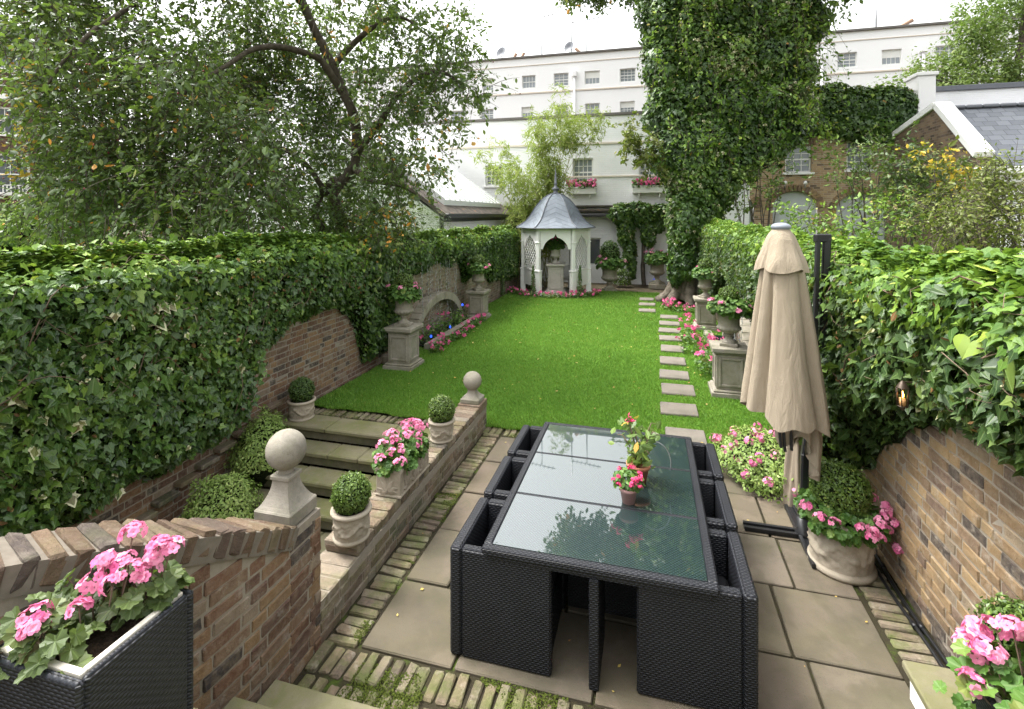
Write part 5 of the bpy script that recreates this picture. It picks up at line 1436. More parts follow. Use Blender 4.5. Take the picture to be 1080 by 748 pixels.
def big_geranium(t, plants, h, mat, seed, ls=1.0):
    """plants: list of (x, y, reach, leaves) ; leaves on petioles, heads on long stalks"""
    r = np.random.default_rng(seed); LP, LN, LT, LS = [], [], [], []; st = MB()
    for (x, y, reach, zt, n) in plants:
        b0 = np.array((x, y, h - .05)); 
        for _ in range(n):
            a = r.uniform(0, 2 * math.pi); l = reach * r.uniform(.25, 1) ** .7; z = zt * r.uniform(.15, 1.0) * (1.15 - .5 * l / reach)
            p = b0 + (math.cos(a) * l, math.sin(a) * l, z)
            LP.append(p); LN.append(np.array((math.cos(a) * .45, math.sin(a) * .45, 1)) + r.normal(0, .28, 3)); LT.append((math.cos(a), math.sin(a), -.1)); LS.append(r.uniform(.045, .088) * ls)
            if r.uniform() < .6: st.tube([b0 + (p - b0) * (.15, .15, .05), (b0 + p) / 2 + (0, 0, .015), p], [.0028, .0022, .0016], 5)
    m = MB(); m.scatter(T_ROUND, np.array(LP), np.array(LN), np.array(LT), np.array(LS), np.clip(r.normal(.45, .25, len(LP)), 0, 1)); m.build("leaves", M[mat], t)
    return st
def flower_heads(t, st, heads, base_z, seed, R=.036, fl=.036, per=13):
    r = np.random.default_rng(seed); P, N = [], []
    for h in heads:
        h = np.array(h, float); rr = R * r.uniform(.75, 1.15)
        for _ in range(int(per * r.uniform(.7, 1.2))):
            q = rdir(1, -.1)[0]; P.append(h + q * rr * (1, 1, .7)); N.append(q + (0, 0, .3))
        b0 = np.array((h[0] * .75, h[1] * .75, base_z)); st.tube([b0, (b0 + h) / 2 + r.normal(0, .006, 3), h], [.0032, .0028, .0024], 6)
        for _ in range(6):
            q = rdir(1, -.6)[0]; st.tube([h, h + q * rr * .8], .0012, 4)
    P = np.array(P); m = MB(); m.scatter(T_FLOWER, P, np.array(N) + rng.normal(0, .25, P.shape), rdir(len(P)), fl * r.uniform(.85, 1.25, len(P)), np.clip(r.normal(.5, .28, len(P)), 0, 1)); m.build("blossoms", M['pink'], t)
    st.build("stems", M['twig'], t)
st = big_geranium(t, [(-.14, -.12, .11, .17, 36), (-.11, .06, .13, .20, 44), (.02, -.13, .10, .12, 26), (.06, .12, .12, .17, 44), (.13, .15, .08, .10, 16)], .57, 'geran_dusky', 4)
flower_heads(t, st, [(.00, .13, .80), (-.03, .05, .74), (.03, .08, .73), (.07, .06, .715), (-.02, .00, .70), (.05, .02, .69), (.10, .11, .68), (.12, .14, .77), (.15, .17, .75), (-.06, .10, .70), (.0, -.06, .655), (-.09, -.13, .665), (-.07, -.15, .65), (.09, .15, .72)], .55, 5)
t = planter((1.50, 2.30, .196), .225, .225, .62, "black rattan planter with large leaved pink geraniums in the near right corner")
st = big_geranium(t, [(-.12, .12, .22, .24, 44), (.05, .05, .24, .30, 60), (-.08, -.10, .20, .24, 44), (.08, -.12, .2, .26, 40)], .62, 'geran', 6, 1.35)
flower_heads(t, st, [(-.20, .22, .80), (-.16, .18, .84), (-.12, .16, .88), (-.20, .14, .79), (-.24, .18, .74), (-.08, .20, .80), (-.27, .12, .66), (-.22, .26, .72), (-.30, .05, .55), (-.28, -.02, .50)], .58, 7, .042, .044, 13)
m = MB(); n = 46; P = np.column_stack((rng.uniform(-.33, -.2, n), rng.uniform(-.1, .25, n), rng.uniform(.28, .62, n)))
m.scatter(T_ROUND, P, rdir(n) + (-.8, -.3, .4), rdir(n), rng.uniform(.04, .075, n), rng.uniform(0, .8, n)); m.build("trailing_leaves", M['geran'], t)
t = thing("box_ball", "clipped box ball behind the right rattan planter at the picture edge", "shrub", (1.70 - .12, 2.66, .196))
box_ball(t, (0, .06, .62), .18, 3200, .022, 'box'); m = MB(); m.tube([(0, .06, 0), (0, .06, .5)], .02, 6); m.build("stem", M['twig'], t)

# lantern on the ivy
a = Wx(952, 418, 1.425)
t = thing("candle_lantern", "small bronze wall lantern with a lit candle hanging in the right ivy", "lantern", a)
m = MB(); ang = np.linspace(0, 2 * math.pi, 6, endpoint=False)
for q in ang: m.tube([(.05 * math.cos(q), .05 * math.sin(q), -.10), (.058 * math.cos(q), .058 * math.sin(q), .09)], .005, 6)
for z, r in ((-.10, .05), (.09, .058)): m.tube([(r * math.cos(q), r * math.sin(q), z) for q in np.append(ang, ang[0])], .006, 6)
m.lathe([(.001, -.15), (.02, -.14), (.03, -.115), (.05, -.105), (.001, -.103)], 6); m.lathe([(.062, .092), (.04, .13), (.012, .16), (.001, .165)], 6)
m.beam((.0, 0, .15), (.13, 0, .15), .012); m.build("frame", M['bronze'], t); t.scale = (.56,) * 3
m = MB(); m.lathe([(.001, -.10), (.03, -.10), (.03, -.02), (.001, -.02)], 14); m.build("candle", M['wax'], t)
m = MB(); m.lathe([(.001, -.015), (.010, .0), (.012, .015), (.005, .04), (.001, .055)], 10); m.build("flame", M['flame'], t)

# ================================================================== WALL FOUNTAINS
def fountain(loc, rz, label):
    t = thing("wall_fountain", label, "fountain", loc, rz)
    # local frame: wall face at x=0, garden towards +X, along Y
    m = MB(); K = 21; ro, ri, kz = 1.42, 1.24, .62
    for k in range(K):
        a = math.pi * (k + .5) / K; rad = np.array((0, math.cos(a), math.sin(a) * kz)); c = rad * (ro + ri) / 2
        rn_ = norm(rad); tn = np.cross(rn_, (1, 0, 0)); m.boxes([c + (.11, 0, .02)], [(.11, ro * math.pi / K / 2 * .97 * (.62 + .38 * abs(math.sin(a)) if False else 1) * math.sqrt(math.sin(a) ** 2 + (kz * math.cos(a)) ** 2), (ro - ri) / 2 + .0)], [np.stack((np.array((1., 0, 0)), norm(np.array((0, -math.sin(a), math.cos(a) * kz))), np.cross((1., 0, 0), norm(np.array((0, -math.sin(a), math.cos(a) * kz))))), 1)], .008, rp.uniform(), .002)
    m.build("stone_arch", M['cast_moss'], t)
    m = MB(); ys = np.linspace(-1.3, 1.3, 30); 
    for k in range(9): m.box((.52, -1.28 + k * .32, .06), (.16, .31, .16), .012, 0, rp.uniform())
    m.build("basin_kerb", M['cast_moss'], t)
    m = MB(); m.span(.01, .44, -1.3, 1.3, .0, .07, 0); m.build("pool", M['pond'], t)
    m = MB()
    for k in range(13):
        y0 = -1.0 + k * 2.0 / 12 + rng.normal(0, .03); x0 = .10 + rng.uniform(0, .1); z = 1.62
        while z > .12:
            s = rng.uniform(.012, .05); m.ball((x0 + (1.62 - z) * .03 + rng.normal(0, .006), y0 + rng.normal(0, .006), z), (.0075, .0075, s), 6, 5); z -= s * rng.uniform(1.2, 3.0)
    m.build("falling_water", M['water'], t, kind="stuff")
    for (y0, z0) in (((-.9, .16), (.15, .13), (.95, .5)) if rz == 0 else ()):
        m = MB(); m.ball((.36, y0, z0), (.022, .022, .03), 12, 8); m.build("lamp", M['blue'], t)
    return t
fountain((-4.748, 10.75, .0), 0, "half round stone fountain arch with falling water between the left pedestals")
fountain((1.755, 10.6, .0), math.pi, "half hidden stone fountain arch between the right pedestals")
for (px, py, lab) in ((404, 365, "small blue pond lamp beside the nearest left pedestal"), (690, 294, "small blue lamp behind the urn by the white door")):
    a = Wz(px, py + 4, .0) if px < 500 else Wd(px, py, 19.2); m = MB(); m.ball((0, 0, .10), (.03, .03, .02), 12, 8); m.tube([(0, 0, 0), (0, 0, .1)], .012, 6)
    o = m.build("garden_lamp", M['blue']); o.location = (a[0], a[1], .0 if px < 500 else .15); tag(o, lab, "lamp", "blue garden lamps")
m = MB(); m.lathe([(.001, 0), (.07, 0), (.09, .16), (.10, .17), (.085, .18), (.075, .15), (.001, .14)], 20); o = m.build("small_pot", M['pot']); o.location = (-4.55, 8.28, .0); tag(o, "small plain white pot beside the nearest left pedestal under hanging ivy", "pot")

# flower beds (each a clump of plants one can count roughly: kept as separate beds)
def bed_plants(pts, label, name="flower_bed", leaf=.05, nl=60, nh=4, h=.14, pink='deeppink', mat='geran', r=.16):
    t = thing(name, label, "flower bed", (float(np.mean([p[0] for p in pts])), float(np.mean([p[1] for p in pts])), .0))
    L, Ft, St = [], [], []
    o = np.array(t.location)
    for p in pts:
        n = nl; U = rdir(n, -.1); L.append(np.array((p[0], p[1], .05)) - o + U * (r, r, h) * rng.uniform(.4, 1, (n, 1)))
        for _ in range(nh):
            c = np.array((p[0], p[1], .05)) - o + norm(rdir(1, .2)[0]) * (r, r, h * 1.2); q = rdir(7); Ft.append(c + q * .035)
    L = np.concatenate(L); Ft = np.concatenate(Ft)
    m = MB(); m.scatter(T_HEX, L, rdir(len(L), 0) + UP * .6, rdir(len(L)), leaf * rng.uniform(.7, 1.3, len(L)), rng.uniform(0, 1, len(L))); m.build("foliage", M[mat], t)
    m = MB(); m.scatter(T_FLOWER, Ft, rdir(len(Ft)) + UP * .5, rdir(len(Ft)), rng.uniform(.035, .055, len(Ft)), rng.uniform(0, 1, len(Ft))); m.build("blossoms", M[pink], t)
    return t
bed_plants([(-4.05 + rng.normal(0, .04), y_, 0) for y_ in np.linspace(9.2, 12.1, 13)], "row of pink flowers at the foot of the left fountain", nl=70, nh=3)
bed_plants([(-4.45 + rng.normal(0, .05), y_, 0) for y_ in np.linspace(9.6, 11.9, 7)], "leafy green plants growing inside the left fountain pool", "pond_plants", nl=90, nh=1, h=.45, r=.2)
bed_plants([(gaz[0] + math.sin(q) * 1.55 + ST * 0, gaz[1] - math.cos(q) * 1.45, 0) for q in np.linspace(-1.15, 1.25, 17)], "low pink flower border curving round the front of the gazebo", nl=60, nh=4, h=.16)
bed_plants([(1.0 + .55 * math.cos(q), 15.2 + .5 * math.sin(q), 0) for q in np.linspace(2.2, 5.6, 9)], "pink flowers round the roots of the ivy clad tree", nl=40, nh=4, h=.18)
bed_plants([(1.0 + rng.normal(0, .12), y_, 0) for y_ in np.linspace(9.0, 11.6, 8)], "tall pink flowers between the two right pedestals", nl=80, nh=6, h=.42, r=.22)

# ================================================================== GAZEBO
gd = math.atan2(gaz[1], gaz[0]) - math.pi / 2
t = thing("gazebo", "small white hexagonal gazebo with lattice panels and grey bell shaped roof", "gazebo", (gaz[0], gaz[1], 0), gd)
GR = 1.13; ZC = 2.28
cor = [np.array((GR * math.cos(math.radians(a)), GR * math.sin(math.radians(a)))) for a in (240, 300, 0, 60, 120, 180)]
m = MB(); m.lathe([(.001, .03), (GR + .12, .03), (GR + .14, -.02), (GR + .14, -.1)], 6); m.build("floor", M['cast_moss'], t)
def ogee(s):     # opening height along -1..1
    s = abs(s)
    if s > .82: return 1.55
    return 1.60 + .33 * (1 - (s / .82) ** 2.2) ** .75 + .12 * max(0, 1 - s / .16) ** 1.6
for k, c in enumerate(cor):
    a = math.atan2(c[1], c[0]); m = MB(); rz = a
    m.box((c[0], c[1], .40), (.17, .17, .80), .012, rz).box((c[0], c[1], .83), (.20, .20, .06), .012, rz).box((c[0], c[1], .055), (.21, .21, .05), .01, rz)
    m.box((c[0], c[1], 1.30), (.125, .125, .88), .012, rz).box((c[0], c[1], 1.765), (.17, .17, .05), .012, rz).box((c[0], c[1], 2.03), (.12, .12, .47), .008, rz)
    m.build("post", M['joinery'], t)
for k in range(6):
    p, q = cor[k], cor[(k + 1) % 6]; d = norm(q - p); L = float(np.linalg.norm(q - p)); n2 = np.array((d[1], -d[0])); mid = (p + q) / 2
    d3 = np.array((*d, 0)); n3 = np.array((*n2, 0)); o3 = np.array((*mid, 0)); hw = L / 2 - .075
    m = MB(); K = 40
    for i in range(K):
        s0, s1 = -1 + 2 * i / K, -1 + 2 * (i + 1) / K
        za, zb = ogee(s0), ogee(s1)
        m.prism([(s0 * hw, za), (s1 * hw, zb), (s1 * hw, ZC), (s0 * hw, ZC)], (o3 - n3 * .025, d3, np.array((0, 0, 1.)), n3), .05)
    m.build("arched_panel", M['joinery'], t)
    if k == 0: continue
    m = MB(); st_ = .118; z0 = .86
    for sg in (-1, 1):
        for off in np.arange(-hw - 1.4, hw + 1.4, st_ * 1.25):
            run = []
            for z in np.arange(z0, 2.06, .03):
                x = off + sg * (z - z0) * .85
                inside = abs(x) < hw and z < ogee(x / hw) + .03
                if inside: run.append((x, z))
                if (not inside or z > 2.02) and len(run) > 1:
                    A_, B_ = run[0], run[-1]; m.beam(o3 + d3 * A_[0] + (0, 0, A_[1]) + n3 * (.006 * sg), o3 + d3 * B_[0] + (0, 0, B_[1]) + n3 * (.006 * sg), .011, .024, up=n3, b=.002); run = []
                elif not inside: run = []
    m.build("lattice", M['joinery'], t)
    m = MB(); 
    m.beam(o3 - d3 * hw + (0, 0, .84), o3 + d3 * hw + (0, 0, .84), .05, .06, b=.006)
    for i in range(14):
        s0, s1 = -1 + 2 * i / 14, -1 + 2 * (i + 1) / 14; f_ = lambda s: .62 - .36 * (1 - min(1, abs(s) / .8) ** 2) ** .5 * 1
        m.prism([(s0 * hw, .30 + .0 if False else max(.02, .58 - f_(s0) if False else .30)), (s1 * hw, .30), (s1 * hw, .81), (s0 * hw, .81)], (o3 - n3 * .012, d3, np.array((0, 0, 1.)), n3), .024)
    m.build("dado_panel", M['joinery'], t)
    if k in (2, 3, 4):
        m = MB(); m.beam(o3 - n3 * .2 - d3 * hw * .8 + (0, 0, .44), o3 - n3 * .2 + d3 * hw * .8 + (0, 0, .44), .34, .05, b=.008); m.build("bench", M['joinery'], t)
m = MB(); prof = [(1.36, 2.25), (1.21, 2.33), (1.04, 2.45), (.90, 2.61), (.78, 2.81), (.645, 3.02), (.48, 3.21), (.28, 3.35), (.085, 3.42)]
prof = [(np.interp(q, np.linspace(0, 1, len(prof)), [p[0] for p in prof]), np.interp(q, np.linspace(0, 1, len(prof)), [p[1] for p in prof])) for q in np.linspace(0, 1, 25)]
sl_ = np.concatenate(([0], np.cumsum([math.hypot(prof[i + 1][0] - prof[i][0], prof[i + 1][1] - prof[i][1]) for i in range(24)])))
for k in range(6):
    a0, a1 = math.radians(240 + 60 * k), math.radians(300 + 60 * k); NU = 9; V, UV = [], []
    for i in range(NU):
        f_ = i / (NU - 1)
        for j, (r, z) in enumerate(prof):
            A_ = np.array((r * math.cos(a0), r * math.sin(a0))); B_ = np.array((r * math.cos(a1), r * math.sin(a1))); c = A_ * (1 - f_) + B_ * f_
            V.append((c[0], c[1], z)); UV.append(((f_ - .5) * r, sl_[j]))
    m.grid(np.array(V), NU, len(prof), uv=np.array(UV))
m.build("roof", M['gazroof'], t)
m = MB()
for k in range(6):
    a = math.radians(240 + 60 * k); m.tube([((r + .008) * math.cos(a), (r + .008) * math.sin(a), z + .008) for r, z in prof], .016, 6)
m.build("hip_roll", M['lead'], t)
m = MB(); m.lathe([(1.33, 2.215), (1.375, 2.22), (1.375, 2.252), (1.30, 2.262), (.3, 2.262)], 6); m.lathe([(.001, 2.21), (1.33, 2.215)], 6)
o = m.build("eaves_board", M['lead'], t)
m = MB(); m.lathe([(.09, 3.40), (.10, 3.44), (.075, 3.47), (.07, 3.52), (.13, 3.56), (.13, 3.60), (.06, 3.64), (.045, 3.72), (.07, 3.76), (.045, 3.80), (.035, 4.0), (.012, 4.28), (.001, 4.34)], 16); m.build("finial", M['lead'], t)
# inside: pedestal with urn
def loc_g(x, y): return (gaz[0] + x * math.cos(gd) - y * math.sin(gd), gaz[1] + x * math.sin(gd) + y * math.cos(gd))
a = loc_g(0, -.25)
p = pedestal((a[0], a[1], .035), "pale stone pedestal standing inside the gazebo", 1.0, gd, .98, 'pale_stone'); p.scale = (1.25, 1.25, 1.0)
urn((a[0], a[1], 1.017), "stone urn with a round mass of dark pink flowers inside the gazebo", 1.05, .0, 6, 3, 'pale_stone')
t = thing("hanging_basket", "dark round ball of foliage and pink flowers under the gazebo arch", "plant", (a[0], a[1] - .05, 1.60))
geranium(t, (0, 0, .16), (.42, .34, .2), 420, [(-.75, -.7, -.1), (-.2, -.95, .5), (.1, -.9, .7)], .08, .06, 'box_dark', 'deeppink', .05, 9, low=-.8, stems=False)
for k, (x, y, lab) in enumerate(((-.72, -1.28, "slim upright conifer left of the gazebo opening"), (.78, -1.2, "slim upright conifer right of the gazebo opening"), (-1.75, -1.0, "slim upright conifer left of the gazebo, outermost"))):
    a = loc_g(x, y); t = thing("slim_conifer", lab, "shrub", (a[0], a[1], 0), 0, "slim conifers round the gazebo")
    n = 420; z = rng.uniform(.05, 1.05, n); aa = rng.uniform(0, 6.28, n); r = .11 * (1 - z / 1.15) ** .6 * rng.uniform(.6, 1.1, n)
    m = MB(); m.scatter(T_DIAM, np.column_stack((r * np.cos(aa), r * np.sin(aa), z)), np.column_stack((np.cos(aa), np.sin(aa), .3 * np.ones(n))) + rng.normal(0, .3, (n, 3)), UP + rng.normal(0, .3, (n, 3)), rng.uniform(.04, .07, n), rng.uniform(0, .8, n)); m.build("foliage", M['box_dark'], t)
    m = MB(); m.tube([(0, 0, -.02), (0, 0, .8)], [.03, .012], 6); m.build("stem", M['twig'], t)
# ================================================================== IVY HEDGES OVER THE WALLS
def ss(x, a, b):
    q = np.clip((x - a) / (b - a), 0, 1); return q * q * (3 - 2 * q)
def hedge(side, xw, ys, zb_pts, zt_pts, bulge_pts, depth, label, mats, dens, lsize, seed, big=None, topmat=None):
    """side +1: face looks to +X (left wall); -1: looks to -X. xw: wall face"""
    r = np.random.default_rng(seed)
    t = thing("ivy_hedge", label, "hedge", (xw - side * .2, (ys[0] + ys[1]) / 2, 0))
    o = np.array(t.location)
    zb = lambda y: np.interp(y, *zip(*zb_pts)); zt = lambda y: np.interp(y, *zip(*zt_pts)); bu = lambda y: np.interp(y, *zip(*bulge_pts))
    def surf(y, q, inset=0.0):
        """q 0..1 up the face, 1..2 over the top to the back"""
        y = np.asarray(y, float); q = np.asarray(q, float)
        wob = .05 * fbm(np.stack((y, y * 0, y * 0), -1), 1.7, seed) ; zbot = zb(y) + .10 * vnoise(np.stack((y, 0 * y, 0 * y), -1), 4.0, seed + 1); ztop = zt(y) + .06 * fbm(np.stack((y, 0 * y, 0 * y), -1), 1.1, seed + 2)
        zf = zbot + (ztop - .22 - zbot) * np.minimum(q, 1)
        edge = ss(zf - zbot, -.02, .30)
        off = .05 + bu(y) * edge
        a = np.clip(q - 1, 0, 1); ang = np.minimum(a / .18, 1) * math.pi / 2
        rr = .22
        offt = np.where(a > 0, off - rr + rr * np.cos(ang) - np.maximum(a - .18, 0) / .82 * depth, off)
        zz = np.where(a > 0, ztop - rr + rr * np.sin(ang) + .10 * np.sin(np.maximum(a - .18, 0) * 3.5), zf)
        P = np.stack((offt, y, zz), -1)
        nx = np.where(a > 0, np.cos(ang), 1.0); nz = np.where(a > 0, np.sin(ang), .12)
        n = norm(np.stack((nx, 0 * nx, nz), -1))
        disp = .085 * fbm(P, 1.5, seed + 4) + .05 * vnoise(P, 4.2, seed + 6) - inset
        P = P + n * disp[..., None]
        P[..., 0] = xw + side * np.maximum(P[..., 0], .015); n = n * (side, 1, 1)
        return P, n
    # core of old stems
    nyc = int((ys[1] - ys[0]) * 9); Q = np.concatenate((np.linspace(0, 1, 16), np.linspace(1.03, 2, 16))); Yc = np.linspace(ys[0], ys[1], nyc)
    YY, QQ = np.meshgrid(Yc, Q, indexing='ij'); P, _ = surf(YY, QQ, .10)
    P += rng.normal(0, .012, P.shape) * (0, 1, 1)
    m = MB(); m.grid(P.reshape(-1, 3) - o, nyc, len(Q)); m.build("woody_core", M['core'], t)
    def place(n, q0, q1, size, mat, name, tm, gain=0, jit=.05, yr=None, face=.55):
        ya, yb = yr or ys
        y = r.uniform(ya, yb, n); q = r.uniform(q0, q1, n)
        if q1 <= 1.2:
            zf = r.uniform(0, 1, n); h = (zt(y) - zb(y)) / 2.4; k = zf < h; y, q = y[k], q[k]
        P, N = surf(y, q)
        P = P + N * r.uniform(-.09, .05, (len(y), 1)) + r.normal(0, jit * .4, P.shape)
        P[:, 0] = xw + side * np.maximum((P[:, 0] - xw) * side, .02)
        T = DOWN + N * .3 + r.normal(0, .55, P.shape)
        Nn = N + UP * .35 + r.normal(0, face, P.shape)
        cl = .22 * fbm(P, 1.3, seed + 9) + .15 * vnoise(P, 5, seed + 11)
        rn = np.clip(.42 + gain + cl + r.normal(0, .2, len(y)), 0, 1)
        m = MB(); m.scatter(tm, P - o, Nn, T, size * np.clip(r.lognormal(0, .28, len(y)), .5, 1.6), rn); m.build(name, M[mat], t)
        return P, N
    place(int(dens * (ys[1] - ys[0]) * 2.4), 0, 1.08, lsize, mats[0], "ivy_leaves", T_IVY)
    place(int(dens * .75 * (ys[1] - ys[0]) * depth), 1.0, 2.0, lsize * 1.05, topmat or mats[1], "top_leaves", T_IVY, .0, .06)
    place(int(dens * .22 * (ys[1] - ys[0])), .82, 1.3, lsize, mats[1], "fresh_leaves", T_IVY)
    for b_ in (big or []): place(*b_)
    place(int(34 * (ys[1] - ys[0])), .25, 1.25, lsize * .9, 'dry', "dry_leaves", T_OVAL, 0, .05, (ys[0], ys[0] + 6), .9)
    # bare stems wandering over the face
    m = MB(); k = int((ys[1] - ys[0]) * 7)
    for _ in range(k):
        y0 = ys[0] + (ys[1] - ys[0]) * r.uniform() ** 1.8; q0 = r.uniform(.3, 1.25); L = r.uniform(.2, .7); s = np.linspace(0, 1, 7); dq = r.normal(0, .2)
        yy = np.clip(y0 + L * s * (1 if r.uniform() < .5 else -1), *ys); P, N = surf(yy, np.clip(q0 + dq * s + .06 * np.sin(s * 5 + r.uniform(0, 6)), .02, 1.9))
        P = P + r.normal(0, .02, P.shape); m.tube(P + N * .03 - o, np.linspace(1, .4, 7) * r.uniform(.002, .006), 5)
    m.build("bare_stems", M['twig'], t, kind="stuff")
    return t, surf
hedge(1, -4.75, (1.6, 17.4), [(1.6, .1), (4.4, .16), (4.85, .2), (5.05, .6), (5.3, 1.0), (6.0, 1.22), (7.3, 1.16), (7.55, .75), (7.75, .12), (8.6, .10), (8.9, 1.0), (9.3, 1.45), (10.5, 1.55), (12.3, 1.5), (12.6, .9), (12.9, .95), (13.3, 1.2), (15, .7), (17.4, .4)],
      [(1.6, 2.26), (4, 2.26), (7, 2.22), (10, 2.16), (14, 2.16), (17.4, 2.16)], [(1.6, .34), (4.8, .32), (5.6, .26), (9, .2), (13, .2), (17.4, .24)], 1.5,
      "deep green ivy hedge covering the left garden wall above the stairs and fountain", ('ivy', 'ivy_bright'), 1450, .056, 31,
      big=[(240, .35, 1.0, .115, 'ivy', "large_leaves", T_IVY5, .1, .05, (2.0, 4.6)), (260, .0, .9, .11, 'ivy_dark', "hanging_leaves", T_IVY5, .1, .05, (7.5, 8.8)), (1500, .0, 1.1, .075, 'ivy', "lobed_leaves", T_IVY5, .05, .05, (2.0, 7.0))])
hedge(-1, 1.76, (1.5, 15.6), [(1.5, 1.55), (3.0, 1.50), (3.6, 1.40), (4.2, 1.18), (4.6, .85), (5.0, .5), (5.35, .05), (6.6, .05), (7.2, .5), (9, 1.2), (12, 1.2), (13, .5), (15.6, .2)],
      [(1.5, 2.38), (4, 2.32), (6, 2.30), (10, 2.34), (15.6, 2.38)], [(1.5, .26), (4, .24), (5.2, .30), (6.5, .32), (9, .2), (15.6, .28)], 1.9,
      "mixed ivy hedge with large leaves covering the right garden wall behind the parasol", ('ivy_dark', 'ivy_bright'), 1650, .052, 47,
      big=[(320, .2, 1.0, .092, 'ivy_dark', "large_leaves", T_HEART, .05, .05, (2.2, 5.0)), (520, .0, .8, .11, 'ivy_bright', "yellow_leaves", T_OVAL, -.1, .05, (4.6, 7.2)), (220, 1.05, 1.9, .085, 'ivy_bright', "broad_top_leaves", T_HEART, .1, .08, (2.0, 7.0)), (900, .0, 1.1, .08, 'ivy_dark', "lobed_leaves", T_IVY5, .1, .05, (2.0, 7.0))])
# one large pale heart shaped leaf stands out on the right hedge
a = Wx(1021, 366, 1.45)
m = MB(); K = 26; q = np.linspace(0, 2 * math.pi, K, endpoint=False)
hx_ = 16 * np.sin(q) ** 3 / 34; hy_ = (13 * np.cos(q) - 5 * np.cos(2 * q) - 2 * np.cos(3 * q) - np.cos(4 * q)) / 34
V = [(0, .08, .0)] + [(x_, y_, .22 * abs(x_) - .25 * y_ * y_) for x_, y_ in zip(hx_, hy_)]
m.add(np.array(V) * (.13, .14, .13), [[0, 1 + (i + 1) % K, 1 + i] for i in range(K)], .80, True)
o = m.build("heart_leaf", M['ivy_bright']); o.location = a; o.rotation_euler = (math.radians(68), math.radians(14), math.radians(-50)); tag(o, "single large pale heart shaped leaf standing out on the right ivy hedge", "leaf")

# low ivy and shrubs at ground
def mound(name, c, R, n, mat, size, label, cat="shrub", tm=T_OVAL, low=-.1, group=None, core=True, flowers=None, droop=.3, seed=0):
    t = thing(name, label, cat, c, 0, group); R = np.asarray(R, float)
    if core:
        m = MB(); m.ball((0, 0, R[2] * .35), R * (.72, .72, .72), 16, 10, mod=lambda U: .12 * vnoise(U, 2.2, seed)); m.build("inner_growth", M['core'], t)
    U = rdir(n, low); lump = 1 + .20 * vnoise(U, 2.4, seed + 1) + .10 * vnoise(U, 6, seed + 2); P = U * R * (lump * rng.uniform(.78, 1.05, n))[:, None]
    P[:, 2] = np.maximum(P[:, 2] + R[2] * .25, .01)
    m = MB(); m.scatter(tm, P, U + UP * .3 + rng.normal(0, .45, (n, 3)), U * .6 + DOWN * droop + rng.normal(0, .5, (n, 3)), size * rng.uniform(.65, 1.35, n), np.clip(.5 + .3 * vnoise(P, 3, seed + 4) + rng.normal(0, .22, n), 0, 1)); m.build("leaves", M[mat], t)
    if False: pass
    if flowers:
        k, pm, fs = flowers; V = rdir(k, .1); Pc = V * R * rng.uniform(.95, 1.15, (k, 1)) + (0, 0, R[2] * .25); Q = rdir(k * 12); Pf = np.repeat(Pc, 12, 0) + Q * .04
        m = MB(); m.scatter(T_FLOWER, Pf, Q + UP * .4, rdir(len(Q)), fs * rng.uniform(.8, 1.2, len(Q)), rng.uniform(0, 1, len(Q))); m.build("blossoms", M[pm], t)
    return t
mound("ivy_bush", (-4.42, 5.10, -.30), (.32, .36, .50), 5200, 'varieg', .032, "variegated bush beside the upper stairs below the potted box ball", seed=1, group="variegated bushes down the stairs")
mound("ivy_bush", (-4.28, 4.35, -.62), (.36, .38, .48), 6200, 'varieg', .032, "largest variegated bush, left of the near ball finial on the stairs", seed=2, group="variegated bushes down the stairs")
mound("ivy_bush", (-4.05, 3.55, -.80), (.38, .34, .46), 4600, 'varieg', .032, "lowest variegated bush showing just above the curved wall", seed=3, group="variegated bushes down the stairs")
a = Wz(802, 495)
mound("ground_ivy", (1.12, 5.85, 0), (.46, .62, .30), 6000, 'varieg', .034, "mound of variegated ivy with pink geraniums where lawn meets patio", seed=4, flowers=(30, 'pink', .036))
mound("ground_ivy", (1.50, 5.55, 0), (.26, .50, .55), 1500, 'varieg', .042, "variegated ivy behind the large pot at the foot of the right wall", seed=5)
mound("laurel_bush", (-14.0, 8.6, 1.9), (1.5, 1.4, .85), 5000, 'ivy_bright', .11, "bright green bush beyond the hedge below the brick house", seed=6)
mound("olive_tree", (-5.9, 12.2, 2.0), (.95, 1.0, .75), 3600, 'greyleaf', .07, "grey leaved olive bush in front of the white outbuilding", "tree", T_STRIP, seed=7, core=False)
mound("bamboo_bush", (-4.55, 18.6, 1.2), (.95, .8, 1.4), 5200, 'bamboo', .13, "dense dark bamboo thicket left of the gazebo", "bamboo", T_STRIP, seed=8)

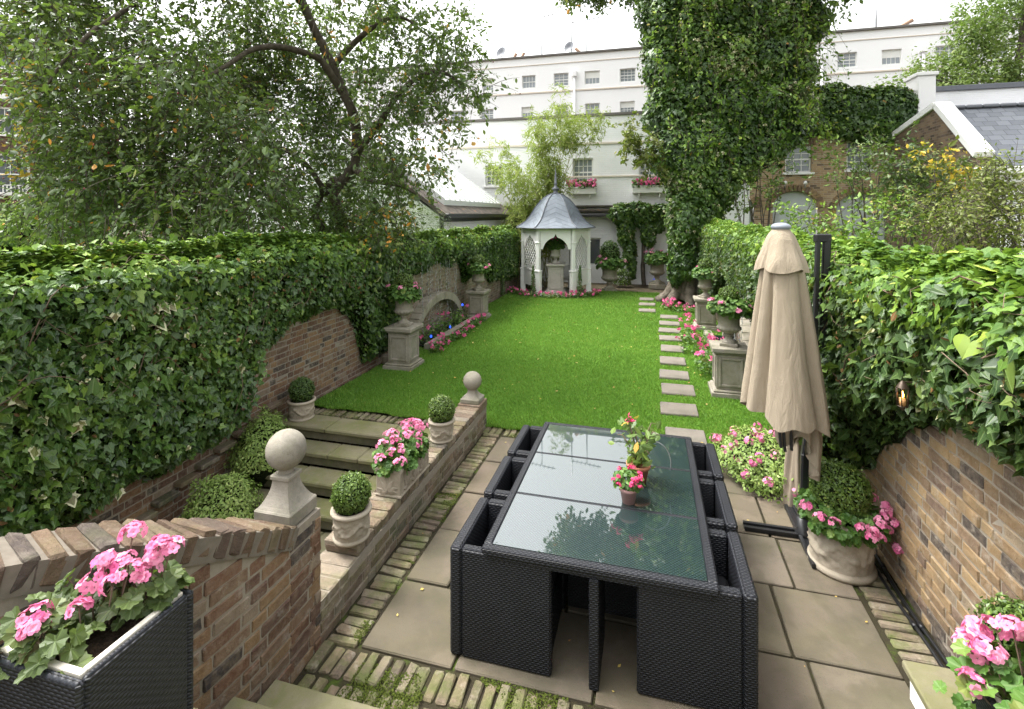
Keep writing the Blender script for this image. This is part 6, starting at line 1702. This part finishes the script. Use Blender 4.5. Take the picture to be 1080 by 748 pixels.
# ================================================================== TREES
def limb(mb, pts, r0, r1, seg=10, sub=6, wob=.02, seed=0):
    P = np.asarray(pts, float); n = len(P); s = np.linspace(0, n - 1, (n - 1) * sub + 1)
    out = []
    for u in s:                                       # Catmull-Rom
        i = min(int(u), n - 2); f = u - i; p0, p1, p2, p3 = P[max(i - 1, 0)], P[i], P[i + 1], P[min(i + 2, n - 1)]
        out.append(.5 * ((2 * p1) + (-p0 + p2) * f + (2 * p0 - 5 * p1 + 4 * p2 - p3) * f * f + (-p0 + 3 * p1 - 3 * p2 + p3) * f ** 3))
    out = np.array(out); k = np.linspace(0, 1, len(out)); out += wob * np.stack([vnoise(out, 3, seed + q) for q in range(3)], -1)
    mb.tube(out, (r0 + (r1 - r0) * k) * (1 + .12 * vnoise(out, 6, seed + 5)), seg)
    return out
def sprays(t, o, clumps, leafmat, tm, lsize, per, twigs=True, seed=0, droop=.6, name="crown", barkmat='bark', tl=(.25, .6), nl=(10, 18), extra=None, spread=.05, twr=.006):
    """clumps: (centre, radius, weight). Twigs hang in each clump with leaves along them"""
    r = np.random.default_rng(seed); LP, LN, LT, LR = [], [], [], []; tw = MB(); tipsP = []
    for c, rad, wgt in clumps:
        c = np.asarray(c, float); k = max(1, int(per * wgt)); tone = r.normal(0, .13)
        for _ in range(k):
            d = norm(r.normal(0, 1, 3)); p = c + d * rad * r.uniform(.1, 1) ** .5
            dirn = norm(d * .6 + r.normal(0, .5, 3) + DOWN * droop * r.uniform(.2, 1.2)); L = r.uniform(*tl); s = np.linspace(0, 1, 5)
            path = p + np.outer(s, dirn * L) + np.outer(s ** 2, DOWN * L * .3 * droop)
            if twigs: tw.tube(path, [twr, twr * .8, twr * .7, twr * .5, twr * .3], 4, cap=False)
            m_ = r.integers(*nl); u = r.uniform(0, 1, m_); q = p + np.outer(u, dirn * L) + np.outer(u ** 2, DOWN * L * .3 * droop) + r.normal(0, spread, (m_, 3))
            LP.append(q); LT.append(dirn + r.normal(0, .6, (m_, 3)) + DOWN * .2); LN.append(UP * .6 + d * .4 + r.normal(0, .6, (m_, 3))); LR.append(np.clip(.45 + tone + r.normal(0, .2, m_), 0, 1)); tipsP.append(path[-1])
    LP, LN, LT, LR = map(np.concatenate, (LP, LN, LT, LR))
    m = MB(); m.scatter(tm, LP - o, LN, LT, lsize * r.lognormal(0, .25, len(LP)), LR); m.build(name, M[leafmat], t)
    if twigs: tw.V = [v - o for v in tw.V]; tw.build("twigs", M[barkmat], t, kind="stuff")
    return LP, np.array(tipsP)
# crab apple
b0 = Wd(352, 262, 10.4); o = np.array((b0[0], b0[1], 0.))
t = thing("crab_apple_tree", "spreading crab apple tree with small red fruit leaning over the left hedge", "tree", o)
P_ = lambda px, py, d: Wd(px, py, d)
m = MB()
mainl = limb(m, [o, (b0 + o) / 2 + (.06, 0, 0), P_(366, 262, 10.4), P_(360, 235, 10.4), P_(353, 203, 10.3), P_(374, 172, 10.2), P_(375, 130, 10.0), P_(362, 95, 9.8), P_(340, 48, 9.6), P_(318, 0, 9.4), P_(300, -60, 9.2)], .135, .065, 12, seed=1)
limb(m, [o + (.1, .1, 0), P_(364, 268, 10.6), P_(346, 250, 10.5), P_(333, 228, 10.4), P_(338, 206, 10.4), P_(353, 188, 10.3)], .085, .07, 10, seed=2)
limb(m, [P_(362, 98, 9.8), P_(336, 62, 9.3), P_(300, 51, 8.8), P_(265, 54, 8.2), P_(225, 78, 7.8), P_(180, 110, 7.4)], .078, .018, 10, seed=3)
limb(m, [P_(374, 165, 10.2), P_(400, 130, 9.8), P_(425, 95, 9.4), P_(460, 75, 9.0), P_(492, 92, 8.8)], .08, .018, 8, seed=4)
limb(m, [P_(372, 178, 10.2), P_(392, 190, 9.8), P_(420, 195, 9.4), P_(440, 205, 9.2)], .07, .015, 8, seed=5)
limb(m, [P_(350, 70, 9.7), P_(385, 35, 9.4), P_(420, 18, 9.2), P_(455, 40, 9.0)], .07, .015, 8, seed=6)
limb(m, [P_(345, 205, 10.3), P_(318, 170, 9.8), P_(280, 150, 9.2), P_(230, 150, 8.8)], .06, .015, 8, seed=7)
limb(m, [P_(318, 0, 9.4), P_(250, -40, 8.6), P_(170, -10, 7.8), P_(90, 40, 7.2), P_(50, 90, 7.0)], .07, .015, 8, seed=8)
m.V = [v - o for v in m.V]; m.build("trunk", M['bark'], t)
CL = []
rr_ = np.random.default_rng(77)
dense = [(70, 60), (120, 40), (190, 40), (250, 30), (300, 20), (60, 110), (90, 120), (150, 110), (210, 110), (260, 115), (310, 130), (110, 175), (170, 175), (230, 185), (285, 185), (130, 228), (190, 232), (250, 232), (70, 20), (70, 235), (80, 205), (84, 150), (88, 180), (240, 70), (170, 75), (95, 75), (225, 140), (160, 145), (275, 150), (200, 205), (150, 200), (105, 205), (270, 215)]
for (x, y) in dense:
    for d in ((7.6, 8.6, 9.6) if not (y < 135 and x > 235) else (9.9, 10.6, 11.3)):
        CL.append((P_(x + rr_.normal(0, 14), y + rr_.normal(0, 12), d + rr_.normal(0, .4)), .62, 1.0))
sparse = [(340, 20), (380, 30), (400, 55), (420, 25), (440, 60), (465, 50), (480, 80), (495, 95), (455, 90), (430, 100), (400, 100), (390, 140), (420, 140), (440, 165), (425, 190), (400, 215), (380, 195), (410, 170), (360, 170), (350, 210), (375, 235), (330, 235), (350, 55), (320, 75), (360, 115), (300, 90), (400, 10), (445, 20), (470, 30), (345, 125), (455, 120), (330, 105), (372, 80), (415, 225), (395, 240), (320, 190), (300, 218), (340, 150), (250, 90), (265, 75), (280, 85), (240, 100), (290, 70), (310, 60), (255, 65), (275, 100), (230, 60)]
for (x, y) in sparse:
    for d in ((8.8, 10.0) if x > 385 else (10.9, 11.5, 12.0)): CL.append((P_(x + rr_.normal(0, 8), y + rr_.normal(0, 8), d), .36, .48))
for (x, y) in [(345, 215), (328, 242), (374, 240), (352, 232), (366, 205)]: CL.append((P_(x, y, 9.7), .3, .45))
for k in range(46):
    CL.append((P_(rr_.uniform(-60, 420), rr_.uniform(-170, 0), rr_.uniform(7.5, 10)), .7, 1.2))
for (x, y) in [(20, 50), (40, 20)]: CL.append((P_(x, y, 8.2), .4, .5))
LP, tips = sprays(t, o, CL, 'crab', T_OVAL, .086, 46, True, 5, .7, nl=(9, 15))
q = tips[rr_.choice(len(tips), 700)] + rr_.normal(0, .03, (700, 3)); m = MB()
for p in q: m.ball(p - o, .013, 6, 5)
m.build("fruit", M['berry'], t, kind="stuff")
q = P_(25, 110, 7.2); m = MB(); n = 110; P = np.array([P_(22 + rr_.normal(0, 6), y_, 7.2) for y_ in rr_.uniform(75, 190, n)]) + rr_.normal(0, .06, (n, 3)); m.scatter(T_OVAL, P - o, rdir(n), rdir(n), rng.uniform(.06, .10, n), rng.uniform(0, 1, n)); m.build("yellowed_leaves", M['yellowleaf'], t)
# dark tree at the far left top
o = Wd(-55, 226, 14); o[2] = 0; t = thing("dark_tree", "dark tree with browning leaves at the top left corner", "tree", o)
m = MB(); limb(m, [o, Wd(-52, 120, 14), Wd(-30, 30, 14), Wd(0, -60, 14)], .2, .06, seed=12); m.V = [v - o for v in m.V]; m.build("trunk", M['bark'], t)
CL = [(Wd(rr_.uniform(-60, 75), rr_.uniform(-90, 55), rr_.uniform(12.5, 15)), .8, 1.0) for _ in range(34)]
sprays(t, o, CL, 'crab', T_OVAL, .11, 20, True, 15, .4)

# ivy clad tree
o = np.array((1.12, 16.0, 0.0)); t = thing("ivy_clad_tree", "huge tree trunk smothered in ivy rising beyond the right lawn edge", "tree", o)
tx = [Wd(725, 318, 15.4), Wd(728, 290, 15.5), Wd(732, 250, 15.6), Wd(735, 200, 15.8), Wd(745, 150, 16), Wd(757, 90, 16), Wd(765, 20, 16), Wd(768, -60, 16), Wd(765, -150, 16)]
tx[0][2] = 0
o = np.array((tx[0][0], tx[0][1], 0.)); t.location = o
m = MB(); limb(m, tx, .55, .25, 14, wob=.08, seed=21)
for k in range(7):
    a = k * .9 + .3; limb(m, [tx[0] + (math.cos(a) * .85, math.sin(a) * .7, .0), tx[0] + (math.cos(a) * .5, math.sin(a) * .45, .35), tx[1] + (math.cos(a) * .3, math.sin(a) * .3, .3)], .12, .22, 8, seed=30 + k, wob=.05)
m.V = [v - o for v in m.V]; m.build("trunk", M['bark_root'], t)
m = MB()
limb(m, [Wd(760, 60, 16), Wd(730, -50, 17.5), Wd(660, -70, 20), Wd(598, -26, 21)], .22, .05, 8, seed=41); limb(m, [Wd(765, 0, 16), Wd(820, -80, 16), Wd(880, -120, 16)], .2, .06, 8, seed=42); limb(m, [Wd(767, -60, 16), Wd(720, -170, 18), Wd(650, -220, 20.5)], .2, .05, 8, seed=43)
m.V = [v - o for v in m.V]; m.build("boughs", M['bark'], t)
# ivy mass: lumps wrapped round the trunk, (px,py,depth,rx px,ry px)
lumps = [(714, 255, 15.2, 11, 38), (722, 235, 15.0, 18, 33), (713, 286, 15.1, 8, 17), (724, 274, 15.0, 13, 20), (742, 235, 15.2, 22, 32), (756, 262, 15.3, 10, 20), (729, 200, 15.3, 24, 30), (752, 195, 15.5, 26, 26), (712, 165, 15.4, 28, 32), (740, 150, 15.5, 32, 34), (768, 165, 15.7, 30, 30), (795, 150, 15.9, 32, 28), (820, 138, 16.1, 28, 22), (705, 120, 15.5, 26, 32), (735, 105, 15.6, 34, 36), (770, 115, 15.6, 36, 36), (806, 108, 15.8, 36, 34), (832, 112, 16.2, 26, 28), (700, 70, 15.5, 22, 36), (730, 60, 15.6, 34, 36), (768, 65, 15.5, 38, 40), (806, 62, 15.7, 36, 38), (835, 72, 16.0, 24, 32), (700, 25, 15.6, 28, 30), (735, 15, 15.6, 36, 36), (775, 15, 15.6, 38, 36), (815, 15, 15.8, 36, 34), (845, 25, 16.2, 24, 30), (712, -30, 15.6, 46, 36), (768, -40, 15.6, 52, 40), (826, -35, 16, 46, 36), (742, 280, 15.3, 9, 14), (728, 178, 15.2, 24, 24), (785, 180, 15.8, 14, 14)]
cm = MB(); LPs, LNs, LRs = [], [], []
for k, (x, y, d, rx, ry) in enumerate(lumps):
    c = Wd(x, y, d); R = np.array((rx / 540 * d, max(.3, min(rx, 30) / 540 * d * .9), ry / 540 * d)); area = 4 * math.pi * ((R[0] * R[2]) ** .8)
    n = int(area * 420); U = rdir(n); lump = 1 + .32 * vnoise(U + k, 2.0, 50 + k) + .14 * vnoise(U, 6, 70 + k); rad = lump * rng.uniform(.72, 1.08, n)
    L_ = U * R * rad[:, None]; L_ = np.column_stack((L_[:, 0] * CT - L_[:, 1] * ST, L_[:, 0] * ST + L_[:, 1] * CT, L_[:, 2]))
    Un = np.column_stack((U[:, 0] * CT - U[:, 1] * ST, U[:, 0] * ST + U[:, 1] * CT, U[:, 2]))
    LPs.append(c + L_); LNs.append(Un); LRs.append(np.clip(.50 + rng.normal(0, .10) + .28 * vnoise(c + L_, 1.6, 61) + rng.normal(0, .2, n), 0, 1))
    cm.ball(c - o, R * .74, 14, 9, mod=lambda U: .15 * vnoise(U, 2.5, k))
cm.build("woody_core", M['core'], t)
LP, LN, LR = np.concatenate(LPs), np.concatenate(LNs), np.concatenate(LRs)
m = MB(); m.scatter(T_IVY, LP - o, LN + UP * .3 + rng.normal(0, .5, LP.shape), DOWN + LN * .4 + rng.normal(0, .5, LP.shape), .105 * rng.lognormal(0, .25, len(LP)), LR); m.build("ivy", M['ivy'], t)
CL = [(Wd(rr_.uniform(690, 860), rr_.uniform(-40, 150), 14.9), .6, .8) for _ in range(34)] + [(Wd(rr_.uniform(835, 868), rr_.uniform(0, 130), 15.6), .45, .6) for _ in range(14)]
sprays(t, o, CL, 'ivy_bright', T_OVAL, .12, 12, True, 22, 1.2, name="hanging_shoots", tl=(.4, 1.1), spread=.07)
CL = [(Wd(rr_.uniform(588, 705), rr_.uniform(-34, -6), rr_.uniform(19.5, 22)), .42, 1.0) for _ in range(44)]
CL += [(Wd(rr_.uniform(700, 960), rr_.uniform(-330, -50), rr_.uniform(15, 21)), .95, 1.9) for _ in range(110)]
CL += [(Wd(rr_.uniform(600, 715), rr_.uniform(-330, -30), rr_.uniform(19.5, 22.5)), .75, 1.8) for _ in range(100)]
CL += [(Wd(rr_.uniform(566, 610), rr_.uniform(-280, -45), rr_.uniform(20, 22.5)), .5, 1.0) for _ in range(34)]
CL += [(Wd(rr_.uniform(700, 900), rr_.uniform(-70, -10), rr_.uniform(14.5, 18)), .8, 1.4) for _ in range(26)]
sprays(t, o, CL, 'crab', T_OVAL, .165, 15, True, 23, .5, name="crown", spread=.10)
CL = [(Wd(x_, y_, 14.9), .28, .8) for x_, y_ in ((665, 135), (672, 155), (680, 165), (690, 172), (660, 150), (685, 150))]
sprays(t, o, CL, 'shrub_olive', T_OVAL, .14, 14, True, 24, .6, name="side_shoot")

# golden bamboo behind the gazebo
bp = Wd(572, 226, 18.6); o = np.array((bp[0], bp[1], 0.)); t = thing("bamboo", "tall pale yellow green bamboo fanning out behind the gazebo", "bamboo", o)
m = MB(); CL = []
for k in range(26):
    tx_ = rr_.uniform(505, 648); ty = 95 + abs(tx_ - 590) * .62 + rr_.uniform(-5, 60); d = rr_.uniform(17.8, 19.4)
    base = o + (rr_.normal(0, .35), rr_.normal(0, .25), 0); tip = Wd(tx_, ty, d); mid = base * .45 + tip * .55 + (0, 0, .55)
    mid[:2] = base[:2] * .62 + tip[:2] * .38
    pts = limb(m, [base, (base + mid) / 2 + (0, 0, .1), mid, tip], .018, .004, 5, 4, .01, 80 + k)
    for s in np.linspace(.38, 1, 9):
        q_ = pts[int(s * (len(pts) - 1))]; dd_ = -ST * q_[0] + CT * q_[1]; qx, qy = 540 + FOC * (CT * q_[0] + ST * q_[1]) / dd_, HOR - FOC * (q_[2] - CAMZ) / dd_
        if qx > 590 and qy > 158: continue
        CL.append((pts[int(s * (len(pts) - 1))], .26, .55 + .35 * rr_.uniform()))
m.V = [v - o for v in m.V]; m.build("canes", M['cane'], t)
sprays(t, o, CL, 'bamboo', T_STRIP, .20, 13, True, 26, .9, name="leaves", barkmat='cane', tl=(.2, .45), nl=(7, 13), spread=.06, twr=.003)

# climber on the white wall right of the gazebo
c = Wd(675, 232, 19.4); o = np.array((c[0], c[1], 0.)); t = thing("wall_climber", "dark climber trained in a Y over the white wall between the two large urns", "climber", o)
m = MB(); limb(m, [o + (.15, 0, 0), Wd(678, 280, 19.4), Wd(679, 250, 19.4), Wd(684, 226, 19.4)], .09, .05, 8, seed=51); m.V = [v - o for v in m.V]; m.build("stem", M['bark'], t)
lum = [(655, 226, 12, 12), (660, 245, 9, 18), (664, 265, 7, 18), (667, 283, 4, 12), (680, 228, 18, 12), (700, 226, 18, 11), (684, 246, 8, 16), (692, 238, 10, 8), (715, 228, 14, 10), (672, 222, 16, 9)]
cm = MB(); LPs, LNs = [], []
for x, y, rx, ry in lum:
    c = Wd(x, y, 19.3); R = np.array((rx, 8, ry)) / 540 * 19.3; n = int(R[0] * R[2] * 12 * 330) + 60; U = rdir(n); LPs.append(c + U * R * rng.uniform(.75, 1.1, (n, 1))); LNs.append(U); cm.ball(c - o, R * .75, 10, 8)
cm.build("woody_core", M['core'], t); LP, LN = np.concatenate(LPs), np.concatenate(LNs)
m = MB(); m.scatter(T_IVY, LP - o, LN + UP * .3 + rng.normal(0, .5, LP.shape), DOWN + rng.normal(0, .5, LP.shape), .11 * rng.lognormal(0, .25, len(LP)), np.clip(rng.normal(.42, .25, len(LP)), 0, 1)); m.build("ivy_leaves", M['ivy'], t)
mound("climbing_shrub", tuple(Wz(655, 303) + np.array((0, .2, 0))), (.35, .3, .6), 700, 'shrub', .09, "loose green plant beside the large urn right of the gazebo", seed=14, core=False)

# ivy over the top of the yellow brick house
o = np.array((6.2, 20.3, 5.6)); t = thing("roof_ivy", "thick ivy covering the top of the yellow brick house", "climber", o)
cm = MB(); LPs, LNs, LRs = [], [], []
for (x, y, rx, ry) in [(800, 130, 22, 24), (828, 120, 24, 26), (855, 112, 22, 22), (880, 112, 22, 24), (905, 114, 20, 22), (930, 112, 22, 20), (948, 110, 16, 16), (840, 138, 18, 10), (900, 134, 30, 14), (935, 132, 18, 16), (950, 125, 12, 14), (868, 128, 22, 14), (780, 120, 20, 24), (945, 148, 12, 8), (920, 148, 12, 6)]:
    c = Wy(x, y, 20.35); d = 18.; R = np.array((rx / 540 * d, .35, ry / 540 * d)); n = int(R[0] * R[2] * 12 * 300) + 60; U = rdir(n)
    P = c + U * R * rng.uniform(.75, 1.1, (n, 1)); LPs.append(P); LNs.append(U); LRs.append(np.clip(.38 + .22 * vnoise(P, 1.5, 5) + rng.normal(0, .2, n), 0, 1)); cm.ball(c - o, R * .8, 12, 8)
cm.build("woody_core", M['core'], t); LP, LN, LR = map(np.concatenate, (LPs, LNs, LRs))
m = MB(); m.scatter(T_IVY, LP - o, LN + UP * .3 + rng.normal(0, .5, LP.shape), DOWN + rng.normal(0, .5, LP.shape), .115 * rng.lognormal(0, .25, len(LP)), LR); m.build("ivy_leaves", M['ivy'], t)
k = rng.choice(len(LP), 260); m = MB(); m.scatter(T_IVY, LP[k] + LN[k] * .05 - o, LN[k] + rng.normal(0, .4, (260, 3)), rdir(260), rng.uniform(.09, .14, 260), rng.uniform(.5, 1, 260)); m.build("yellow_leaves", M['ivy_bright'], t)

# light green tree at the top right
o = Wd(1065, 226, 21.5); o[2] = 0; t = thing("robinia_tree", "airy light green tree at the top right corner before the terrace", "tree", o)
m = MB()
limb(m, [o, Wd(1068, 120, 21.5), Wd(1075, 60, 21), Wd(1085, -20, 21)], .2, .08, seed=61)
limb(m, [Wd(1075, 80, 21.3), Wd(1050, 60, 21), Wd(1035, 45, 21)], .06, .02, seed=62); limb(m, [Wd(1070, 92, 21.3), Wd(1030, 92, 20.9), Wd(990, 85, 20.7), Wd(968, 78, 20.5)], .06, .015, seed=63)
m.V = [v - o for v in m.V]; m.build("trunk", M['bark'], t)
CL = [(Wd(x_, y_, rr_.uniform(20, 22)), .55, 1.0) for x_, y_ in [(1040, 10), (1060, 5), (1075, 25), (1050, 30), (1035, 28), (1030, 50), (1050, 52), (1070, 50), (1078, 75), (1060, 75), (1040, 78), (1020, 70), (1000, 74), (985, 78), (1010, 88), (1030, 92), (1050, 93), (1070, 95), (972, 80), (1090, 10), (1095, 50), (1045, -10), (1075, -15), (1005, 82), (1022, 40)]]
CL = [(c + rr_.normal(0, .2, 3), r_, w_) for c, r_, w_ in CL for _ in range(2)]
sprays(t, o, CL, 'acacia', T_OVAL, .14, 17, True, 64, .3, spread=.12, nl=(12, 20), tl=(.3, .8))

# shrubs and small trees beyond the right hedge
def shrub(base, blobs, mat, size, label, per=12, name="shrub_tree", stems=6, seed=0, tm=T_OVAL, extra=None, top=None, cat="shrub", rad=.42, dr=.3):
    o = np.asarray(base, float).copy(); o[2] = 0; t = thing(name, label, cat, o); r = np.random.default_rng(seed); m = MB()
    C = [Wd(*b_) for b_ in blobs]
    for k in range(stems):
        c = C[k % len(C)]; b1 = o + (r.normal(0, .18), r.normal(0, .18), 0); limb(m, [b1, b1 * .6 + c * .4 + r.normal(0, .08, 3), c], .035, .008, 6, 5, .03, seed + k)
    m.V = [v - o for v in m.V]; m.build("stems", M['bark'], t)
    sprays(t, o, [(c, rad, 1.0) for c in C], mat, tm, size, per, True, seed, dr, name="foliage")
    if extra:
        pts, em, es = extra; n = len(pts) * 26; P = np.repeat(np.array([Wd(*p) for p in pts]), 26, 0) + r.normal(0, .16, (n, 3)); m = MB(); m.scatter(tm, P - o, rdir(n), rdir(n), es * r.uniform(.7, 1.2, n), r.uniform(0, 1, n)); m.build("coloured_leaves", M[em], t)
    return t
shrub(Wd(802, 226, 14.5), [(775, 205, 14.5), (785, 190, 14.5), (800, 178, 14.5), (815, 185, 14.5), (825, 178, 14.5), (790, 212, 14.3), (810, 205, 14.3), (800, 195, 14.6)], 'shrub', .10, "open multi stemmed shrub before the arches, right of the ivy clad trunk", 7, seed=101, stems=12, rad=.32)
shrub(Wd(915, 226, 12.8), [(905, 150, 12.8), (890, 170, 12.8), (915, 165, 12.8), (930, 160, 12.8), (900, 190, 12.6), (925, 185, 12.7), (940, 175, 12.9), (880, 185, 12.8), (912, 205, 12.5), (935, 205, 12.6)], 'shrub', .085, "tall thin shrub in front of the yellow brick arches", 9, seed=102, stems=10, rad=.40)
shrub(Wd(960, 226, 11.0), [(945, 165, 11), (955, 185, 11), (965, 200, 10.8), (945, 210, 10.8), (970, 175, 11), (958, 220, 10.6), (978, 205, 10.8), (985, 190, 11)], 'ivy_dark', .09, "dense dark green shrub left of the golden leaved shrub", 28, seed=103, stems=6, rad=.40)
shrub(Wd(1000, 226, 10.2), [(985, 175, 10.2), (1000, 190, 10.2), (1012, 185, 10.2), (995, 205, 10), (1015, 205, 10), (1005, 222, 9.8), (1022, 200, 10.2)], 'shrub_olive', .08, "golden leaved shrub below the slate roof", 13, seed=104, stems=6, rad=.36, extra=([(988, 165, 10), (996, 172, 10), (1003, 180, 10), (1010, 184, 10), (1018, 186, 10), (1024, 190, 10), (975, 158, 10.2), (1006, 195, 10)], 'golden', .10))
shrub(Wd(1045, 226, 7.6), [(1020, 225, 7.6), (1040, 215, 7.6), (1060, 205, 7.6), (1075, 215, 7.6), (1035, 240, 7.2), (1060, 235, 7.2), (1075, 240, 7.0), (1005, 240, 7.4), (985, 235, 7.8), (1050, 190, 7.8), (1090, 225, 7.2), (1068, 185, 7.9), (1030, 200, 7.8)], 'shrub_olive', .055, "olive green berry shrub spilling over the hedge below the slate roof", 34, seed=105, stems=9, rad=.34, extra=([(1010, 215, 7.6), (1030, 205, 7.6), (1060, 215, 7.5), (1020, 190, 7.8), (1045, 200, 7.6)], 'berry', .022))
shrub(Wd(905, 232, 9.0), [(870, 238, 9), (890, 236, 9), (920, 236, 8.8), (945, 234, 8.6), (900, 240, 8.6), (855, 228, 9.2), (835, 236, 9.4)], 'ivy_bright', .075, "bright green low shrub along the top of the right hedge before the arches", 15, seed=106, stems=5, rad=.30)
